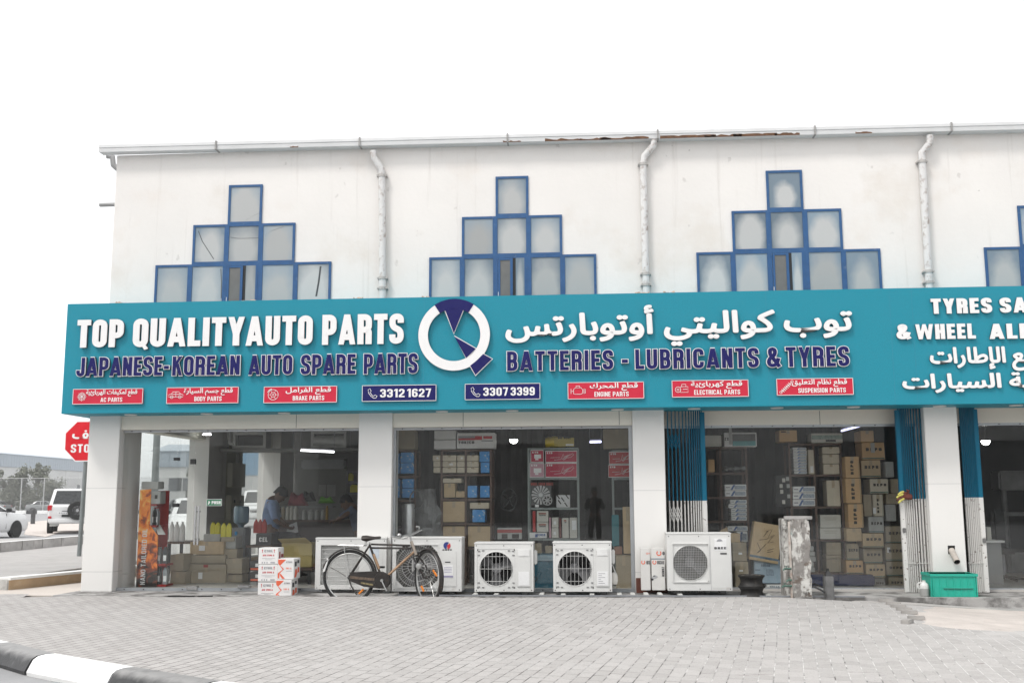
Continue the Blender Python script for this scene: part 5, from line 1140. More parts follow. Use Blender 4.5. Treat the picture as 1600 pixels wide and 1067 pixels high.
for v in bm.verts:
    v.co = Vector(((a + b) / 2 + v.co.x * (b - a), YP + .21 + v.co.y * .42, (zbp + zt) / 2 + v.co.z * (zt - zbp)))
    e = sum(1 for q in (abs(v.co.x - (a + b) / 2) > (b - a) * .49, abs(v.co.y - YP - .21) > .205, abs(v.co.z - (zbp + zt) / 2) > (zt - zbp) * .49) if q)
    j = .007 + .012 * (e > 1); v.co += Vector((random.uniform(-j, j), random.uniform(-j, j), random.uniform(-j, j)))
bm.verts.index_update(); mb = MB().add([v.co.copy() for v in bm.verts], [[v.index for v in f.verts] for f in bm.faces]); bm.free(); mb.build('shaft', ms, po, smooth=True)
MB().cbox(a + .0, b + .005, YP - .012, YP + .43, zbp, zbp + .14, .015).build('footing', m_conc, po)
a2 = P(1222.5, 812, YP + .1)[0]
MB().cbox(a2, a - .012, YP + .08, YP + .42, zbp, zt + .012, .008).build('side_slab', ms, po)
m_rp = mat('rusty_painted_pipe', (.48, .44, .4), .6, .2, var=.15, scale=10, dirt=(.25, .12, .07), dscale=9, dthr=.5)
MB().tube([(a - .02, YP - .0, zbp), (a - .02, YP + .0, zt - .02)], .017, 8).build('riser_pipe', m_rp, po, smooth=True)
m_brass = mat('green_brass', (.1, .17, .14), .5, .5, var=.3, scale=30)
for px, py in ((1226, 888), (1224, 915), (1231, 906)):
    x, z = P(px, py, YP - .03); mb = MB().tube([(a - .02, YP - .02, z), (x, YP - .03, z), (x - .02, YP - .03, z - .02)], [.013, .014, .01], 8); mb.tube([(x + .02, YP - .03, z), (x + .02, YP - .03, z + .03)], .006, 6).cbox(x - .005, x + .045, YP - .036, YP - .024, z + .028, z + .036, .003); mb.build('tap', m_brass, po, smooth=True)
o = MB().cbox(*(lambda p, q: (p[0], q[0], YP + .02, YP + .09, q[1], p[1]))(P(1226, 806, YP), P(1270, 811.5, YP)), .005).build('cap_plate', m_conc, po)
(a, zt), (b, _) = P(1288.5, 897, -.62), P(1302.5, 897, -.62); zc = -.11
cn = thing('fluid_can', 'grubby black and grey fluid can on the ground by the concrete post', 'can', ((a + b) / 2, -.55, zc))
MB().cbox(a, b, -.62, -.48, zc, zt - .02, .012).build('can_body', mat('grubby_grey', (.17, .17, .17), .45, .2, var=.3, scale=10, dirt=(.02, .02, .02), dscale=7, dthr=.52), cn)
MB().loft([[(a + .01, -.61, zt - .02), (b - .01, -.61, zt - .02), (b - .01, -.49, zt - .02), (a + .01, -.49, zt - .02)], [(a + .04, -.57, zt + .04), (b - .045, -.57, zt + .04), (b - .045, -.53, zt + .04), (a + .04, -.53, zt + .04)]]).lathe([(.016, 0), (.016, .03), (0, .03)], ((a + b) / 2, -.55, zt + .04), 10).build('neck', mat('black_plastic', (.014, .014, .015), .5), cn)
hp = [P(1264, 917, -.6), P(1272, 916, -.6), P(1282, 921, -.6), P(1289, 925, -.6)]
o = MB().tube([(x, -.58 - .02 * i, z) for i, (x, z) in enumerate(hp)], .013, 7).tube([(hp[0][0], -.5, hp[0][1] + .03), (hp[1][0] + .03, -.48, hp[0][1] + .035), (hp[3][0], -.5, hp[0][1] - .01)], .011, 7).build('rubber_hose', MATS['black_plastic'], smooth=True); tag(o, 'black rubber hose lying between the concrete post and the fluid can', 'hose')
def rimw(px, py, rpx, label, dz):
    x, z = P(px, py, -.62); r = rpx / 120
    t = thing('steel_wheel', label, 'steel wheel', (x, -.45, z), 'black steel wheels on the ground'); zz = z
    m = mat('black_steel_rim', (.02, .019, .018), .55, .4, var=.3, scale=9, dirt=(.12, .1, .08), dscale=12, dthr=.57)
    MB().lathe([(r * .9, 0), (r, .004), (r, .02), (r * .92, .03), (r * .82, .07), (r * .82, .10), (r * .92, .135), (r, .145), (r, .16), (r * .93, .165), (r * .88, .15), (r * .8, .13)], (x, -.42, zz), 36).build('barrel', m, t, smooth=True)
    MB().lathe([(r * .84, .15), (r * .6, .158), (r * .45, .14), (r * .25, .15), (r * .1, .15), (r * .1, .1)], (x, -.42, zz), 32).build('disc', m, t, smooth=True)
    h = MB()
    for k in range(14): h.lathe([(0, .001), (.018, .001), (.018, -.002)], (x + r * .72 * math.cos(2 * PI * k / 14), -.42 + r * .72 * math.sin(2 * PI * k / 14), zz + .1565), 8)
    h.build('slot_hole', mat('pale_gap', (.28, .25, .2), .8), t); return t
rimw(1178.5, 937, 20.5, 'black steel wheel rim lying under another beside the concrete post', 0)
rimw(1178, 920, 20.5, 'rusty black steel wheel rim lying on top of another beside the concrete post', 0)
# tall white panels with orange rings leaning at the third column
def panel(x0, x1, y0, y1, Y, label, n):
    (a, zt), (b, zb) = P(x0, y0, Y), P(x1, y1, Y); t = plainbox('accessory_box', label, 'box', a, b, Y, Y + .09, zb, zt, mat('cream_white_carton', (.66, .65, .63), .55, var=.04, scale=4, dirt=(.5, .4, .3), dscale=3, damt=.4, dthr=.62), 'tall white accessory boxes')
    def ring(px, py, r):
        x, z = P(px, py, Y - .003); ringstrip2(x, z, r * .62, r, 120, 415, Y).build('orange_ring', m_org, t)
    def ringstrip2(x, z, r0, r1, a0, a1, Y):
        mb = MB()
        for i in range(20):
            p, q = R(a0 + (a1 - a0) * i / 20), R(a0 + (a1 - a0) * (i + 1) / 20); mb.prism([(x + r * math.cos(w), z + r * math.sin(w)) for r, w in ((r0, p), (r1, p), (r1, q), (r0, q))], Y - .002, Y)
        return mb
    def word(s, x0, x1, y0, y1, m=m_txt, v=False):
        (a_, c), (b_, d) = P(x0, y0, Y), P(x1, y1, Y); strokes(MB(), s, a_, b_, d, c, Y - .0022, .002, t=.19, gap=.14, vertical=v).build('lettering', m, t)
    if n == 0:
        ring(1005, 878, .027); word('OS', 1010, 1015.5, 875.5, 881); ring(1011, 864, .013); word('-', 1013, 1016, 862, 866, m_org)
    else:
        ring(1029.5, 864, .034); word('O', 1035, 1038.5, 861.5, 866.5); ring(1022.5, 878, .027); word('OSCAR', 1027, 1037, 875.5, 881); word('OSMOZ', 1034, 1038, 885, 900, m_txt, True)
        for q in ((1017.3, 1039.6, 872, 873.6, mat('print_slate', (.16, .2, .25), .6)),):
            (a_, c), (b_, d) = P(q[0], q[2], Y), P(q[1], q[3], Y); MB().box(a_, min(b_, b), Y - .001, Y, d, c).build('shade_band', q[4], t)
        (a_, c), (b_, d) = P(1018, 898, Y), P(1028, 907, Y); w_ = b_ - a_; h_ = c - d
        MB().prism([(a_, d + h_ * .25), (a_ + w_ * .3, d + h_ * .3), (a_ + w_ * .95, d + h_ * .5), (b_, d + h_ * .75), (a_ + w_ * .8, d + h_ * .9), (a_ + w_ * .55, c), (a_ + w_ * .25, d + h_ * .85), (a_, d + h_ * .6)], Y - .002, Y).build('car_print', mat('print_lightgrey', (.4, .4, .41), .6), t)
        MB().prism([(a_ + w_ * .2, d + h_ * .75), (a_ + w_ * .65, d + h_ * .8), (a_ + w_ * .5, d + h_ * .95), (a_ + w_ * .28, d + h_ * .9)], Y - .003, Y - .0021).lathe([(0, .001), (.014, .001), (.014, 0)], (a_ + .012, Y - .002, d + h_ * .25), 10, 'y').build('car_print', m_txt, t)
    return t
panel(1000.5, 1017, 855.5, 922, -.16, 'tall white accessory box with small orange ring, the one farther from the condenser', 0)
panel(1017.5, 1040, 855.5, 922, -.2, 'tall white accessory box with car picture and large orange ring beside the yellowed condenser', 1)

dg_ = MB()
for i in range(30):
    if 17 < i < 20: continue
    (x, y) = G(283 + 2.3 * i, 926.5, .036); dg_.box(x - .007, x + .006, YE - .0, YE + .03, .02, .045)
tag(dg_.build('drain_grate', m_foot), 'short black slotted drain grate on the step before the glass door', 'drain')
# ------------------------------------------------------------------ inside the shops
m_cart = mat('brown_carton', (.52, .385, .235), .8, var=.08, scale=4, dirt=(.32, .25, .17), dscale=3, damt=.4)
m_cart2 = mat('pale_carton', (.56, .495, .39), .8, var=.08, scale=4)
m_cart3 = mat('orange_brown_carton', (.58, .37, .19), .8, var=.08, scale=4)
m_cartd = mat('dull_carton', (.34, .285, .205), .8, var=.1, scale=4)
m_cartg = mat('grey_wrapped_carton', (.40, .40, .385), .45, var=.15, scale=6)
m_cream = mat('cream_box', (.56, .54, .49), .6, var=.06, scale=5)
m_wood = mat('dark_shelf_wood', (.105, .062, .045), .6, var=.2, scale=7)
mat('print_blue', (.06, .12, .3), .6); mat('print_green', (.05, .13, .12), .7); m_shelf = mat('grey_steel_shelf', (.24, .27, .26), .45, .3, var=.08)
m_tape = mat('packing_tape', (.42, .34, .24), .25, var=.05); m_mark = mat('carton_print', (.05, .04, .035), .7)
def bluemat():
    m = bpy.data.materials.new('blue_printed_box'); m.use_nodes = True; t = m.node_tree; b = t.nodes['Principled BSDF']; L = t.links.new; tc = t.nodes.new('ShaderNodeTexCoord')
    n = t.nodes.new('ShaderNodeTexNoise'); n.inputs['Scale'].default_value = 17; n.inputs['Detail'].default_value = 3; L(tc.outputs['Object'], n.inputs['Vector'])
    r = t.nodes.new('ShaderNodeValToRGB'); L(n.outputs[0], r.inputs[0]); r.color_ramp.interpolation = 'CONSTANT'
    e = r.color_ramp.elements; e[0].color = (.06, .27, .62, 1); e[1].position = .62; e[1].color = (.6, .6, .58, 1); x = e.new(.5); x.color = (.09, .32, .66, 1); x = e.new(.69); x.color = (.04, .035, .03, 1)
    L(r.outputs[0], b.inputs['Base Color']); b.inputs['Roughness'].default_value = .4; return m
m_blue = bluemat()
def txtpx(s, x0, y0, x1, y1, Y, m, parent, v=False, t=.2, name='lettering', gap=.13):
    (a, c), (b, d) = P(x0, y0, Y), P(x1, y1, Y); return strokes(MB(), s, a, b, d, c, Y - .0022, .002, t=t, gap=gap, vertical=v).build(name, m, parent)
def patch(x0, y0, x1, y1, Y, m, parent, name='label_sticker', lift=.0015):
    (a, c), (b, d) = P(x0, y0, Y), P(x1, y1, Y); return MB().box(a, b, Y - lift, Y + .001, d, c).build(name, m, parent)
def carton(label, x0, y0, x1, y1, Y, dep=.3, m=None, name='carton', cat='box', group=None, tape=None, rot=0):
    m = m or m_cart; (a, zt), (b, zb) = P(x0, y0, Y), P(x1, y1, Y); zt, zb = P((x0 + x1) / 2, y0, Y)[1], P((x0 + x1) / 2, y1, Y)[1]
    if tape is None: tape = m in (m_cart, m_cart2, m_cart3, m_cartd)
    dep += random.uniform(-.004, .004)
    t = thing(name, label, cat, ((a + b) / 2, Y + dep / 2, zb), group); MB().cbox(a + .002, b - .002, Y, Y + dep, zb + .0012, zt - .0012, .005).build('box_body', m, t)
    if tape and (b - a) > .12:
        MB().box(a + .002, b - .002, Y - .0006, Y + .001, (zt + zb) / 2 - .0015, (zt + zb) / 2 + .0015).build('flap_seam', m_mark, t) if rot else None
        c = (a + b) / 2; MB().box(c - .022, c + .022, Y - .0008, Y + .001, zt - (zt - zb) * .3, zt - .002).build('tape', m_tape, t)
    return t
def shelf(label, posts, boards, Y, dep, m, ztop=None, zbot=.03, side='rack', pw=.03):
    """posts: picture x of the uprights, boards: picture y of the boards (top edge)"""
    ps = [P(x, 780, Y)[0] for x in posts]; bs = [P((posts[0] + posts[-1]) / 2, y, Y)[1] for y in boards]
    t = thing('shelf_unit', label, 'shelf', ((ps[0] + ps[-1]) / 2, Y, .03))
    for x in ps:
        for y in (Y, Y + dep - pw): MB().box(x - pw / 2, x + pw / 2, y, y + pw, .03, bs[0]).build('upright', m, t)
    for z in bs: MB().box(ps[0] - pw / 2 + .001, ps[-1] + pw / 2 - .001, Y + .004, Y + dep - .004, z - .028, z).build('shelf_board', m, t)
    return t
# ---- second shop
YA = .95
shelf('dark wooden shelf with blue boxes beside the second column, mostly cut off by it', [603, 648.5], [703, 743, 781, 822, 860], YA, .4, m_wood)
shelf('dark wooden two bay shelf with cartons and blue boxes behind the badged condenser', [690, 727.5, 767], [702, 740.5, 779, 817, 855], YA, .4, m_wood)
shelf('grey steel rack with red boxes, wheel covers and cream boxes', [826, 903.5], [699.5, 746, 793, 841], YA, .4, m_shelf, pw=.026)
shelf('grey steel rack with red boxes cut off by the third column', [958.5, 1010], [703, 746, 793], YA, .4, m_shelf, pw=.026)
F = YA - .01
for i, (x0, y0, x1, y1, l) in enumerate([(625.5, 706.5, 646.5, 722.5, 'blue printed box, upper of the two on the cut off wooden shelf top row'), (625.5, 723, 646.5, 739.5, 'blue printed box, lower of the two on the cut off wooden shelf top row'), (628, 748, 646.5, 762, 'blue printed box, upper of the two on the cut off wooden shelf second row'), (628, 762.5, 646.5, 777.5, 'blue printed box, lower of the two on the cut off wooden shelf second row'),
  (608, 708, 624, 723, 'blue printed box half hidden by the second column, top of the hidden stack'), (608, 723.5, 624, 739.5, 'blue printed box half hidden by the second column, under another in the top row'), (608, 748, 624, 777.5, 'tall blue printed box half hidden by the second column on the second row'),
  (749, 705, 765, 721.5, 'bright blue printed box lying above another in the two bay shelf top row'), (751, 722, 765, 738.5, 'bright blue printed box under another in the two bay shelf top row'), (730.5, 758.5, 745.5, 777, 'blue printed box with cream panel on the two bay shelf second row'), (750, 758.5, 765, 777, 'blue printed box with dark picture on the two bay shelf second row'), (738, 796, 758, 815.5, 'single blue printed box on the third row of the two bay shelf')]):
    carton(l, x0, y0, x1, y1, F, .25, m_blue, 'blue_box', 'box', 'blue printed part boxes', tape=False)
for x0, y0, x1, y1, l, m in [(691.5, 711, 713, 720.3, 'flat beige carton, top of three in the first bay top row', m_cart2), (691.5, 720.8, 713, 729.3, 'flat beige carton with white sticker, middle of three in the first bay top row', m_cart2), (691.5, 729.8, 713, 738.5, 'flat beige carton, bottom of three in the first bay top row', m_cart2),
  (713.8, 711, 726, 720.3, 'small beige carton with sticker topping the narrow first bay stack', m_cart2), (713.8, 720.8, 726, 729.3, 'small beige carton, middle of the narrow stack in the first bay', m_cart2), (713.8, 729.8, 726, 738.5, 'small beige carton, bottom of the narrow stack in the first bay', m_cart2),
  (729.5, 711, 748, 720.3, 'flat beige carton, top of three beside the bright blue boxes', m_cart2), (729.5, 720.8, 748, 729.3, 'flat beige carton, middle of three beside the bright blue boxes', m_cart2), (729.5, 729.8, 748, 738.5, 'flat beige carton with dark mark, bottom of three beside the bright blue boxes', m_cart2),
  (676, 711, 688, 720.3, 'small beige carton with white label sticking out beside the two bay shelf', m_cart2), (677, 720.8, 688, 729.3, 'small beige carton sticking out beside the shelf, middle of three', m_cart2), (677, 729.8, 688, 738.5, 'small beige carton sticking out beside the shelf, lowest of three', m_cart2),
  (692, 747, 721, 754.2, 'long flat carton lying on a taller one in the second row', m_cart2), (693.5, 754.8, 711, 777, 'upright tan carton in the second row under the long flat one', m_cart), (711.8, 767, 726, 777, 'low tan carton tucked beside the upright one', m_cart),
  (692, 783, 726, 815.5, 'large tan carton filling the first bay of the third row', m_cart), (734, 785, 764, 794.5, 'flat tan carton lying over the single blue box', m_cart2), (692, 822, 726, 853.5, 'large tan carton filling the first bay of the lowest row', m_cart), (731, 822, 766, 853.5, 'large tan carton filling the second bay of the lowest row', m_cart)]:
    t = carton(l, x0, y0, x1, y1, F, .28, m, group='tan cartons on the two bay shelf')
    if 'sticker' in l or 'white label' in l: patch(x0 + (x1 - x0) * .5, y0 + 3, x0 + (x1 - x0) * .75, y0 + 6, F, m_lab, t)
carton('plain white box, upper of two on top of the two bay shelf', 678.5, 672.5, 712, 686.3, F, .3, m_box); carton('plain white box, lower of two on top of the two bay shelf', 678, 687, 712, 701.5, F, .3, m_box)
t = carton('long white box with red and grey band on top of the two bay shelf', 713.5, 676, 773, 700.5, F, .3, m_box)
patch(716, 681, 742, 684.5, F, m_grey, t, 'grey_band'); patch(716, 684.5, 742, 687.5, F, m_brick, t, 'red_band'); patch(742, 681, 753.5, 687, F, m_brick, t, 'red_band'); patch(755, 681, 769, 685.5, F, m_brick, t, 'red_band'); patch(752, 688, 770, 688.9, F, m_txt, t, 'dark_rule'); txtpx('TOKICO', 716.5, 689, 741, 693, F, m_txt, t)
carton('dusty brown carton on top of the cut off wooden shelf', 612, 672, 648, 701.5, F, .3, m_cartd)
# red boxes
m_redb = mat('crimson_box', (.42, .012, .05), .45, var=.04); m_pinkb = mat('faded_pink_box', (.5, .27, .32), .5, var=.05); m_redo = mat('red_orange_box', (.46, .03, .03), .45, var=.04)
def redbox(l, x0, y0, x1, y1, m, wide):
    t = carton(l, x0, y0, x1, y1, F, .3, m, 'shock_absorber_box', 'box', 'red boxes on the steel racks', tape=False); w, h = x1 - x0, y1 - y0
    for q in ((x0, y0, x1, y0 + .8), (x0, y1 - .8, x1, y1), (x0, y0 + .8, x0 + .8, y1 - .8), (x1 - .8, y0 + .8, x1, y1 - .8)): patch(*q, F, m_lab, t, 'white_edge', .0022)
    txtpx('KYB', x0 + 2.5, y0 + 2.2, x0 + (11 if wide else 12), y0 + 4.8, F, m_lab, t, t=.24)
    if wide:
        (a, z), (b, z2) = P(x0 + w * .28, y0 + h * .78, F), P(x0 + w * .9, y0 + h * .22, F); q = MB(); p = lambda u, v: (a + (b - a) * u, F - .001, z + (z2 - z) * v)
        for pts in ([(0, 0), (.35, .12), (.4, .45), (.47, 1), (.5, .45), (.62, .62), (.8, .75), (.95, 1), (1, .8), (.85, .4), (.62, .3), (.5, 0), (.42, .2)], [(.4, .1), (.66, .7)], [(-.2, .35), (.3, .4)], [(.5, .1), (.72, .78)], [(.58, .2), (.8, .85)]): q.tube([p(*c) for c in pts], .0028, 4)
        q.build('line_drawing', m_lab, t)
    else: patch(x0 + w * .28, y0 + h * .36, x0 + w * .8, y0 + h * .68, F, m_lab, t); patch(x0 + w * .36, y0 + h * .7, x0 + w * .6, y0 + h * .82, F, m_lab, t)
redbox('square crimson box with white label on the steel rack top row', 829, 703, 849.5, 722, m_redb, False); redbox('faded pink square box under the square crimson one', 827.5, 723.3, 850.5, 745.5, m_pinkb, False)
redbox('long crimson box with white line drawing, upper of two on the steel rack', 852, 704, 901.5, 722.5, m_redb, True); redbox('long crimson box with white line drawing, lower of two on the steel rack', 852, 723.3, 901.5, 745.5, m_redb, True)
redbox('long red box, upper of two behind the upright of the cut off rack', 951.5, 705.5, 989, 725, m_redo, True); redbox('long red box, lower of two behind the upright of the cut off rack', 950.5, 726, 989, 745.5, m_redo, True)
# wheel cover packs
(cx, cz), (r_x, _) = P(845, 773, F), P(857, 773, F); r = r_x - cx
wc = thing('wheel_cover', 'silver wheel cover with radial slots packed with a small wheel disc', 'wheel cover', (cx, F, cz - r)); m_silver = mat('silver_plastic', (.5, .5, .5), .35, .4)
MB().box(cx - r * 1.25, cx + r * 1.35, F + .02, F + .03, cz - r * 1.3, cz + r * 1.25).build('backing_card', mat('dark_card', (.1, .1, .1), .6), wc)
q = MB()
for k in range(16):
    p = 2 * PI * k / 16; q.prism([(cx + rr * math.cos(p + d), cz + rr * math.sin(p + d)) for rr, d in ((r * .35, -.11), (r * 1.22, -.12), (r * 1.22, .12), (r * .35, .11))], F, F + .015)
q.build('spokes', m_silver, wc); MB().lathe([(0, .012), (r * .28, .012), (r * .38, 0)], (cx, F - .001, cz), 20, 'y').build('hub_cap', m_silver, wc)
sx_, sz_ = P(855.5, 781.5, F); q = MB().tube([(sx_ + .065 * math.cos(2 * PI * k / 24), F - .03, sz_ + .065 * math.sin(2 * PI * k / 24)) for k in range(24)], .008, 6, closed=True)
for k in range(7): q.tube([(sx_, F - .03, sz_), (sx_ + .06 * math.cos(2 * PI * k / 7), F - .03, sz_ + .06 * math.sin(2 * PI * k / 7))], .009, 5)
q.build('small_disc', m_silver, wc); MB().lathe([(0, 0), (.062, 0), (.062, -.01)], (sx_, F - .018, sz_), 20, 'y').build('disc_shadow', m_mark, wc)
txtpx('WHEEL COVER SERIES', 829, 754, 864, 758, F, mat('dull_red_print', (.4, .08, .07), .6), wc, name='lettering'); patch(836, 788, 842, 792, F - .002, m_lab, wc)
t = carton('white plastic pack with dark diagonal slots on the steel rack', 869, 773, 891, 792.5, F, .04, m_silver, 'parts_pack', 'pack', tape=False); q = MB()
for x, y in ((872, 776), (879, 780), (886, 776), (874, 784), (884, 788)):
    (a, z), (b, z2) = P(x - 2, y - 3, F), P(x + 2.5, y + 3, F); q.tube([(a, F - .001, z), (b, F - .001, z2)], .008, 4)
q.build('slot', m_mark, t)
for x0, y0, x1, y1, l, m, tx in [(838.5, 798, 857, 814.8, 'cream box with dark print, upper of two on the lower rack row', m_cream, 1), (838.5, 815.2, 857, 831, 'cream box with dark print, lower of two on the lower rack row', m_cream, 1), (827, 831.8, 854.5, 840.5, 'long white box with blue stroke under the two cream boxes', m_box, 2), (832, 798, 836.8, 831, 'thin red box standing beside the two cream boxes', m_redo, 0), (857.6, 808, 861.4, 840.5, 'thin pinkish box standing right of the two cream boxes', m_pinkb, 0),
  (862, 808, 873, 823.8, 'small cream box with label, upper of the narrow pair', m_cream, 3), (861.8, 824.4, 873, 840.5, 'small cream box with label, lower of the narrow pair', m_cream, 3), (873.6, 809, 877.3, 840.5, 'thin dark red box between the narrow pair and the tall cream box', mat('maroon_box', (.16, .03, .025), .5), 0), (878, 809, 889, 840.5, 'tall cream box with red mark near the rack upright', m_cream, 1), (889.6, 808.5, 902, 840.5, 'tall cream box with large white sticker at the rack upright', m_cream, 4),
  (835.5, 848.5, 846.5, 867, 'cream box on the floor behind the condensers, taller of two', m_cartd, 0), (851.5, 852.5, 862.5, 864, 'small dark carton on the blue cooler behind the condensers', m_cartd, 0)]:
    t = carton(l, x0, y0, x1, y1, F, .22, m, 'part_box', 'box', 'small part boxes on the steel rack', tape=False)
    if tx == 1: patch(x0 + 3, y0 + 3, x1 - 4, y0 + 5.2, F, mat('print_rust', (.3, .08, .05), .6), t, 'print'); patch(x0 + 4, y0 + 6.3, x1 - 4, y0 + 7.6, F, m_txt, t, 'print')
    if tx == 2: patch(836, 834, 840, 839, F, mat('print_blue', (.06, .12, .3), .6), t, 'print'); txtpx('DENSO', 839, 833.5, 852, 837, F, MATS['print_blue'], t)
    if tx == 3: patch(x0 + 3, y0 + 6, x0 + 7, y0 + 11, F, m_lab, t)
    if tx == 4: patch(x0 + 4, y0 + 4, x1 - 1.5, y0 + 19, F, m_lab, t)
# yellow bag
(a, zt), (b, zb) = P(851.5, 680, F), P(883, 698.5, F)
t = thing('yellow_bag', 'bright yellow printed bag lying on top of the steel rack', 'bag', ((a + b) / 2, F, zb))
bm = MB(); secs = []
for i in range(9):
    u = i / 8; x = a + (b - a) * u; k = .55 + .45 * math.sin(PI * min(1, max(0, .12 + u * .8))); secs.append([(x, F + .14 + .13 * k * math.cos(w), (zt + zb) / 2 + (zt - zb) / 2 * (k * math.sin(w) if math.sin(w) > 0 else math.sin(w)) * (.95 + .05 * math.sin(i * 2.1))) for w in [2 * PI * q / 14 for q in range(14)]])
bm.loft(secs).build('bag_body', mat('yellow_plastic', (.68, .5, .015), .4, var=.08, scale=9), t, smooth=True)
txtpx('OIL SEAL', 872, 682, 892, 685.5, F - .004, m_txt, t); patch(866, 684, 897, 697, F + .005, mat('pale_yellow', (.5, .4, .1), .5), t, 'folded_flap', .003); patch(884, 693.5, 896, 696, F, m_lab, t)
# steering wheel cover
(cx, cz) = P(795, 780, 1.2); t = thing('steering_wheel', 'black steering wheel hanging before the dark corrugated wall', 'steering wheel', (cx, 1.2, cz)); k = 1650 / 15.8; rx_, rz_ = 12.5 / k, 16.5 / k
MB().tube([(cx + rx_ * math.cos(2 * PI * i / 36), 1.2, cz + rz_ * math.sin(2 * PI * i / 36)) for i in range(36)], .018, 8, closed=True).build('rim', m_foot, t, smooth=True)
q = MB().cbox(cx - .05, cx + .05, 1.19, 1.22, cz - .05, cz + .05, .01)
for u, v in ((-.75, .55), (.75, .55), (-.6, -.72), (.6, -.72)): q.tube([(cx, 1.2, cz), (cx + rx_ * u, 1.2, cz + rz_ * v)], [.03, .014], 6)
q.build('spokes', m_foot, t); MB().tube([(cx, 1.2, cz + rz_), (cx, 1.2, 2.79)], .003, 4).build('hanging_string', m_mark, t)
t = carton('clear display pack of wheel trims with red header strip hanging low', 777, 824, 815.5, 842, 1.0, .05, m_cartg, 'parts_pack', 'pack', tape=False); patch(777, 827, 815.5, 832, 1.0, MATS['dull_red_print'], t, 'header_strip'); patch(784, 834, 793, 841, 1.0, m_mark, t, 'print'); patch(800, 834, 811, 841, 1.0, m_mark, t, 'print')
# wrapped seat and silver roll
x0, zt = P(645, 765, .75); x1, zb = P(690, 850, .75)
t = thing('wrapped_seat', 'car seat with steering wheel wrapped in crumpled grey plastic behind the bicycle', 'seat', ((x0 + x1) / 2, .95, .03)); secs = []
for i in range(13):
    u = i / 12; z = .03 + (zt - .03) * u; cxx = x0 + .2 + .1 * (1 - u); w = .27 - .13 * u * u + .025 * math.sin(i * 2.3); d_ = .18 - .08 * u
    secs.append([(cxx + w * math.cos(q) * (1 + .1 * math.sin(3 * q + i)) - .06 * u, 1.0 + d_ * math.sin(q) * (1 + .1 * math.sin(5 * q + i * 1.7)), z + .02 * math.sin(4 * q + i)) for q in [2 * PI * k / 26 for k in range(26)]])
MB().loft(secs).build('plastic_wrap', mat('crumpled_grey_plastic', (.14, .14, .14), .3, var=.35, scale=5, bump=1.0, bscale=9), t)
pxz = P(651, 780, .78); c = Vector((pxz[0], .78, pxz[1])); MB().tube([c + Vector((.1 * math.cos(2 * PI * k / 24), .02 * math.sin(2 * PI * k / 24), .13 * math.sin(2 * PI * k / 24))) for k in range(24)], .011, 6, closed=True).build('wrapped_wheel', mat('grey_rim', (.12, .12, .12), .35), t, smooth=True)
(x, zt), (x2, _) = P(635, 787, .62), P(645, 787, .62); t = thing('foil_roll', 'silver foil roll standing upright beside the wrapped seat', 'roll', (x, .75, .03)); r = x2 - x
MB().lathe([(r, .03 - .03), (r * 1.02, .3), (r * .97, .6), (r, zt - .05), (r * .9, zt - .03), (0, zt - .03)], (x, .78, .03), 20).build('roll', mat('dull_foil', (.55, .55, .56), .35, .7, var=.12, scale=8, bump=.5, bscale=6), t, smooth=True)
carton('large dull yellow carton on top of the cut off rack', 942, 670, 986, 700.5, F, .35, m_cartd); carton('tall tan carton stack by the window jamb', 973, 791.5, 989, 865, .55, .25, m_cart); carton('large brown carton on the floor by the window jamb', 962, 867, 988, 922, .5, .35, m_cartd); carton('reddish carton under the teal panel', 960, 853.5, 972.5, 866, .6, .25, mat('reddish_carton', (.3, .17, .12), .8))
carton('tall teal panel standing by the cut off rack', 955.5, 804, 968, 853, .62, .08, mat('teal_panel', (.02, .16, .19), .5), 'panel', 'panel', tape=False)
t = carton('teal blue cooler box with pale lid behind the small condensers', 833, 866, 866, 922, .45, .4, mat('cooler_teal', (.01, .09, .14), .4), 'cooler_box', 'cooler', tape=False); patch(834, 867, 866, 875.5, .45, mat('cooler_lid', (.25, .33, .38), .45), t, 'lid', .01)

# ---- lamps that are lit in the photograph
def bulb(px, py, Y, r, label):
    x, z = P(px, py, Y); t = thing('ceiling_lamp', label, 'lamp', (x, Y, z))
    MB().lathe([(0, -r * .75), (r * .5, -r * .68), (r * .86, -r * .35), (r, .0), (r, r * .25), (0, r * .25)], (x, Y, z), 18).build('globe', emit('lamp_glow', (1, .98, .93), 14), t, smooth=True)
    MB().tube([(x, Y, z + r * .25), (x, Y, 2.8)], .012, 6).lathe([(r * 1.02, r * .24), (r * .6, r * .5), (.02, r * .55)], (x, Y, z), 14).build('holder', m_foot, t)
def tubelamp(p0, p1, Y0, Y1, label, s=7, col=(.80, .82, 1)):
    (x0, z0), (x1, z1) = P(*p0, Y0), P(*p1, Y1); t = thing('tube_lamp', label, 'lamp', ((x0 + x1) / 2, (Y0 + Y1) / 2, z0))
    MB().tube([(x0, Y0, z0), (x1, Y1, z1)], .015, 8).build('tube', emit('tube_glow', col, s), t); MB().tube([(x0, Y0 + .01, z0 + .035), (x1, Y1 + .01, z1 + .035)], .018, 4).tube([(x0, Y0, z0 + .03), (x0, Y0, 2.8)], .006, 4).tube([(x1, Y1, z1 + .03), (x1, Y1, 2.8)], .006, 4).build('batten', m_grey, t)
bulb(802.5, 688, 1.9, .062, 'round glowing ceiling lamp in the shop behind the small condensers')
tubelamp((921.5, 690.5), (939.5, 690), 2.2, 2.2, 'short bluish tube lamp behind the steel rack', 2.5, (.7, .7, 1))
tubelamp((1315, 673), (1347, 664.5), 1.5, 1.9, 'slanting bluish tube lamp above the brown cartons', 1.6, (.62, .62, .95))
bulb(1540, 690, 1.6, .062, 'round glowing ceiling lamp in the dark shop past the last grille')

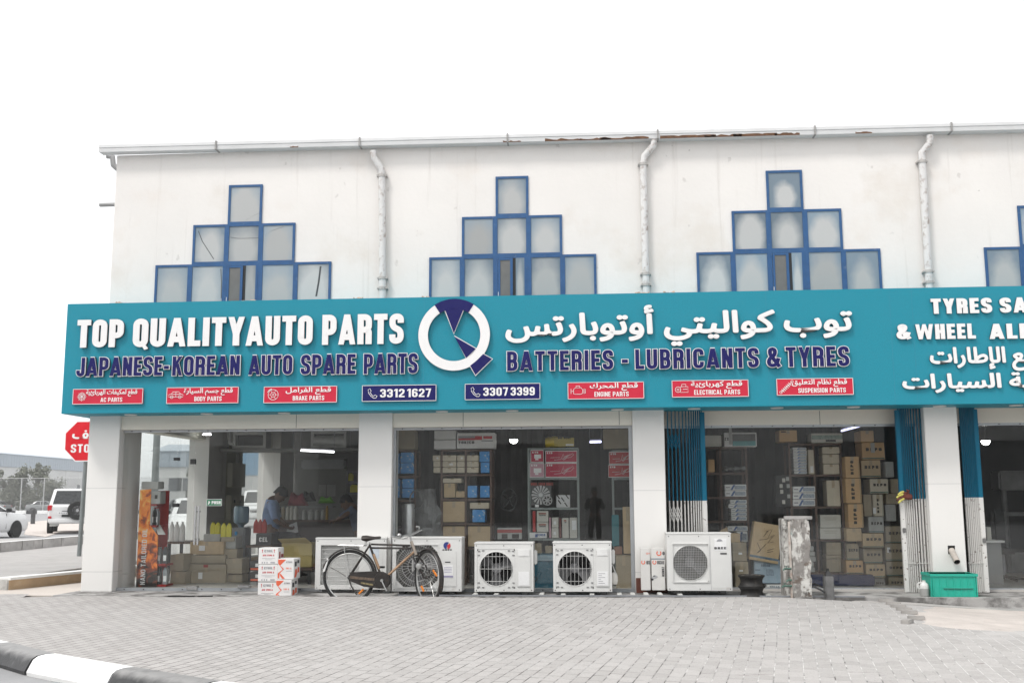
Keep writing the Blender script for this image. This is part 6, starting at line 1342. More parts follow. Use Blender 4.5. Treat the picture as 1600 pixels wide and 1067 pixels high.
# ---- third shop
YB3 = 1.2
shelf('dark wooden shelf with white boxes behind the first folding grille', [1090, 1127.5, 1168], [698, 738, 776, 813.5, 848], YB3, .4, m_wood)
shelf('dark wooden shelf with stacked white boxes and beige cartons beside the concrete post', [1236.5, 1274.5, 1316.5], [692.5, 741, 791, 842.5, 894], YB3, .4, m_wood)
F3 = YB3 - .01
def whitebox(l, x0, y0, x1, y1, big=True):
    t = carton(l, x0, y0, x1, y1, F3, .25, m_box, 'filter_box', 'box', 'white part boxes with blue stroke', tape=False); w, h = x1 - x0, y1 - y0
    if h > 4:
        (a, z), (b, z2) = P(x0 + w * .27, y1 - .8, F3), P(x0 + w * .4, y0 + .8, F3); MB().prism([(a, z), (a + .03, z), (b + .03, z2), (b, z2)], F3 - .0015, F3).build('blue_stroke', MATS['print_blue'], t); patch(x0 + w * .45, y0 + h * .2, x1 - 1.5, y0 + h * .8, F3, mat('print_slate_pale', (.34, .38, .44), .5, var=.3, scale=40), t, 'print'); patch(x0 + w * .06, y0 + h * .4, x0 + w * .24, y0 + h * .6, F3, m_grey, t, 'print')
    return t
for x0, y0, x1, y1, l in [(1132, 756.5, 1166.5, 765.8, 'white box with blue stroke, upper of two on the third row behind the grille'), (1132.5, 766.2, 1166.5, 775.5, 'white box with blue stroke, lower of two on the third row behind the grille'), (1140.5, 780.5, 1167, 787, 'white box with blue stroke, topmost of the tall stack behind the grille'), (1138, 787.4, 1167, 793.6, 'white box with blue stroke jutting out, second in the tall stack behind the grille'), (1142, 794, 1167, 800, 'pale blue white box, third in the tall stack behind the grille'), (1142, 800.4, 1167, 806, 'pale blue white box, fourth in the tall stack behind the grille'), (1142.5, 806.4, 1167, 813, 'white box with blue stroke, lowest of the tall stack behind the grille'), (1137, 821.5, 1168.5, 829.5, 'white box with blue stroke, upper of two below the tall stack'), (1150, 830, 1168.5, 847, 'plain pale box, lower of two below the tall stack'),
  (1238.5, 759.5, 1274, 769, 'wide white box with blue stroke, top of three beside the post'), (1238.5, 769.6, 1274, 779.6, 'wide white box with blue stroke, middle of three beside the post'), (1238.5, 780.2, 1274, 790.5, 'wide white box with blue stroke, bottom of three beside the post')]: whitebox(l, x0, y0, x1, y1)
nth = ['topmost', 'second from the top', 'third from the top', 'fourth from the top', 'fifth from the top', 'sixth from the top', 'third from the bottom', 'second from the bottom', 'lowest']
for k in range(9): whitebox('thin white box, %s in the slanting stack of nine above the post' % nth[k], 1238.5 + k * .3, 699 + k * 4.6, 1260.5 + (k % 3) * .5, 703.2 + k * 4.6)
for k, n_ in enumerate(('topmost', 'second', 'third', 'fourth', 'lowest')): carton('crooked white packet, %s of five fanned beside the post' % n_, 1258 + (k % 2) * 2, 853 + 8.2 * k, 1272 + (k % 3) * 1.5, 860.6 + 8.2 * k, F3, .2, m_cartg, 'parts_packet', 'packet', 'fanned white packets', tape=False)
for x0, y0, x1, y1, l, m in [(1262, 702.5, 1273, 740.5, 'tall beige carton with white label beside the slanting stack', m_cart2), (1284.5, 698, 1312, 709, 'beige carton, top of three in the top right bay', m_cart2), (1285, 709.6, 1312, 724, 'beige carton, middle of three in the top right bay', m_cart2), (1286, 724.6, 1312, 740.5, 'beige carton, bottom of three in the top right bay', m_cart2), (1291, 750, 1314, 790.5, 'large upright beige carton in the second right bay', m_cart2), (1281, 804, 1314.5, 824, 'cream carton with faint print, upper of two in the third right bay', m_cream), (1281, 824.6, 1314.5, 842, 'cream carton with faint print, lower of two in the third right bay', m_cream), (1290.5, 847, 1315, 866.3, 'grey beige carton, top of three in the lowest right bay', m_cartd), (1290.5, 866.9, 1315, 872.5, 'flat grey beige carton, middle of three in the lowest right bay', m_cartd), (1291, 873.1, 1315, 893.5, 'grey beige carton, bottom of three in the lowest right bay', m_cartd), (1106, 717.5, 1117, 737.5, 'tan carton with a round mark behind the grille', m_cart3)]:
    t = carton(l, x0, y0, x1, y1, F3, .28, m, group='beige cartons on the wooden shelves')
    if 'faint' in l: patch(x0 + 6, y0 + 4, x1 - 6, y0 + 5, F3, mat('print_faint', (.4, .36, .3), .7), t, 'print'); patch(x0 + 8, y0 + 7, x1 - 8, y0 + 8, F3, MATS['print_faint'], t, 'print')
    if 'white label' in l: patch(1266, 728, 1271, 738, F3, m_lab, t)
carton('low white box with grey lower half on top of the grille shelf', 1098, 680, 1127.5, 697.5, F3, .3, m_cream, tape=False)
t = carton('white framed display carton with grey front and turquoise base on the grille shelf', 1131, 675.5, 1183, 697.8, F3, .3, m_box, 'display_carton', 'box', tape=False); patch(1144, 678, 1181, 696.5, F3, mat('cellophane_grey', (.13, .13, .13), .25), t, 'window_front'); patch(1145, 689, 1181, 696, F3, mat('turquoise_print', (.1, .33, .34), .5), t, 'turquoise_base', .0025); txtpx('ZX', 1132, 683.5, 1139, 688, F3, m_txt, t); patch(1138.5, 665, 1144, 694, F3 - .02, m_cartg, t, 'hanging_strip')
t = carton('flattened orange tan carton on top of the shelf above the post', 1217, 672, 1246, 690, F3, .35, m_cart3); patch(1220, 673.5, 1228, 675.5, F3, m_mark, t, 'print')
t = carton('long white and pale green box on top of the shelf beside the slanting lamp', 1267, 676.5, 1317, 691.8, F3, .3, m_cream, tape=False); patch(1268, 680, 1316, 686, F3, mat('pale_green_print', (.25, .33, .29), .5, var=.3, scale=30), t, 'green_band'); patch(1290, 686.8, 1306, 690, F3, m_txt, t, 'print')
x0, z = P(1131, 734, F3); x1, _ = P(1166, 734, F3); t = thing('plastic_packet', 'clear crumpled plastic packet lying on the grille shelf', 'packet', ((x0 + x1) / 2, F3 + .1, z))
MB().loft([[(x0 + (x1 - x0) * i / 8, F3 + .1 + .1 * math.cos(q), z + .02 + (.035 + .015 * math.sin(i * 1.9)) * math.sin(q)) for q in [2 * PI * k / 10 for k in range(10)]] for i in range(9)]).build('film', mat('crumpled_film', (.2, .2, .2), .15, var=.5, scale=20), t)
# brown lettered cartons
YD = 1.0
n_ = 0
D_ = [(1344.5, 672.5, 1366, 690.5, 0, 0, m_cart3, 'plain brown carton at the very top of the carton wall'), (1346, 691, 1383, 717.5, 1, .05, m_cart3, 'lettered brown carton with a strip of tape below the topmost one'), (1320, 713, 1344, 746.5, 2, 0, m_cart3, 'lettered carton standing on end, highest of the shelf side column'), (1345, 718.5, 1377, 745.5, 1, .1, m_cart, 'faintly lettered brown carton under the taped one'), (1383.5, 721, 1397.5, 745.5, 0, .06, m_cartg, 'plastic wrapped grey carton high beside the blue grille'),
 (1320.5, 747.2, 1347, 786, 3, 0, m_cart3, 'lettered carton standing on end, second in the shelf side column'), (1359, 748, 1389, 770.5, 1, .06, m_cart2, 'pale lettered carton left of the plain one by the grille'), (1391, 748, 1409, 770.5, 0, .1, m_cartd, 'plain dark carton by the grille at glove height'), (1363.5, 772, 1381.5, 806.5, 2, .06, m_cart2, 'lettered carton standing on end with a white label'), (1348.5, 772, 1363, 806.5, 0, .1, m_cartd, 'dark carton beside the one with the white label'), (1324.5, 787, 1350, 824.3, 3, 0, m_cart3, 'lettered carton standing on end, third in the shelf side column'), (1383, 788, 1401, 814, 0, .1, m_cartg, 'grey wrapped carton in the middle by the grille'),
 (1356.5, 807.2, 1382, 832, 1, .05, m_cartg, 'shiny white wrapped lettered carton in the middle column'), (1322, 825, 1347, 845.5, 0, .02, m_cart, 'plain tan carton below the three standing on end'), (1347.5, 833, 1381.5, 855.5, 1, 0, m_cart, 'bright lettered carton under the shiny wrapped one'), (1383, 822, 1414, 848.3, 1, .05, m_cartd, 'shaded lettered carton by the grille, highest of four'), (1322.5, 848.5, 1343, 874.5, 1, .1, m_cartd, 'dark lettered carton, second lowest of the shelf side column'), (1349, 856.5, 1380, 880, 1, .06, m_cartd, 'dull lettered carton between two bright ones'), (1383, 849.2, 1414, 876, 1, .05, m_cartd, 'lettered carton by the grille with slanted white sticker'), (1322, 875.5, 1349.5, 896.5, 1, .03, m_cart3, 'lettered carton above the blue mat end, pinkish brown'), (1353, 881, 1384, 902, 1, 0, m_cart, 'bright lettered carton, lowest complete one of the middle column'), (1384.5, 877, 1414, 900, 1, .05, m_cartd, 'lettered carton by the grille, third of four'), (1366, 903, 1383, 922, 1, .1, m_cartg, 'grey lettered carton half hidden by the blue mat'), (1388, 901, 1414, 922, 1, .06, m_cartd, 'lettered carton by the grille, lowest of four'), (1384, 770.9, 1409, 787.4, 0, .1, m_cartd, 'dark plain carton right of the labelled one')]
for x0, y0, x1, y1, k, dy, m, l in D_:
    Y = YD + dy; t = carton(l, x0, y0, x1, y1, Y, .4, m, 'carton', 'box', 'brown cartons piled by the window'); w, h = x1 - x0, y1 - y0
    if k == 1: txtpx('DEPO', x0 + w * .18, y0 + h * .32, x1 - w * .14, y0 + h * .5, Y, m_mark, t, t=.24, gap=.2); patch(x0 + 1, y1 - 2.4, x1 - 1, y1 - 1, Y, mat('print_green', (.05, .13, .12), .7), t, 'green_band')
    if k in (2, 3): txtpx('DEPO', x0 + w * .34, y0 + h * .2, x0 + w * .58, y1 - h * .16, Y, m_mark, t, v=True, t=.24, gap=.2); patch(x1 - 3.4, y0 + 1, x1 - 2, y1 - 1, Y, MATS['print_green'], t, 'green_band')
    if 'white label' in l and k: patch(1361 + 3, 793, 1369, 802, Y, m_lab, t)
    if 'slanted' in l: patch(1386, 855, 1391, 863, Y, m_lab, t)
    if 'strip of tape' in l: patch(1360, 692, 1367, 707, Y, m_cartg, t, 'torn_tape', .003)
(a, zt), (b, zb) = P(1262, 898, .8), P(1368, 918, .8); o = MB().cbox(a, b, .8, .98, .032, zt, .02).build('rolled_mat', mat('navy_mat', (.012, .02, .07), .7, var=.2), smooth=False); tag(o, 'long navy blue mat lying at the foot of the brown cartons', 'mat')
# cartons near the wheel rims
def tilted(l, px, py, w, h, dep, Y, ang, m, name='carton', cat='box'):
    x, z = P(px, py, Y); t = thing(name, l, cat, (x, Y, z)); o = MB().cbox(x - w / 2, x + w / 2, Y, Y + dep, z - h / 2, z + h / 2, .006)
    return t, o, Matrix.Translation((x, Y, z)) @ Matrix.Rotation(R(ang), 4, 'Y') @ Matrix.Translation((-x, -Y, -z))
t, o, Mx = tilted('tan carton with scribbled pen marks leaning crookedly behind the wheel rims', 1197, 847.5, .40, .53, .2, .62, 10, m_cart); x, z = P(1197, 847.5, .62)
o.xf(Mx).build('box_body', m_cart, t); q = MB()
for pts in ([(-.02, .15), (.06, .2), (.02, .08), (.1, .12)], [(-.1, .02), (0, .05), (.08, .1), (.02, 0), (.1, .03)], [(-.12, -.02), (-.06, -.12), (-.1, -.16), (0, -.02)], [(.03, -.1), (.12, -.06)], [(.03, -.13), (.11, -.1)], [(-.05, .07), (.0, .16)]): q.tube([(x + u, .618, z + v) for u, v in pts], .003, 4)
q.xf(Mx).build('pen_scribble', m_mark, t); MB().box(x - .199, x + .199, .6185, .621, z - .225, z - .195).xf(Mx).build('blue_tape', mat('blue_tape', (.12, .18, .24), .4), t)
t = carton('pale blue accessory box with swirl mark below the scribbled carton', 1178, 876, 1226, 911, .66, .25, mat('pale_blue_carton', (.33, .42, .5), .5, var=.12, scale=3), tape=False); txtpx('OSCAR', 1189, 881, 1203, 885, .66, MATS['print_slate'], t); patch(1180, 889, 1188, 891, .66, MATS['print_slate'], t, 'print'); patch(1197, 889, 1209, 899, .66, mat('print_bluegrey', (.25, .31, .37), .5, var=.3, scale=40), t, 'print')
t = carton('flat white accessory box on the floor behind the wheel rims', 1198, 913, 1226, 921, .6, .25, m_box, tape=False); txtpx('OSCAR', 1203, 915, 1218, 918, .6, MATS['print_slate'], t)
t = carton('open topped tan carton behind the yellowed condenser', 1121, 833, 1157, 848, .75, .3, m_cart); (a, z), (b, _) = P(1121, 833, .75), P(1134, 833, .75); MB().add([(a, .76, z), (b + .04, .76, z), (b + .02, .72, z + .09), (a + .05, .72, z + .05), (a, .764, z), (b + .04, .764, z), (b + .02, .724, z + .09), (a + .05, .724, z + .05)], [(0, 1, 2, 3), (7, 6, 5, 4), (0, 3, 7, 4), (1, 5, 6, 2), (3, 2, 6, 7)]).build('open_flap', m_cart, t)
t = carton('dull carton with small white sticker, upper of two beside the yellowed condenser', 1144, 847, 1167.5, 876.5, .7, .3, m_cartd); patch(1154, 863, 1159.5, 866, .7, m_lab, t)
t = carton('dull carton with small white sticker, lower of two beside the yellowed condenser', 1148, 877, 1171, 922, .68, .3, m_cartd); patch(1155, 890, 1161, 892.5, .68, m_lab, t)
t = carton('black mesh organiser with hanging packets at the edge of the post shelf', 1211, 742, 1235.5, 791, F3, .2, m_foot, 'wire_rack', 'rack', tape=False)
for k, (x, y) in enumerate(((1222, 747), (1229, 756), (1219, 765), (1230, 772), (1222, 781), (1228, 745), (1218, 756))): patch(x, y, x + 5, y + 6, F3, m_cartg if k % 2 else m_cream, t, 'hanging_packet', .004)
# ---- fourth shop
x0, z0 = P(1541, 844, 1.3); x1, _ = P(1566, 844, 1.3); t = thing('desk', 'pale desk with white top in the dark shop past the last grille', 'desk', ((x0 + x1) / 2, 1.3, .03))
MB().cbox(x0 - .05, x1 + .02, 1.25, 1.9, z0 - .03, z0, .006).build('desk_top', m_box, t); MB().box(x0, x1 - .02, 1.3, 1.85, .03, z0 - .03).build('desk_panel', mat('desk_grey', (.3, .3, .3), .5), t)
carton('small stack of white papers on the pale desk', 1541, 823, 1550, 844, 1.35, .25, m_cream, 'paper_stack', 'papers', tape=False)
t = thing('office_chair', 'black high backed office chair behind the pale desk', 'chair', (P(1562, 850, 2.0)[0], 2.0, .03)); (a, zt), (b, _) = P(1549, 795, 2.0), P(1570, 795, 2.0)
MB().cbox(a, b, 2.0, 2.1, .5, zt, .05).build('backrest', m_foot, t, smooth=True); MB().cbox(a - .05, b + .05, 1.75, 2.1, .42, .5, .03).build('seat', m_foot, t); MB().tube([((a + b) / 2, 1.95, .42), ((a + b) / 2, 1.95, .1)], .03, 8).build('gas_lift', m_grey, t); q = MB()
for k in range(5): q.tube([((a + b) / 2, 1.95, .1), ((a + b) / 2 + .28 * math.cos(1.256 * k), 1.95 + .28 * math.sin(1.256 * k), .05)], .02, 6)
q.build('star_base', m_foot, t)
t = thing('engine_hoist', 'dim grey machine with rails deep in the dark shop', 'machine', (P(1590, 790, 3.5)[0], 3.5, .03)); (a, z1), (b, z2) = P(1560, 735, 3.5), P(1680, 765, 3.5)
m_mid = mat('machine_grey', (.2, .2, .2), .5, .3, var=.2)
MB().cbox(a, b, 3.5, 3.9, z2, z1, .03).build('upper_housing', m_mid, t); z3 = P(1590, 800, 3.5)[1]; MB().cbox(a, b, 3.5, 3.9, z3 - .06, z3, .02).tube([(a + .1, 3.6, z2), (a + .1, 3.6, .03)], .05, 8).tube([(b - .1, 3.6, z2), (b - .1, 3.6, .03)], .05, 8).build('rails', m_mid, t); MB().cbox(a, b, 3.6, 3.85, .03, .35, .02).build('base', m_mid, t)
# ------------------------------------------------------------------ corner shop contents
def firemat():
    m = bpy.data.materials.new('fiery_print'); m.use_nodes = True; t = m.node_tree; b = t.nodes['Principled BSDF']; L = t.links.new; tc = t.nodes.new('ShaderNodeTexCoord')
    n = t.nodes.new('ShaderNodeTexNoise'); n.inputs['Scale'].default_value = 9; n.inputs['Detail'].default_value = 10; n.inputs['Distortion'].default_value = .8; L(tc.outputs['Object'], n.inputs['Vector'])
    sx = t.nodes.new('ShaderNodeSeparateXYZ'); L(tc.outputs['Object'], sx.inputs[0]); z = t.nodes.new('ShaderNodeMapRange'); L(sx.outputs[2], z.inputs[0]); z.inputs[1].default_value = 0; z.inputs[2].default_value = .75; z.inputs[3].default_value = -.24; z.inputs[4].default_value = .1
    a = t.nodes.new('ShaderNodeMath'); a.operation = 'ADD'; L(n.outputs[0], a.inputs[0]); L(z.outputs[0], a.inputs[1])
    r = t.nodes.new('ShaderNodeValToRGB'); L(a.outputs[0], r.inputs[0]); e = r.color_ramp.elements; e[0].position = .3; e[0].color = (.012, .006, .004, 1); e[1].position = .78; e[1].color = (.95, .66, .2, 1)
    for p, c in ((.43, (.28, .045, .006, 1)), (.53, (.85, .19, .012, 1)), (.64, (.9, .33, .04, 1))): x = e.new(p); x.color = c
    L(r.outputs[0], b.inputs['Base Color']); b.inputs['Roughness'].default_value = .4; return m
YO = .42
pp = [P(x, y, YO) for x, y in ((219, 765), (235.7, 764), (233.7, 819.5), (246.3, 837), (245, 916), (212.4, 916))]; zf = .031
pp[4] = (pp[4][0], zf); pp[5] = (pp[5][0], zf)
os_ = thing('oil_display_stand', 'red oil display stand with fiery orange side panel just inside the corner window', 'display stand', ((pp[0][0] + pp[4][0]) / 2, YO, zf))
MB().prism(pp, YO, YO + .02).build('fire_panel', firemat(), os_)
(a, _), (b, _), d = P(220.5, 875, YO), P(228, 875, YO), P(225, 913, YO)[1]
strokes(MB(), 'NANO TAILORED OIL', a, b, d, P(226, 826, YO)[1], YO - .002, .002, t=.13, gap=.12, vertical=True).build('lettering', m_let, os_)
m_std = mat('stand_red', (.3, .02, .018), .4); x0, x1 = pp[1][0], P(262, 850, YO + .1)[0]
MB().box(x0 - .02, P(250, 800, YO)[0], YO + .3, YO + .32, zf, pp[1][1] - .02).build('back_board', m_std, os_)
bts = mat('oil_bottle_silver', (.3, .32, .34), .3, .3); btd = mat('oil_bottle_dark', (.05, .055, .06), .35)
for i, py in enumerate((787, 820, 880, 914)):
    z = P(250, py, YO + .1)[1]; z = max(z, zf + .035); xa, xb = x0 - .01, P(248 if i < 2 else 262, py, YO + .1)[0]; sh = MB().box(xa, xb, YO + .02, YO + .3, z - .03, z).build('shelf', m_std, os_)
    if i in (1, 2, 3):
        for k in range(3):
            x = xa + .05 + (xb - xa - .08) * k / 2; q = 'oil_bottle'
            bt = thing('oil_bottle', 'slim oil bottle on the red display stand, %s shelf, %s from its panel' % (('', 'upper', 'middle', 'lowest')[i], ('first', 'second', 'third')[k]), 'bottle', (x, YO + .08, z), 'oil bottles on the display stand')
            MB().loft([[(x + sx * w, YO + .09 + sy * .035, z + h + .001) for sx, sy in ((-1, -1), (1, -1), (1, 1), (-1, 1))] for h, w in ((0, .03), (.17, .032), (.2, .026), (.215, .014), (.235, .014))]).build('bottle_body', bts if (k + i) % 2 else btd, bt)
            MB().lathe([(.015, 0), (.015, .02), (0, .02)], (x, YO + .09, z + .236), 8).build('cap', m_std, bt); MB().box(x - .022, x + .022, YO + .0535, YO + .0555, z + .04, z + .12).build('label_sticker', m_lab, bt)
carton('grey carton lying on top of the oil display stand', 221, 752, 247, 764, YO + .03, .22, m_cartg, tape=False); t = carton('grey notice box set on the upper half of the oil display stand', 236.5, 767, 250, 787, YO + .03, .2, m_cartg, 'notice_box', 'box', tape=False); patch(242, 773, 246, 779, YO + .03, m_mark, t, 'print')
(a, z), (b, z2) = P(238, 822, YO), P(255, 835, YO); o = MB().add([(a, YO + .1, z), (b - .1, YO + .1, z + .02), (b + .02, YO + .02, z2), (a + .08, YO + .02, z2), (a, YO + .12, z), (b - .1, YO + .12, z + .02), (b + .02, YO + .04, z2), (a + .08, YO + .04, z2)], [(0, 1, 2, 3), (7, 6, 5, 4), (0, 4, 5, 1), (1, 5, 6, 2), (2, 6, 7, 3), (3, 7, 4, 0)]).build('price_card', m_cartg); tag(o, 'slanted grey price card on the oil display stand', 'card')
# tables, bottles and cartons in the middle
def bottle(l, px, y0, y1, Y, w, m, cap, grp):
    x, zt = P(px, y0, Y); zb = P(px, y1, Y)[1]; h = zt - zb; t = thing('oil_jug', l, 'bottle', (x, Y, zb), grp)
    MB().loft([[(x + math.copysign(abs(math.cos(q)) ** .6, math.cos(q)) * w * s, Y + math.copysign(abs(math.sin(q)) ** .6, math.sin(q)) * w * .6 * s, zb + .001 + h * v) for q in [2 * PI * k / 14 for k in range(14)]] for v, s in ((0, .95), (.03, 1), (.62, 1), (.78, .8), (.88, .5), (.9, .36), (.93, .36))]).build('jug_body', m, t, smooth=True)
    MB().lathe([(w * .4, 0), (w * .4, h * .07), (0, h * .07)], (x, Y, zb + h * .932), 10).build('cap', cap, t)
m_ywl = mat('yellow_jug', (.62, .56, .02), .35); m_rdj = mat('red_jug', (.36, .02, .015), .35)
YT = 1.6
for k, px in enumerate((269, 277, 285.5)): bottle('white oil jug on the dark table, %s from the display stand' % ('first', 'second', 'third')[k], px, 815, 845.5, YT, .042, m_box, m_box, 'white oil jugs')
def table(l, x0, x1, y, Y, dep, m, name='table'):
    (a, z), (b, _) = P(x0, y, Y), P(x1, y, Y); t = thing(name, l, 'table', ((a + b) / 2, Y, .03)); MB().cbox(a, b, Y - .1, Y + dep, z - .035, z, .005).build('tabletop', m, t)
    for x in (a + .05, b - .05):
        for y in (Y - .05, Y + dep - .06): MB().box(x - .02, x + .02, y - .02, y + .02, .03, z - .035).build('leg', m_dkmetal, t)
    return t
table('dark table with white oil jugs behind the glass door', 262, 322, 845.5, YT, .5, m_wood)
for l, x0, y0, x1, y1, Y, dep, m in [('tan carton with open flaps on the stack behind the door handles', 297, 846, 349, 866, 1.35, .4, m_cart), ('olive brown carton, upper of two left of the door clamp', 266, 866, 286, 892, 1.0, .4, m_cartd), ('olive brown carton, lower of two left of the door clamp', 266, 892.5, 288, 925, 1.0, .4, m_cartd), ('low dark carton under the one with open flaps', 298, 867, 352, 880, 1.3, .4, m_cartd), ('large shaded carton on the floor behind the glass door', 292, 881, 352, 925, 1.25, .5, m_cartd), ('dull carton with light end behind the glass door', 353, 872, 378, 896, 1.3, .4, m_cartd), ('grey ended carton low on the floor near the water dispenser', 354, 897, 378, 925, 1.35, .4, m_cartd), ('grey printed carton tilted up below the water dispenser', 349, 838, 368, 857, 1.45, .3, m_cartg), ('grey carton under the tilted printed one', 350, 857.5, 370, 871.5, 1.4, .3, m_cartd)]:
    t = carton(l, x0, y0, x1, y1, Y, dep, m, group='cartons piled inside the corner shop')
    if 'open flaps' in l: patch(311, 852, 320, 860, Y, m_lab, t)
    if 'shaded' in l: patch(318, 882, 325, 886, Y, m_std, t, 'red_print'); patch(310, 894, 316, 904, Y, m_lab, t)
t = carton('white flat box under the yellow jugs', 318, 834, 344, 846, 1.5, .35, m_cartg, tape=False)
for k, px in enumerate((333.5, 341, 350, 358.5)): bottle('yellow oil jug, %s in the row by the push sticker' % ('first', 'second', 'third', 'last')[k], px, 814.5 + (k > 1), 834 + 4.5 * (k > 1), 1.55 - .1 * (k > 1), .043, m_ywl, m_foot, 'yellow oil jugs')
carton('dark carton under the two nearer yellow jugs', 345, 838.8, 366, 845.9, 1.42, .3, m_cartd, tape=False)
for k, px in enumerate((400.5, 407, 413.5)): bottle('red oil jug, %s in the row beside the man in blue' % ('first', 'second', 'third')[k], px, 811, 832.5, 1.7, .04, m_rdj, m_rdj, 'red oil jugs')
t = carton('black and white oil carton under the red jugs', 400, 832.8, 425, 851, 1.66, .3, mat('black_carton', (.03, .03, .032), .5), tape=False); txtpx('CEL', 405, 839, 418, 846, 1.66, m_let, t)
for k in range(2): t = carton('black carton with orange stripe, %s of two behind the white oil boxes' % ('upper', 'lower')[k], 391, 876 + 17 * k, 406, 892 + 17 * k, .9, .3, MATS['black_carton'], tape=False); patch(391.6, 887 + 17 * k, 405, 890 + 17 * k, .9, m_org, t, 'orange_stripe'); patch(399, 880 + 17 * k, 404, 885 + 17 * k, .9, m_let, t, 'print')
table('low shelf table carrying the red jugs', 387, 428, 851.2, 1.7, .5, m_wood)
t = carton('big open mustard carton behind the white oil boxes', 440, 848, 487, 886, 1.0, .45, mat('mustard_carton', (.42, .33, .13), .8, var=.08)); (a, z), (b, _) = P(440, 848, 1.0), P(487, 848, 1.0)
MB().add([(a, 1.0, z), (b, 1.0, z), (b - .06, .85, z + .08), (a - .02, .87, z + .06), (a, 1.004, z), (b, 1.004, z), (b - .06, .854, z + .083), (a - .02, .874, z + .063)], [(0, 1, 2, 3), (7, 6, 5, 4), (0, 3, 7, 4), (1, 5, 6, 2), (3, 2, 6, 7)]).build('open_flap', MATS['mustard_carton'], t)
(a, z0), (b, _) = P(442, 887, 1.0), P(485, 887, 1.0); table('low dark bench under the open mustard carton', 438, 490, 886.3, 1.05, .5, m_wood)
# water dispenser
(a, zt), (b, zb) = P(360, 824, 2.3), P(383, 824, 2.3); t = thing('water_dispenser', 'grey water dispenser with upturned blue bottle inside the corner shop', 'water dispenser', ((a + b) / 2, 2.5, .03))
MB().cbox(a, b, 2.3, 2.62, .031, zt, .02).build('cabinet', mat('dispenser_grey', (.2, .21, .22), .4), t); x = (a + b) / 2
MB().lathe([(.04, 0), (.05, .03), (.12, .08), (.125, .3), (.11, .34), (0, .35)], (x, 2.46, zt), 18).build('bottle', mat('water_bottle_blue', (.16, .24, .30), .15), t, smooth=True); MB().cbox(x - .04, x + .0, 2.27, 2.3, zt - .12, zt - .06, .006).build('tap', mat('tap_blue', (.03, .3, .6), .3), t)
# meter boxes on the side wall
for y0, y1, za, zb_, l in ((Y2 + .12, Y3 - .1, 1.5, 1.95, 'cream meter box with cable pipe above it on the inner side wall'), (Y2 + .1, Y3 - .12, .9, 1.35, 'cream socket panel below the meter box')):
    t = thing('meter_box', l, 'box', (XS, (y0 + y1) / 2, za)); MB().cbox(XS - .04, XS + .06, y0, y1, za, zb_, .01).build('box_body', m_clad3, t)
    if za > 1: MB().tube([(XS + .02, (y0 + y1) / 2, zb_), (XS + .02, (y0 + y1) / 2, 2.78)], .03, 8).build('conduit', m_cartg, t)
    else:
        for u in (.25, .7):
            for v in (.3, .75): MB().box(XS + .058, XS + .064, y0 + (y1 - y0) * u - .04, y0 + (y1 - y0) * u + .04, za + (zb_ - za) * v - .03, za + (zb_ - za) * v + .03).build('socket', m_foot, t)
# loft shelf with old wall units above the counter
YL = 4.0
(a, z), (b, _) = P(346, 701, YL), P(562, 701, YL); lf = thing('loft_shelf', 'high storage ledge with white framed units running across the corner shop', 'shelf', ((a + b) / 2, YL, z - .1)); MB().box(a, b, YL - .05, YL + .6, z - .05, z).build('ledge', mat('ledge_grey', (.22, .22, .21), .6), lf)
for x in (a + .05, (a + b) / 2, b - .05): MB().tube([(x, YL + .2, z), (x, YL + .2, 2.8)], .012, 6).build('hanger', m_grey, lf)
def framed(l, x0, x1, y0, y1, roll):
    (a, zt), (b, zb) = P(x0, y0, YL - .02), P(x1, y1, YL - .02); t = thing('wall_unit', l, 'air unit', ((a + b) / 2, YL, zb)); f = MB(); w = .05
    f.box(a, a + w, YL - .02, YL + .3, zb, zt).box(b - w, b, YL - .02, YL + .3, zb, zt).box(a + w, b - w, YL - .02, YL + .3, zt - w, zt).box(a + w, b - w, YL - .02, YL + .3, zb, zb + w); f.build('frame', m_cartg, t)
    MB().box(a + w, b - w, YL + .1, YL + .12, zb + w, zt - w).build('dark_panel', mat('panel_dark', (.06, .06, .06), .5), t)
    if roll: MB().tube([(a + w, YL + .05, zb + w + .09), (b - w, YL + .05, zb + w + .09)], .085, 12).build('paper_roll', m_cartg, t, smooth=True)
framed('white framed dark unit on the storage ledge near the corner', 364, 415, 675, 700, False); framed('white framed unit with a pale roll on the storage ledge near the second column', 486, 541, 673, 699.5, True)
x = P(357, 690, YL)[0]; z0 = P(357, 698, YL)[1]; o = MB().tube([(x, YL, 2.79), (x + .01, YL, z0 + .16), (x + .03, YL, z0 + .07), (x + .1, YL, z0 + .04)], .035, 8).build('drain_elbow', m_cartg, smooth=True); tag(o, 'pale drain elbow hanging at the end of the storage ledge', 'pipe')
tubelamp((470, 703.5), (522, 706), 3.2, 3.2, 'white tube lamp under the storage ledge of the corner shop', 3, (1, 1, 1)); tubelamp((318, 678.5), (329, 678.5), 3.0, 3.3, 'short white tube lamp near the glass door top', 6, (1, 1, 1))
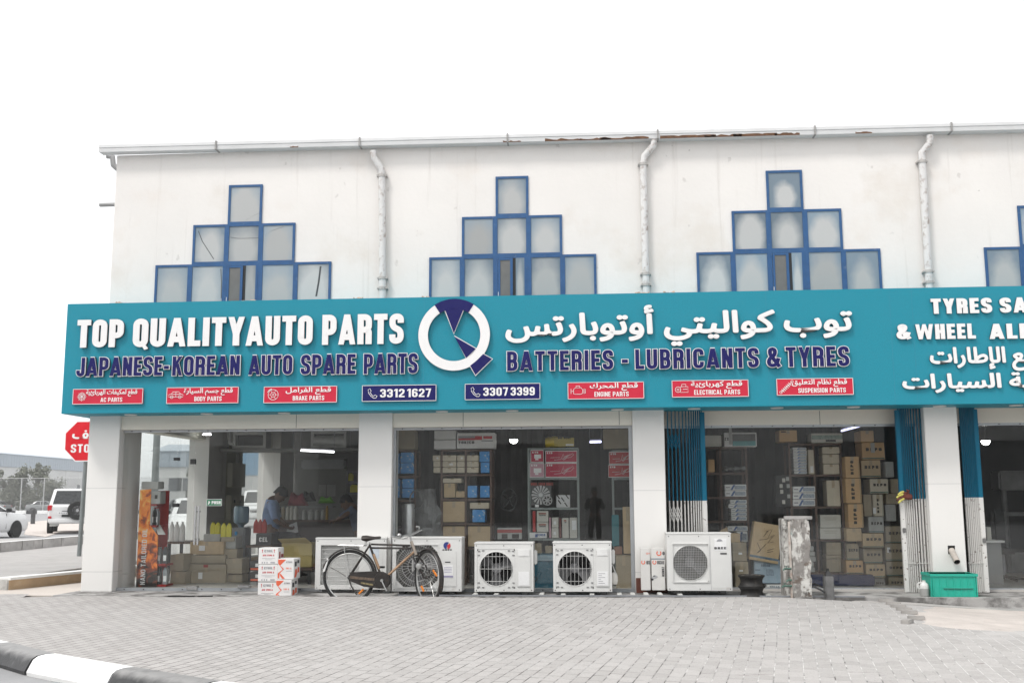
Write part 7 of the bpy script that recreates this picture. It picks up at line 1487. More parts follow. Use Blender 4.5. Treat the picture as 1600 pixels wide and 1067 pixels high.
# counter
(a, z), (b, _) = P(436, 812, 3.6), P(565, 812, 3.6); ct = thing('shop_counter', 'dark wooden shop counter behind the man in blue', 'counter', ((a + b) / 2, 3.8, .03)); MB().box(a, b - .02, 3.6, 4.1, .031, z - .04).build('counter_front', mat('counter_wood', (.055, .035, .03), .5, var=.2), ct); MB().cbox(a - .03, b, 3.55, 4.15, z - .04, z, .008).build('counter_top', m_wood, ct)
(a2, z2), (b2, _) = P(438, 791, 3.7), P(520, 791, 3.7); MB().box(a2, b2, 3.7, 3.95, z2 - .02, z2).build('glass_shelf', m_grey, ct)
for k, (x0, x1, y0, m, l) in enumerate([(433, 439, 791, btd, 'dark can at the near end of the shop counter'), (440, 445, 792, m_cartd, 'tan tin second on the shop counter'), (447, 452, 791, m_cream, 'cream jerrycan first of three on the counter'), (453, 458, 791, m_cream, 'cream jerrycan second of three on the counter'), (459, 466, 791, m_cream, 'cream jerrycan third of three on the counter'), (472, 480, 796, m_cartg, 'jar with pale label, first of the four on the counter'), (482, 490, 796, m_cartg, 'jar with pale label, second of the four on the counter'), (492, 500, 796, m_cartg, 'jar with pale label, third of the four on the counter'), (502, 508, 796, m_cartg, 'jar with pale label, last of the four on the counter'), (509, 513, 790, mat('mustard_tin', (.35, .2, .02), .4), 'mustard tin after the jars on the counter')]):
    (a, zt), (b, zb) = P(x0, y0, 3.66), P(x1, 812, 3.66); t = thing('counter_jar', l, 'jar', ((a + b) / 2, 3.66, z), 'jars and cans on the shop counter'); r = (b - a) / 2
    MB().lathe([(r * .95, 0), (r, .01), (r, (zt - z) * .8), (r * .6, (zt - z) * .9), (r * .6, zt - z), (0, zt - z)], ((a + b) / 2, 3.66, z + .001), 12).build('jar_body', m, t, smooth=True)
def clump(l, px, py, w, h, Y, m, name, cat):
    x, z = P(px, py, Y); t = thing(name, l, cat, (x, Y, z)); MB().loft([[(x + w * (u - .5), Y + .1 * math.cos(q), z + h * (.5 + .5 * math.sin(q)) * (min(1, 2.2 * math.sin(PI * min(.97, u + .03))) * (.78 + .14 * math.sin(u * 11) + .08 * math.sin(q * 3 + u * 9)))) for q in [2 * PI * k / 12 for k in range(12)]] for u in [i / 8 for i in range(9)]]).build('bundle', m, t, smooth=True)
clump('dusty pink cloth bundle on the counter beside the bowed head', 466, 790, .32, .26, 3.75, mat('pink_cloth', (.3, .07, .09), .8), 'cloth_bundle', 'cloth'); clump('bright green plastic bag on the counter', 511, 786, .26, .13, 3.8, mat('green_bag', (.2, .5, .08), .5), 'plastic_bag', 'bag'); clump('black helmet shaped bundle on the counter shelf', 483, 783, .2, .2, 3.8, m_foot, 'dark_bundle', 'bundle')
# back of the shop: white board wall with shutter box and notices
(a, zt), (b, zb) = P(462, 716, 6.5), P(540, 800, 6.5); t = thing('notice_board', 'grey partition with glossy shutter box and pinned white papers behind the counter', 'partition', ((a + b) / 2, 6.5, .03)); MB().box(a, b, 6.5, 6.56, .03, zt).build('partition', mat('partition_grey', (.26, .26, .25), .6), t); (c, z1), (_, z2) = P(476, 718, 6.4), P(540, 732, 6.4); MB().cbox(a + .15, b, 6.36, 6.5, z2, z1, .03).build('shutter_box', mat('shutter_white', (.45, .46, .48), .3), t)
for x0, x1 in ((498, 509), (511, 524)): patch(x0, 757, x1, 775, 6.5, mat('notice_paper', (.42, .42, .42), .6), t, 'notice')
(a, zt), (b, zb) = P(541, 735, 3.0), P(575, 800, 3.0); shelf('dark wall rack with yellow tins near the second column', [542, 575], [735, 752, 770, 790], 4.6, .3, m_mid if 'm_mid' in globals() else m_grey)
for i, (px, py) in enumerate(((552, 769), (556, 769), (548, 751))): bottle('small tin on the wall rack near the second column, %s' % ('yellow on the third board', 'second yellow on the third board', 'yellow on the second board')[i], px, py - 13, py, 4.65, .06, m_ywl, m_foot, 'tins on the wall rack')

# ------------------------------------------------------------------ people
def skin(chains, name, m, parent, sub=2):
    """chains: lists of (point, radius); the first point of a later chain joins the nearest earlier one"""
    vs, ed, rd = [], [], []
    for ch in chains:
        prev = None
        for i, (p, r) in enumerate(ch):
            p = Vector(p); hit = None
            if i == 0 and vs:
                j = min(range(len(vs)), key=lambda k: (vs[k] - p).length)
                if (vs[j] - p).length < 1e-4: hit = j
            if hit is None: vs.append(p); rd.append(r); hit = len(vs) - 1
            if prev is not None: ed.append((prev, hit))
            prev = hit
    me = bpy.data.meshes.new('sk'); me.from_pydata(vs, ed, []); o = bpy.data.objects.new('sk', me); COL.objects.link(o)
    sm = o.modifiers.new('s', 'SKIN'); sm.use_smooth_shade = True
    for k, d in enumerate(me.skin_vertices[0].data):
        r = rd[k]; d.radius = r if isinstance(r, tuple) else (r, r); d.use_root = k == 0
    o.modifiers.new('u', 'SUBSURF').levels = sub
    dg = bpy.context.evaluated_depsgraph_get(); ev = o.evaluated_get(dg); em = ev.to_mesh()
    mb = MB().add([v.co.copy() for v in em.vertices], [tuple(p.vertices) for p in em.polygons]); ev.to_mesh_clear(); bpy.data.objects.remove(o); bpy.data.meshes.remove(me)
    return mb.build(name, m, parent, smooth=True)
m_skin = mat('brown_skin', (.16, .085, .055), .55, var=.06); m_hair = mat('black_hair', (.012, .011, .01), .6, var=.3, scale=30)
m_eye = mat('eye_dark', (.01, .01, .01), .3)
def head(c, fwd, up, parent, s=1.0, hair=True):
    """head of about 0.22 m looking along fwd, built round its centre c"""
    f = Vector(fwd).normalized(); u = Vector(up); u = (u - f * u.dot(f)).normalized(); l = u.cross(f); c = Vector(c)
    Q = lambda a, b, d: c + (f * a + l * b + u * d) * s
    rows = [(-.125, .03, .045, .035), (-.11, .055, .06, .03), (-.085, .072, .066, .02), (-.05, .088, .07, .008), (0, .098, .075, 0), (.04, .098, .076, -.004), (.08, .085, .066, -.008), (.108, .055, .045, -.01), (.12, .012, .01, -.01)]
    mb = MB().loft([[Q(o_ + a * math.cos(q), b * math.sin(q), z) for q in [2 * PI * k / 20 for k in range(20)]] for z, a, b, o_ in rows])
    mb.loft([[Q(.085 + dx, dy * w, z) for dx, dy in ((0, -1), (.0 + d, 0), (0, 1))] for z, w, d in ((.02, .008, .01), (-.02, .014, .03), (-.035, .018, .034), (-.042, .012, .01))])
    for sd in (-1, 1): mb.loft([[Q(-.01 + a * .02 * r, sd * (.074 + h), -.01 + b * .033 * r) for a, b in ((1, 0), (.7, .7), (0, 1), (-.7, .7), (-1, 0), (-.7, -.7), (0, -1), (.7, -.7))] for h, r in ((0, .8), (.012, 1), (.014, .5))])
    mb.build('head', m_skin, parent, smooth=True)
    for sd in (-1, 1): MB().lathe([(0, .006), (.009, .003), (.01, 0)], (0, 0, 0), 8).xf(Matrix.Translation(Q(.088, sd * .032, .008)) @ f.to_track_quat('Z', 'Y').to_matrix().to_4x4()).build('eye', m_eye, parent)
    MB().tube([Q(.083, -.022, -.065), Q(.092, 0, -.063), Q(.083, .022, -.065)], .004, 5).build('mouth', mat('lips', (.12, .05, .04), .5), parent)
    if hair:
        hr = [(-.05, .104, .0, -1), (-.02, .107, .081, -.006), (.02, .108, .083, -.006), (.055, .106, .083, -.008), (.09, .092, .073, -.01), (.118, .06, .05, -.012), (.132, .012, .01, -.012)]; rings = []
        for z, a, b, o_ in hr[1:]:
            ring = []
            for q in [2 * PI * k / 20 for k in range(20)]:
                cx_ = math.cos(q); front = max(0, cx_); zz = z + (.055 * front if z < .05 else 0) - (.05 * max(0, -cx_) if z < 0 else 0); ring.append(Q(o_ + a * cx_ * (1 if z > .05 else 1), b * math.sin(q), zz))
            rings.append(ring)
        MB().loft(rings).build('hair', m_hair, parent, smooth=True)
def hand(w, d, pn, parent, curl=.5, s=1.0):
    """hand at wrist w, reaching along d, palm facing pn; five separate fingers"""
    d = Vector(d).normalized(); pn = Vector(pn); pn = (pn - d * pn.dot(d)).normalized(); sd = d.cross(pn); w = Vector(w); s *= .95
    MB().loft([[w + d * (t_ * s) + sd * (x * wd * s) + pn * (y * .013 * s) for x, y in ((-1, -.6), (-.5, -1), (.5, -1), (1, -.6), (1, .6), (.5, 1), (-.5, 1), (-1, .6))] for t_, wd in ((-.01, .024), (.02, .03), (.06, .042), (.09, .041))]).build('palm', m_skin, parent, smooth=True)
    for k, (off, ln) in enumerate(((-.031, .068), (-.0105, .078), (.0105, .072), (.031, .056))):
        b = w + d * .088 * s + sd * off * s; p = [b]; ang = 0
        for j, sg in enumerate((.45, .32, .25)):
            ang += curl * (.6 + .25 * j) + .05 * k; p.append(p[-1] + (d * math.cos(ang) + pn * math.sin(ang)) * ln * sg * s)
        MB().tube(p, [.0095 * s, .009 * s, .008 * s, .0062 * s], 8).build('finger', m_skin, parent, smooth=True)
    b = w + d * .025 * s - sd * .03 * s; MB().tube([b, b + (d * .6 - sd * .7 + pn * .3).normalized() * .035 * s, b + (d * .9 - sd * .5 + pn * .6).normalized() * .065 * s, b + (d * 1. - sd * .2 + pn * .8).normalized() * .088 * s], [.012 * s, .0115 * s, .010 * s, .007 * s], 8).build('thumb', m_skin, parent, smooth=True)
# man in a light blue shirt, perched and reading a paper, facing right
YM = 2.55
def Mn(px, py, dy=0.0): x, z = P(px, py, YM + dy); return Vector((x, YM + dy, z))
hip = Mn(427, 838); neck = Mn(425, 778); chest = Mn(422.5, 792); wst = Mn(424, 822); hd_ = Mn(438.5, 772)
man = thing('person', 'man in a light blue shirt and dark trousers bowing his head over a paper', 'person', (hip.x, YM, .03))
shR, shL = Mn(425, 787, -.17), Mn(424, 787, .19); elR, elL = Mn(429, 812, -.22), Mn(436, 810, .2); wrR, wrL = Mn(447, 823, -.1), Mn(449, 820, .1)
kR, kL = Vector((hip.x + .42, YM - .14, hip.z + .02)), Vector((hip.x + .40, YM + .16, hip.z - .02)); fR, fL = Vector((hip.x + .34, YM - .15, .1)), Vector((hip.x + .36, YM + .17, .1))
hipR, hipL = hip + Vector((.02, -.1, -.02)), hip + Vector((.02, .1, -.02))
skin([[(hip, .11), (wst, (.12, .10)), (chest, (.13, .11)), (neck, .065), (hd_ + Vector((-.03, 0, -.06)), .05)], [(chest, .1), (shR, .055), (elR, .042), (wrR, .028)], [(chest, .1), (shL, .055), (elL, .042), (wrL, .028)], [(hip, .11), (hipR, .085), (kR, .06), (fR, .042)], [(hip, .11), (hipL, .085), (kL, .06), (fL, .042)]], 'body', m_skin, man)
m_shirt = mat('light_blue_shirt', (.27, .37, .60), .8, var=.12, scale=14, bump=.5, bscale=9); m_trs = mat('dark_trousers', (.02, .02, .024), .8)
mE = lambda a, b, t_: a * (1 - t_) + b * t_
skin([[(wst + Vector((0, 0, -.06)), (.15, .13)), (wst, (.15, .125)), (chest, (.17, .13)), (mE(chest, neck, .8), .098)], [(chest, .12), (shR, .084), (mE(shR, elR, .7), .066), (mE(elR, wrR, .1), .06)], [(chest, .12), (shL, .084), (mE(shL, elL, .7), .066), (mE(elL, wrL, .1), .06)]], 'shirt', m_shirt, man)
skin([[(hip + Vector((0, 0, .06)), .145), (hip, .15)], [(hip, .14), (hipR, .11), (kR, .075), (fR, .06)], [(hip, .14), (hipL, .11), (kL, .075), (fL, .06)]], 'trousers', m_trs, man)
for f_ in (fR, fL): MB().loft([[f_ + Vector((x, y * w, z)) for y, z in ((-1, -.065), (1, -.065), (.8, h), (-.8, h))] for x, w, h in ((-.07, .035, .02), (.0, .042, .03), (.1, .045, -.02), (.18, .03, -.045))]).build('shoe', m_foot, man, smooth=True)
head(hd_, (.62, -.12, -.62), (.6, 0, .7), man, 1.02)
pc = Mn(457, 826, -.02)
hand(wrR, (.75, .25, -.25), (0, .5, 1), man, .6); hand(wrL, (.75, -.2, -.3), (0, -.6, 1), man, .6)
MB().add([(pc.x - .09, YM - .06, pc.z - .09), (pc.x + .11, YM - .07, pc.z - .05), (pc.x + .04, YM + .08, pc.z + .11), (pc.x - .12, YM + .09, pc.z + .05), (pc.x - .09, YM - .058, pc.z - .088), (pc.x + .11, YM - .068, pc.z - .048), (pc.x + .04, YM + .082, pc.z + .112), (pc.x - .12, YM + .092, pc.z + .052)], [(0, 1, 2, 3), (7, 6, 5, 4), (0, 4, 5, 1), (1, 5, 6, 2), (2, 6, 7, 3), (3, 7, 4, 0)]).build('paper', mat('paper_white', (.6, .6, .6), .6), None)
o = [q for q in COL.objects if q.name.startswith('paper') and q.type == 'MESH' and not q.parent][-1]; o.name = 'paper_sheet'; tag(o, 'white paper sheet held by the man in the light blue shirt', 'paper')
st_ = thing('stool', 'dark stool under the man in the light blue shirt', 'stool', (hip.x - .02, YM, .03)); MB().lathe([(.16, 0), (.17, .02), (.16, .05), (0, .05)], (hip.x, YM, hip.z - .2), 18).build('seat', m_foot, st_)
for k in range(4): MB().tube([(hip.x + .1 * math.cos(.8 + k * PI / 2), YM + .1 * math.sin(.8 + k * PI / 2), hip.z - .2), (hip.x + .17 * math.cos(.8 + k * PI / 2), YM + .17 * math.sin(.8 + k * PI / 2), .032)], .014, 6).build('leg', m_dkmetal, st_)
# second man bent over the counter, mostly hidden by the column
YM = 3.2
p2 = thing('person', 'person in a bluish shirt bending over the counter, half hidden by the second column', 'person', (Mn(556, 850).x, YM, .03))
hip, chest, neck, hd_ = Mn(566, 838), Mn(556, 800), Mn(549, 789), Mn(541, 784)
wst = (hip + chest) / 2; sR, sL = Mn(551, 796, -.17), Mn(551, 796, .17); eR, eL = Mn(537, 806, -.2), Mn(537, 806, .2); wR, wL = Mn(526, 812, -.12), Mn(526, 811, .1); kR, kL = Vector((hip.x + .05, YM - .1, .45)), Vector((hip.x + .05, YM + .1, .45)); fR, fL = Vector((hip.x + .08, YM - .11, .1)), Vector((hip.x + .08, YM + .11, .1))
skin([[(hip, .11), (wst, .11), (chest, .12), (neck, .06), (hd_ + Vector((.03, 0, -.03)), .05)], [(chest, .1), (sR, .055), (eR, .042), (wR, .028)], [(chest, .1), (sL, .055), (eL, .042), (wL, .028)], [(hip, .11), (kR, .065), (fR, .045)], [(hip, .11), (kL, .065), (fL, .045)]], 'body', m_skin, p2)
skin([[(mE(hip, wst, .2), .14), (wst, .14), (chest, .15), (mE(chest, neck, .6), .09)], [(chest, .12), (sR, .076), (mE(eR, wR, .6), .05)], [(chest, .12), (sL, .076), (mE(eL, wL, .6), .05)]], 'shirt', mat('grey_blue_shirt', (.12, .15, .22), .8, var=.1), p2)
skin([[(hip + Vector((0, 0, .04)), .14), (hip, .14)], [(hip, .13), (kR, .085), (fR, .06)], [(hip, .13), (kL, .085), (fL, .06)]], 'trousers', m_trs, p2)
head(hd_, (-.8, -.1, -.5), (-.4, 0, .8), p2); hand(wR, (-.9, .1, -.2), (0, 0, -1), p2, .4); hand(wL, (-.9, -.1, -.2), (0, 0, -1), p2, .4)
# the photographer, seen only as a dark reflection in the second shop window
ph = thing('person', 'person in black holding a camera, seen as a dark reflection in the window', 'person', (-.02, -15.0, ZR)); bx, by = -.02, -15.02
V = lambda x, y, z: Vector((bx + x, by + y, z))
hip, wst, chest, neck = V(0, 0, .80), V(0, 0, .98), V(0, .01, 1.16), V(0, .02, 1.30)
sR, sL, eR, eL, wR, wL = V(.17, .0, 1.2), V(-.17, .0, 1.2), V(.25, .06, .98), V(-.25, .06, .98), V(.075, .24, 1.19), V(-.075, .24, 1.19)
hR, hL, kR, kL, fR, fL = V(.09, 0, .76), V(-.09, 0, .76), V(.11, .02, .36), V(-.11, .02, .36), V(.12, 0, -.05), V(-.12, 0, -.05)
skin([[(hip, .11), (wst, .105), (chest, (.14, .1)), (neck, .055), (V(0, .03, 1.38), .05)], [(chest, .1), (sR, .055), (eR, .042), (wR, .028)], [(chest, .1), (sL, .055), (eL, .042), (wL, .028)], [(hip, .11), (hR, .085), (kR, .06), (fR, .042)], [(hip, .11), (hL, .085), (kL, .06), (fL, .042)]], 'body', m_skin, ph)
m_blk = mat('black_clothing', (.012, .012, .013), .85)
skin([[(V(0, 0, .82), .15), (wst, .14), (chest, (.17, .13)), (V(0, .02, 1.25), .09)], [(chest, .12), (sR, .08), (eR, .06), (mE(eR, wR, .75), .045)], [(chest, .12), (sL, .08), (eL, .06), (mE(eL, wL, .75), .045)]], 'jacket', m_blk, ph)
skin([[(V(0, 0, .85), .13), (hip, .135)], [(hip, .13), (hR, .1), (kR, .078), (fR, .062)], [(hip, .13), (hL, .1), (kL, .078), (fL, .062)]], 'trousers', m_blk, ph)
head(V(0, .05, 1.46), (0, 1, -.05), (0, 0, 1), ph); hand(wR, (-.5, .6, .5), (-1, 0, 0), ph, .9); hand(wL, (.5, .6, .5), (1, 0, 0), ph, .9)
for f_ in (fR, fL): MB().loft([[f_ + Vector((y * w, x, z)) for y, z in ((-1, -.078), (1, -.078), (.8, h), (-.8, h))] for x, w, h in ((-.07, .035, .02), (.0, .042, .03), (.1, .045, -.02), (.18, .03, -.05))]).build('shoe', m_foot, ph, smooth=True)
cm = thing('photo_camera', 'black camera held by the person reflected in the window', 'camera', (0, -14.72, 1.2)); MB().cbox(-.07, .07, -14.76, -14.69, 1.2, 1.3, .01).build('camera_body', m_blk, cm); MB().lathe([(.035, 0), (.037, .05), (.03, .06)], (0, -14.69, 1.25), 16, 'y').xf(Matrix.Translation((0, -14.69, 0)) @ Matrix.Diagonal((1, -1, 1, 1)) @ Matrix.Translation((0, 14.69, 0))).build('lens', m_foot, cm)
# camera front stays behind the render camera's own position
# ------------------------------------------------------------------ vehicles
m_carw = mat('white_car_paint', (.72, .72, .72), .18, var=.01); m_carg = mat('grey_car_paint', (.3, .31, .31), .25, .3, var=.02)
m_cglass = mat('car_glass', (.018, .02, .022), .06, spec=.7); m_tyr = mat('car_tyre', (.02, .02, .02), .85); m_plast = mat('black_trim', (.02, .02, .021), .5)
m_rimd = mat('dark_steel_rim', (.035, .035, .037), .45, .5); m_rima = mat('alloy_rim', (.5, .5, .51), .3, .8); m_tail = mat('tail_light_red', (.5, .012, .02), .2); m_lens = mat('headlight_lens', (.55, .57, .6), .08)
def sect(x, hw, z0, zb, zt, inset=.06, n=7):
    """closed cross section of a car body at x"""
    s = [(hw * .86, z0), (hw * .97, z0 + (zb - z0) * .25), (hw, zb), (hw * .985, zb + (zt - zb) * .5), (hw - inset, zt - .02), (hw - inset * 2.2, zt)]
    return [(x, y, z) for y, z in s] + [(x, -y, z) for y, z in s[::-1]]
def car(name, label, cat, loc, yaw, kind, paint, alloy=False, group=None, detail=True):
    t = thing(name, label, cat, (0, 0, 0), group)
    if kind == 'sedan':
        L_, W_ = 4.6, .88
        st = [(0, .74, .45, .7, .92), (.06, .80, .32, .68, .97), (.3, .86, .25, .66, 1.0), (.9, .88, .22, .66, 1.0), (2.0, .88, .22, .66, .98), (3.1, .88, .22, .66, .97), (3.7, .87, .23, .66, .94), (4.2, .85, .22, .64, .88), (4.45, .79, .24, .6, .80), (4.57, .70, .28, .55, .72), (4.62, .6, .34, .5, .62)]
        gb, gt = (.45, 3.5, .80, .97), (1.25, 2.35, .60, 1.45); wx, wr = (.92, 3.62), .315
    else:
        L_, W_ = 4.95, .98
        st = [(0, .90, .62, .95, 1.15), (.05, .95, .52, .92, 1.2), (.3, .98, .45, .9, 1.2), (1.2, .985, .42, .9, 1.19), (3.4, .985, .42, .9, 1.17), (3.9, .97, .44, .88, 1.14), (4.5, .95, .46, .85, 1.1), (4.85, .88, .5, .8, 1.02), (4.95, .76, .56, .75, .92)]
        gb, gt = (.03, 3.75, .93, 1.19), (.32, 2.85, .77, 1.90); wx, wr = (.98, 3.85), .40
    MB().loft([sect(*s) for s in st]).build('body', paint, t, smooth=True)
    # roof and pillars
    (xb0, xb1, yb, zb), (xt0, xt1, yt, zt) = gb, gt
    def gring(u):
        e = .5 - .5 * math.cos(PI * u) if False else u; x0, x1 = xb0 + (xt0 - xb0) * e, xb1 + (xt1 - xb1) * e; y = yb + (yt - yb) * e; z = zb - .03 + (zt - zb + .03) * u; c = .10
        return [(x0 + c, -y, z), (x1 - c, -y, z), (x1 - c * .3, -y + c * .3, z), (x1, -y + c, z), (x1, y - c, z), (x1 - c * .3, y - c * .3, z), (x1 - c, y, z), (x0 + c, y, z), (x0 + c * .3, y - c * .3, z), (x0, y - c, z), (x0, -y + c, z), (x0 + c * .3, -y + c * .3, z)]
    rings = [gring(0), gring(.5), gring(.93)]; top = [(p[0] * .98 + (xt0 + xt1) / 2 * .02, p[1] * .97, zt - .012) for p in gring(.97)]; top2 = [((p[0] - (xt0 + xt1) / 2) * .86 + (xt0 + xt1) / 2, p[1] * .8, zt + .012) for p in gring(1)]
    cabin = MB().loft(rings + [top, top2]).build('cabin', paint, t, smooth=True)
    def pt(u, xf_, side, out=.008):                   # point on the side glass
        x0, x1 = xb0 + (xt0 - xb0) * u + .1, xb1 + (xt1 - xb1) * u - .1; y = yb + (yt - yb) * u + out; return (x0 + (x1 - x0) * xf_, side * y, zb - .03 + (zt - zb + .03) * u)
    def pane(pts, nm='window'): n = len(pts); MB().add(pts, [tuple(range(n))]).build(nm, m_cglass, cabin)
    for s in (-1, 1):
        for f0, f1 in (((.06, .42), (.45, .96)) if kind == 'sedan' else ((.04, .27), (.30, .60), (.63, .97))):
            pane([pt(.12, f0, s), pt(.12, f1, s), pt(.5, f1 - .0, s), pt(.88, f1 - .01, s), pt(.88, f0 + .01, s), pt(.5, f0, s)])
    for x_at, sg in ((1, 1), (0, -1)):
        def ep(u, v): x0, x1 = xb0 + (xt0 - xb0) * u, xb1 + (xt1 - xb1) * u; y = yb + (yt - yb) * u - .13; return ((x1 if x_at else x0) + .008 * sg, y * v, zb - .03 + (zt - zb + .03) * u)
        pane([ep(.14, -1), ep(.14, 1), ep(.9, 1), ep(.9, -1)], 'windscreen' if x_at else 'rear_window')
    for x in wx:
        for s in (-1, 1):
            ar = MB().lathe([(wr + .035, .012), (wr + .03, -.02), (0, -.02)], (0, 0, 0), 24, 'y').xf(Matrix.Translation((x, s * (W_ - .012), wr)) @ Matrix.Diagonal((1, s * -1, 1, 1)).inverted() if False else Matrix.Translation((x, s * (W_ - .02), wr)) @ Matrix.Diagonal((1, -s, 1, 1))); ar.build('wheel_arch', m_plast, t)
            w = MB().lathe([(wr * .62, .01), (wr * .9, .015), (wr, -.02), (wr, -.18), (wr * .9, -.21), (0, -.21)], (0, 0, 0), 26, 'y').xf(Matrix.Translation((x, s * W_, wr)) @ Matrix.Diagonal((1, -s, 1, 1))).build('wheel', m_tyr, t, smooth=True)
            rm = MB().lathe([(0, .006), (wr * .15, .006), (wr * .2, -.03), (wr * .5, -.035), (wr * .58, .004), (wr * .66, .002)], (0, 0, 0), 22, 'y').xf(Matrix.Translation((x, s * W_, wr)) @ Matrix.Diagonal((1, -s, 1, 1))).build('rim', m_rima if alloy else m_rimd, w, smooth=True)
    if detail:
        xm = 3.05 if kind == 'sedan' else 3.2
        for s in (-1, 1):
            MB().cbox(xm - .05, xm + .1, s * (W_ + .02) - .1, s * (W_ + .02) + .1, zb + .0, zb + .15, .03).build('door_mirror', m_plast if kind == 'sedan' else paint, t, smooth=True)
            MB().box(1.9, 1.906, s * (W_ - .02) - .012, s * (W_ - .02) + .022, .35, zb - .04).build('door_seam', m_plast, t); MB().box(3.0, 3.006, s * (W_ - .02) - .012, s * (W_ - .02) + .022, .35, zb - .06).build('door_seam', m_plast, t)
            for hx in (1.3, 2.3): MB().cbox(hx, hx + .18, s * W_ - .012, s * W_ + .02, zb - .14, zb - .11, .006).build('door_handle', paint, t)
            hx, hy, hz = (4.33, .64, .64) if kind == 'sedan' else (4.78, .70, .92)
            MB().loft([[(hx + a + dx, s * (hy + b), hz + h) for a, b, h in ((0, .13, .05), (0, .13, -.06), (.1, -.1, -.05), (.1, -.1, .04))] for dx in (-.05, .04)]).build('headlight', m_lens, t)
        if kind == 'sedan':
            MB().cbox(4.50, 4.585, -.4, .4, .42, .52, .02).build('grille', m_plast, t)
            for s in (-1, 1): MB().cbox(-.01, .2, s * .62 - .14, s * .62 + .14, .74, .9, .03).build('tail_light', m_tail, t)
        else:
            MB().cbox(4.86, 4.95, -.5, .5, .74, .96, .03).build('grille', m_plast, t); MB().cbox(4.9, 4.985, -.85, .85, .5, .66, .05).build('front_bumper', paint, t)
            for s in (-1, 1):
                MB().cbox(-.02, .22, s * .87 - .1, s * .87 + .1, .98, 1.22, .03).build('tail_light', m_tail, t); MB().cbox(-.06, .0, s * .86 - .07, s * .86 + .07, .66, .76, .015).build('reflector', m_tail, t); MB().tube([(.5, s * .70, zt + .04), (2.7, s * .70, zt + .04)], .02, 6).build('roof_rail', m_plast, t)
            MB().cbox(-.1, .08, -.93, .93, .46, .66, .05).build('rear_bumper', paint, t, smooth=True); MB().cbox(-.035, .01, -.62, .4, .72, .98, .01).build('plate_recess', m_plast, t)
            pl = MB().cbox(-.045, -.03, .05, .57, .83, .95, .004).build('number_plate', m_lab, t)
            q = MB()
            for k in range(6): q.box(-.047, -.044, .12 + .07 * k, .16 + .07 * k, .86, .92)
            q.build('plate_digits', m_grey, pl)
            sp = MB().lathe([(.2, .09), (.36, .1), (.40, .06), (.40, -.06), (.36, -.1), (0, -.1)], (0, 0, 0), 30, 'y').xf(Matrix.Translation((-.17, -.22, 1.0)) @ Matrix.Rotation(-PI / 2, 4, 'Z')).build('spare_wheel', m_tyr, t, smooth=True)
            q = MB().lathe([(0, .1), (.06, .1), (.07, .08)], (0, 0, 0), 16, 'y')
            for k in range(6):
                a_ = 2 * PI * k / 6; q.loft([[(r * math.cos(a_) - w * math.sin(a_), -.085 + dy, r * math.sin(a_) + w * math.cos(a_)) for w, dy in ((-ww, 0), (ww, 0), (ww, .02), (-ww, .02))] for r, ww in ((.04, .035), (.27, .06))])
            q.lathe([(.25, .09), (.29, .095), (.3, .06)], (0, 0, 0), 26, 'y'); q.xf(Matrix.Translation((-.17, -.22, 1.0)) @ Matrix.Rotation(-PI / 2, 4, 'Z')).build('spare_rim', m_rima, sp, smooth=True)
            MB().tube([(.1, .55, .36), (-.08, .55, .34)], .03, 8).build('exhaust', m_plast, t); MB().cbox(-.02, .3, .5, .85, .34, .46, .01).build('mud_flap', m_cartg, t)
    t.location = loc; t.rotation_euler = (0, 0, yaw); return t
def place(px, Y): return P(px, 800, Y)[0]
# white saloon whose front right corner enters the view on the left: its front right wheel stands at (27, 839)
yaw = R(84); wl = Vector((3.62, -.88, 0)); gx_, gy_ = G(25, 839.5, ZR); rot = Matrix.Rotation(yaw, 3, 'Z') @ wl
car('white_saloon', 'white saloon car with dark wheels entering the picture at its left edge', 'car', (gx_ - rot.x, gy_ - rot.y, ZR), yaw, 'sedan', m_carw)
yaw = R(114); sx1, sy1 = G(116, 834, ZR); car('white_off_roader', 'white off-road car seen from behind with a spare wheel on its tailgate', 'car', (sx1, sy1 - .3, ZR), yaw, 'suv', m_carw, True)
# parked cars beyond the fence
s0 = car('parked_saloon', 'pale grey saloon parked nearest the tall shrubs beyond the mesh fence', 'car', (place(42, 114), 114, ZR), R(12), 'sedan', m_carg, False, 'cars parked beyond the mesh fence')
for px, Y, yw, l in ((58, 118, 10, 'pale saloon parked behind the grey one beyond the mesh fence'), (12, 116, 170, 'white saloon at the edge of the view beyond the mesh fence')):
    o = copy_tree(s0); o.location = (place(px, Y), Y, ZR); o.rotation_euler = (0, 0, R(yw)); o['label'] = l
# cars in the side street, seen through the corner shop
car('street_car', 'white hatchback facing the shop, seen through the glass door', 'car', (place(311, 19.5), 19.0, ZR), R(-66), 'sedan', m_carw, True)
car('street_car', 'white off-road car facing the shop, seen past the man in blue', 'car', (place(405, 43), 43, ZR), R(-72), 'suv', m_carw, True)
car('street_car', 'dark grey saloon half hidden by the oil display stand, seen through the shop', 'car', (place(290, 33), 32, ZR), R(98), 'sedan', mat('dark_car_paint', (.12, .12, .125), .2, .3), False)

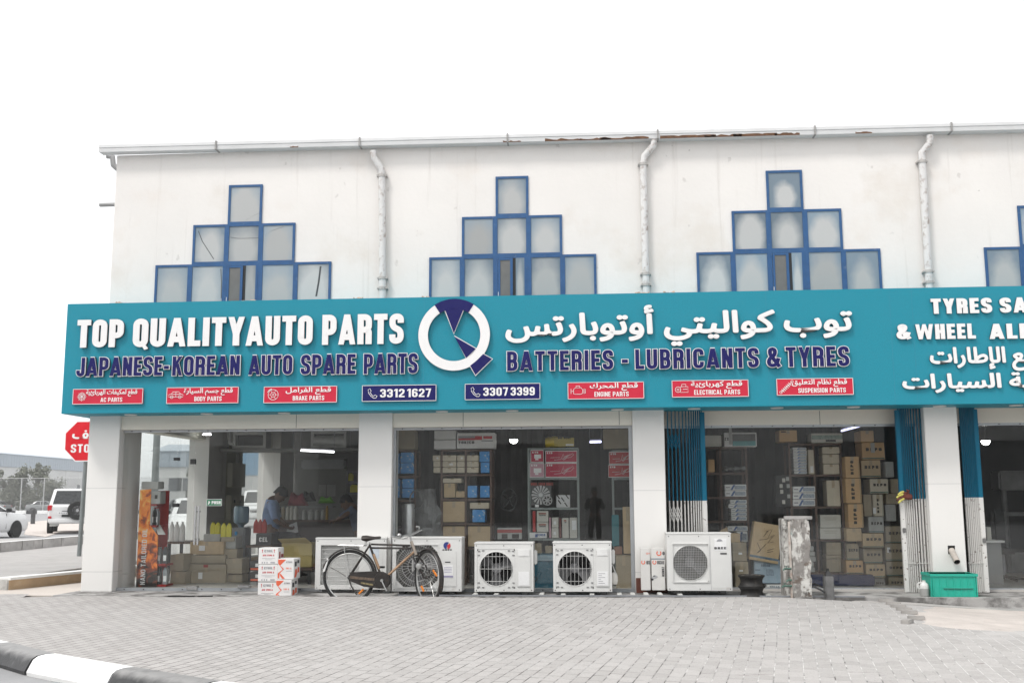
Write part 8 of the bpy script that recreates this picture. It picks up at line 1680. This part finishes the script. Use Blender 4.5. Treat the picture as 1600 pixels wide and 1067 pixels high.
# ------------------------------------------------------------------ stop sign, bollard, poles
ZB = ZS - .006
px0, py0 = G(123.5, 868.5, ZB); ss = thing('stop_sign', 'red octagonal stop sign on a grey post, half hidden by the corner column', 'road sign', (px0, py0, ZB))
(cx, cz), (ex_, _) = P(131.5, 689, py0 - .06), P(101, 689, py0 - .06); r = (cx - ex_) / math.cos(PI / 8)
MB().tube([(px0, py0, ZB), (px0 + .045, py0, cz + r * .6)], .043, 12).build('post', mat('galvanised_post', (.22, .24, .24), .5, .4), ss, smooth=True)
oc = lambda q: [(cx + q * math.cos(PI / 8 + k * PI / 4), cz + q * math.sin(PI / 8 + k * PI / 4)) for k in range(8)]
pl = MB().prism(oc(r), py0 - .065, py0 - .05).build('sign_plate', m_let, ss); MB().prism(oc(r * .945), py0 - .068, py0 - .06).build('red_field', mat('stop_red', (.62, .012, .022), .4, spec=.25), ss)
w = r * .60; strokes(MB(), 'STOP', cx - w, cx + w, cz - r * .52, cz - r * .14, py0 - .0705, .003, t=.17, gap=.12).build('lettering', m_let, ss)
arabic(MB(), 'قف', cx - w * .95, cx + w * .95, cz + r * .1, cz + r * .55, py0 - .0705, .003, .03).build('script', m_let, ss)
bx_, by_ = G(51, 819, ZR); o = MB().lathe([(.13, 0), (.13, .78), (.14, .8), (.14, .9), (.1, .95), (0, .95)], (bx_, by_, ZR), 14).build('bollard', mat('dark_bollard', (.07, .07, .072), .6, var=.15), smooth=True); tag(o, 'dark round topped bollard on the sandy island between the two white cars', 'bollard')
def pole(l, px, Y, h, r):
    x = place(px, Y); t = thing('lamp_post', l, 'lamp post', (x, Y, ZR)); MB().tube([(x, Y, ZR), (x, Y, h)], [r, r * .7], 12).build('pole', MATS['galvanised_post'], t, smooth=True); MB().tube([(x, Y, h - .05), (x + .4, Y, h + .25), (x + 1.4, Y, h + .4)], .035, 8).build('arm', MATS['galvanised_post'], t); MB().cbox(x + 1.3, x + 1.9, Y - .12, Y + .12, h + .34, h + .46, .03).build('lamp_head', m_cartg, t); MB().lathe([(.18, 0), (.18, .03), (r, .05)], (x, Y, ZR), 12).build('base_flange', m_grey, t)
pole('thick grey lamp post seen through the corner shop glass', 240, 12.5, 7.5, .1); pole('thin far lamp post seen past the man in blue', 413, 80, 9, .09); pole('thinner far lamp post seen past the man in blue, right of the other', 419, 100, 9, .08)
# ------------------------------------------------------------------ sandy island, lane paint, far kerb, mesh fence
isl = [G(x, y, ZR + .03) for x, y in ((38, 834), (44, 815), (80, 812), (130, 815), (150, 828), (90, 832), (72, 838))]
struct(MB().slab(isl, ZR - .05, ZR + .03).build('sand_island', m_sand))
struct(MB().slab([G(x, y, ZR + .004) for x, y in ((40, 846), (66, 843.5), (72, 844.5), (46, 847))], ZR + .001, ZR + .004).build('lane_marking', m_white))
struct(MB().slab([G(x, y, ZR + .004) for x, y in ((88, 842.5), (104, 841), (110, 841.8), (94, 843.3))], ZR + .001, ZR + .004).build('lane_marking', m_white))
fk = thing('far_kerb', 'long black and white painted barrier kerb below the mesh fence', 'kerb', (place(60, 100), 100, ZR))
for i in range(44): x = place(-60, 100) + i * 1.25; MB().cbox(x, x + 1.24, 100, 100.3, ZR, ZR + .38, .03).build('kerb_stone', m_white if i % 2 else m_black, fk)
YF = 107; fe = thing('mesh_fence', 'tall grey wire mesh fence with pale posts beyond the side street', 'fence', (place(60, YF), YF, ZR)); HF = 2.72
m_gal = mat('fence_post_grey', (.5, .5, .5), .6, .2); m_wire2 = mat('fence_wire', (.26, .26, .26), .6, .2)
fx0 = place(31, YF) - 8 * 2.8
for i in range(26): x = fx0 + i * 2.8; MB().tube([(x, YF, ZR), (x, YF, ZR + 4.1)], .06, 6).build('post', m_gal, fe)
q = MB(); xe = fx0 + 25 * 2.8
for k in range(int((xe - fx0) / .32) + 13):
    for sg in (1, -1):
        x = fx0 + k * .32 - 4; a, b = (x, x + 4) if sg > 0 else (x + 4, x); za, zb = ZR + .1, ZR + 4.1
        q.tube([(a, YF - .04, za), (b, YF - .04, zb)], .014, 3, cap=False)
q.build('wire_mesh', m_wire2, fe)
MB().tube([(fx0, YF, ZR + 4.1), (xe, YF, ZR + 4.1)], .03, 5).build('top_rail', m_gal, fe)
# ------------------------------------------------------------------ far warehouses
def warehouse(l, pa, da, pb, db, H, hf, m_top, m_bot, doors, name='warehouse'):
    """front face from picture column pa at distance da to column pb at distance db"""
    A, B_ = Vector((P(pa, 780, da + CAM.y)[0], da + CAM.y)), Vector((P(pb, 780, db + CAM.y)[0], db + CAM.y)); L_ = (B_ - A).length; t = thing(name, l, 'building', (0, 0, 0))
    MB().box(0, L_, 0, 30, 0, hf).build('wall', m_bot, t); fa_ = MB(); n = int(L_ / .9)
    for i in range(n): fa_.box(i * L_ / n + .03, (i + 1) * L_ / n - .03, -.16, -.02, hf, H)
    fa_.box(0, L_, -.1, 30, hf + .02, H - .02).build('fascia', m_top, t); MB().loft([[(x, -.3, H), (x, 15, H + 1.6), (x, 30.3, H), (x, 15, H - .01)] for x in (-.3, L_ + .3)]).build('roof', m_top, t)
    for u, w, z0, z1, m in doors: fr = MB().box(u * L_, u * L_ + w, -.05, .05, z0, z1).build('window' if z0 > .5 else 'shutter', m, t); MB().box(u * L_ - .1, u * L_ + w + .1, -.09, -.052, z1, z1 + .12).build('lintel', m_bot, fr)
    for k in range(1, int(L_ / 9)): MB().box(k * 9, k * 9 + .25, -.08, 0, 0, hf).build('pier', m_bot, t)
    t.location = (A.x, A.y, ZR); t.rotation_euler = (0, 0, math.atan2(B_.y - A.y, B_.x - A.x))
m_sh = mat('blue_grey_sheet', (.36, .41, .46), .5, .1, var=.06); m_ww = mat('pale_block_wall', (.58, .58, .57), .8, var=.05, scale=.3); m_dw = mat('far_window_dark', (.12, .13, .14), .4); m_bs = mat('blue_sheet', (.16, .30, .44), .5, var=.06)
warehouse('long pale warehouse with blue grey fascia behind the mesh fence', -170, 145, 186, 225, 9.5, 7.3, m_sh, m_ww, [(.52, 3, 2.6, 4.6, m_dw), (.62, 2.2, 2.4, 4.8, m_dw), (.74, 1.2, 2.6, 4.6, m_dw), (.79, 1.6, 2.4, 4.8, m_dw), (.3, 4, .0, 4.2, m_sh)])
warehouse('pale warehouse with a bright blue band, seen through the corner shop', 292, 146, 460, 147, 8.3, 4.9, m_bs, m_ww, [(.3, 2, 2, 3.6, m_dw)]); warehouse('low grey warehouse seen through the corner shop beside the lamp post', 236, 130, 289, 131, 7.6, 5.6, m_sh, m_ww, [(.5, 1.6, 2.6, 4.2, m_dw), (.75, 1.6, 2.6, 4.2, m_dw)])
# building across the street behind the photographer: fills the reflections in the shop windows
m_op = mat('facing_wall', (.5, .5, .49), .85, var=.15, scale=.4); m_opd = mat('facing_shutter', (.12, .12, .12), .6, var=.2, scale=.6)
op = thing('facing_building', 'long dull shed across the street, seen only in the window reflections', 'building', (0, -44, ZR)); MB().box(-60, 70, -64, -44, ZR, 8.6).build('wall', m_op, op); MB().box(-60.3, 70.3, -64.3, -43.2, 8.6, 9.0).build('roof', m_sh, op)
for k in range(14): f = MB().box(-51.5 + k * 9, -47 + k * 9, -44.06, -43.9, ZR + .1, 4.3).build('shutter', m_opd, op); MB().box(-51.7 + k * 9, -46.8 + k * 9, -43.95, -43.7, 4.3, 4.6).build('lintel', m_op, f)
# ------------------------------------------------------------------ trees
m_leaf = [mat('dusty_leaf', (.19, .2, .155), .8, var=.3, scale=3), mat('dark_dusty_leaf', (.13, .138, .105), .8, var=.3, scale=3)]
m_bark = mat('grey_bark', (.14, .12, .1), .9, var=.2)
def tree(l, px, Y, h, w, base=.8, n=2400, seed=1, leaf=.2, grp='trees beyond the mesh fence', name='leafy_tree'):
    rn = random.Random(seed); x = place(px, Y); t = thing(name, l, 'tree', (x, Y, ZR), grp)
    tr = MB().tube([(x, Y, ZR), (x + .05, Y, ZR + h * .3), (x - .05, Y, ZR + h * .6), (x, Y, ZR + h * .85)], [.14, .11, .07, .02], 8); cl = []
    for k in range(9):
        a = rn.uniform(0, 2 * PI); z = rn.uniform(base + .4, h * .92); rr = w * .5 * (1 - .55 * (z / h) ** 2) * rn.uniform(.35, .85); c = Vector((x + rr * math.cos(a), Y + rr * math.sin(a), ZR + z)); tr.tube([(x, Y, ZR + z * .6), ((x + c.x) / 2, (Y + c.y) / 2, ZR + z * .85), tuple(c)], [.05, .035, .012], 5)
        for j in range(4): cl.append((c + Vector((rn.gauss(0, .35), rn.gauss(0, .35), rn.gauss(0, .35))), rn.uniform(.3, .75) * w / 3))
    tr.build('trunk', m_bark, t); mbs = [MB(), MB()]
    for i in range(n):
        c, r = rn.choice(cl); d = Vector((rn.gauss(0, 1), rn.gauss(0, 1), rn.gauss(0, 1))).normalized() * r * rn.random() ** .4; p = c + d
        if p.z < ZR + base * .6: continue
        u = Vector((rn.gauss(0, 1), rn.gauss(0, 1), rn.gauss(0, 1))).normalized(); v = u.orthogonal().normalized(); s = leaf * rn.uniform(.5, 1.2)
        mbs[i % 3 == 0].add([p - u * s, p + v * s * .45, p + u * s, p - v * s * .45], [(0, 1, 2, 3)])
    co = mbs[0].build('crown', m_leaf[0], t, fix=False); mbs[1].build('inner_leaves', m_leaf[1], co, fix=False); return t
tree('dusty tree at the edge of the view beyond the mesh fence', 3, 120, 5.0, 2.6, seed=2, n=1500); tree('tallest twin topped dusty tree beyond the mesh fence', 30, 121, 6.2, 3.2, seed=3, n=2000); tree('narrow dusty tree right of the tallest one beyond the mesh fence', 58, 120, 6.0, 2.4, seed=5, n=1500)
tree('broad low shrub beyond the fence, next to the off-road car', 78, 119, 3.6, 3.6, .2, 2200, 7); tree('low shrub between the two trees at the edge of the view', 14, 119.5, 3.3, 3.4, .2, 1600, 8); tree('low shrub below the tallest tree beyond the fence', 44, 119.6, 3.2, 3.2, .2, 1600, 9)
tree('rounded tree seen through the corner shop glass', 291, 118, 5.4, 4.4, .8, 2600, 11, .2, 'trees seen through the corner shop', 'rounded_tree')
for k, (px, h, w) in enumerate(((392, 5.5, 9), (405, 4.6, 8), (421, 6.0, 9))): tree('far hazy tree seen past the man in blue, %s of three' % ('first', 'second', 'third')[k], px, 190, h, w, .4, 1500, 20 + k, .5, 'trees seen through the corner shop', 'far_tree')
# ------------------------------------------------------------------ the dusty air
hzm = bpy.data.materials.new('dusty_air'); hzm.use_nodes = True; t = hzm.node_tree; t.nodes.remove(t.nodes['Principled BSDF'])
pvn = t.nodes.new('ShaderNodeVolumePrincipled'); pvn.inputs['Color'].default_value = (.93, .94, .95, 1); pvn.inputs['Density'].default_value = .0009; pvn.inputs['Anisotropy'].default_value = .2
t.links.new(pvn.outputs[0], t.nodes['Material Output'].inputs['Volume'])
hb_ = MB().box(-905, 905, -505, 1505, -2, 14).build('haze', hzm); hb_['kind'] = 'stuff'
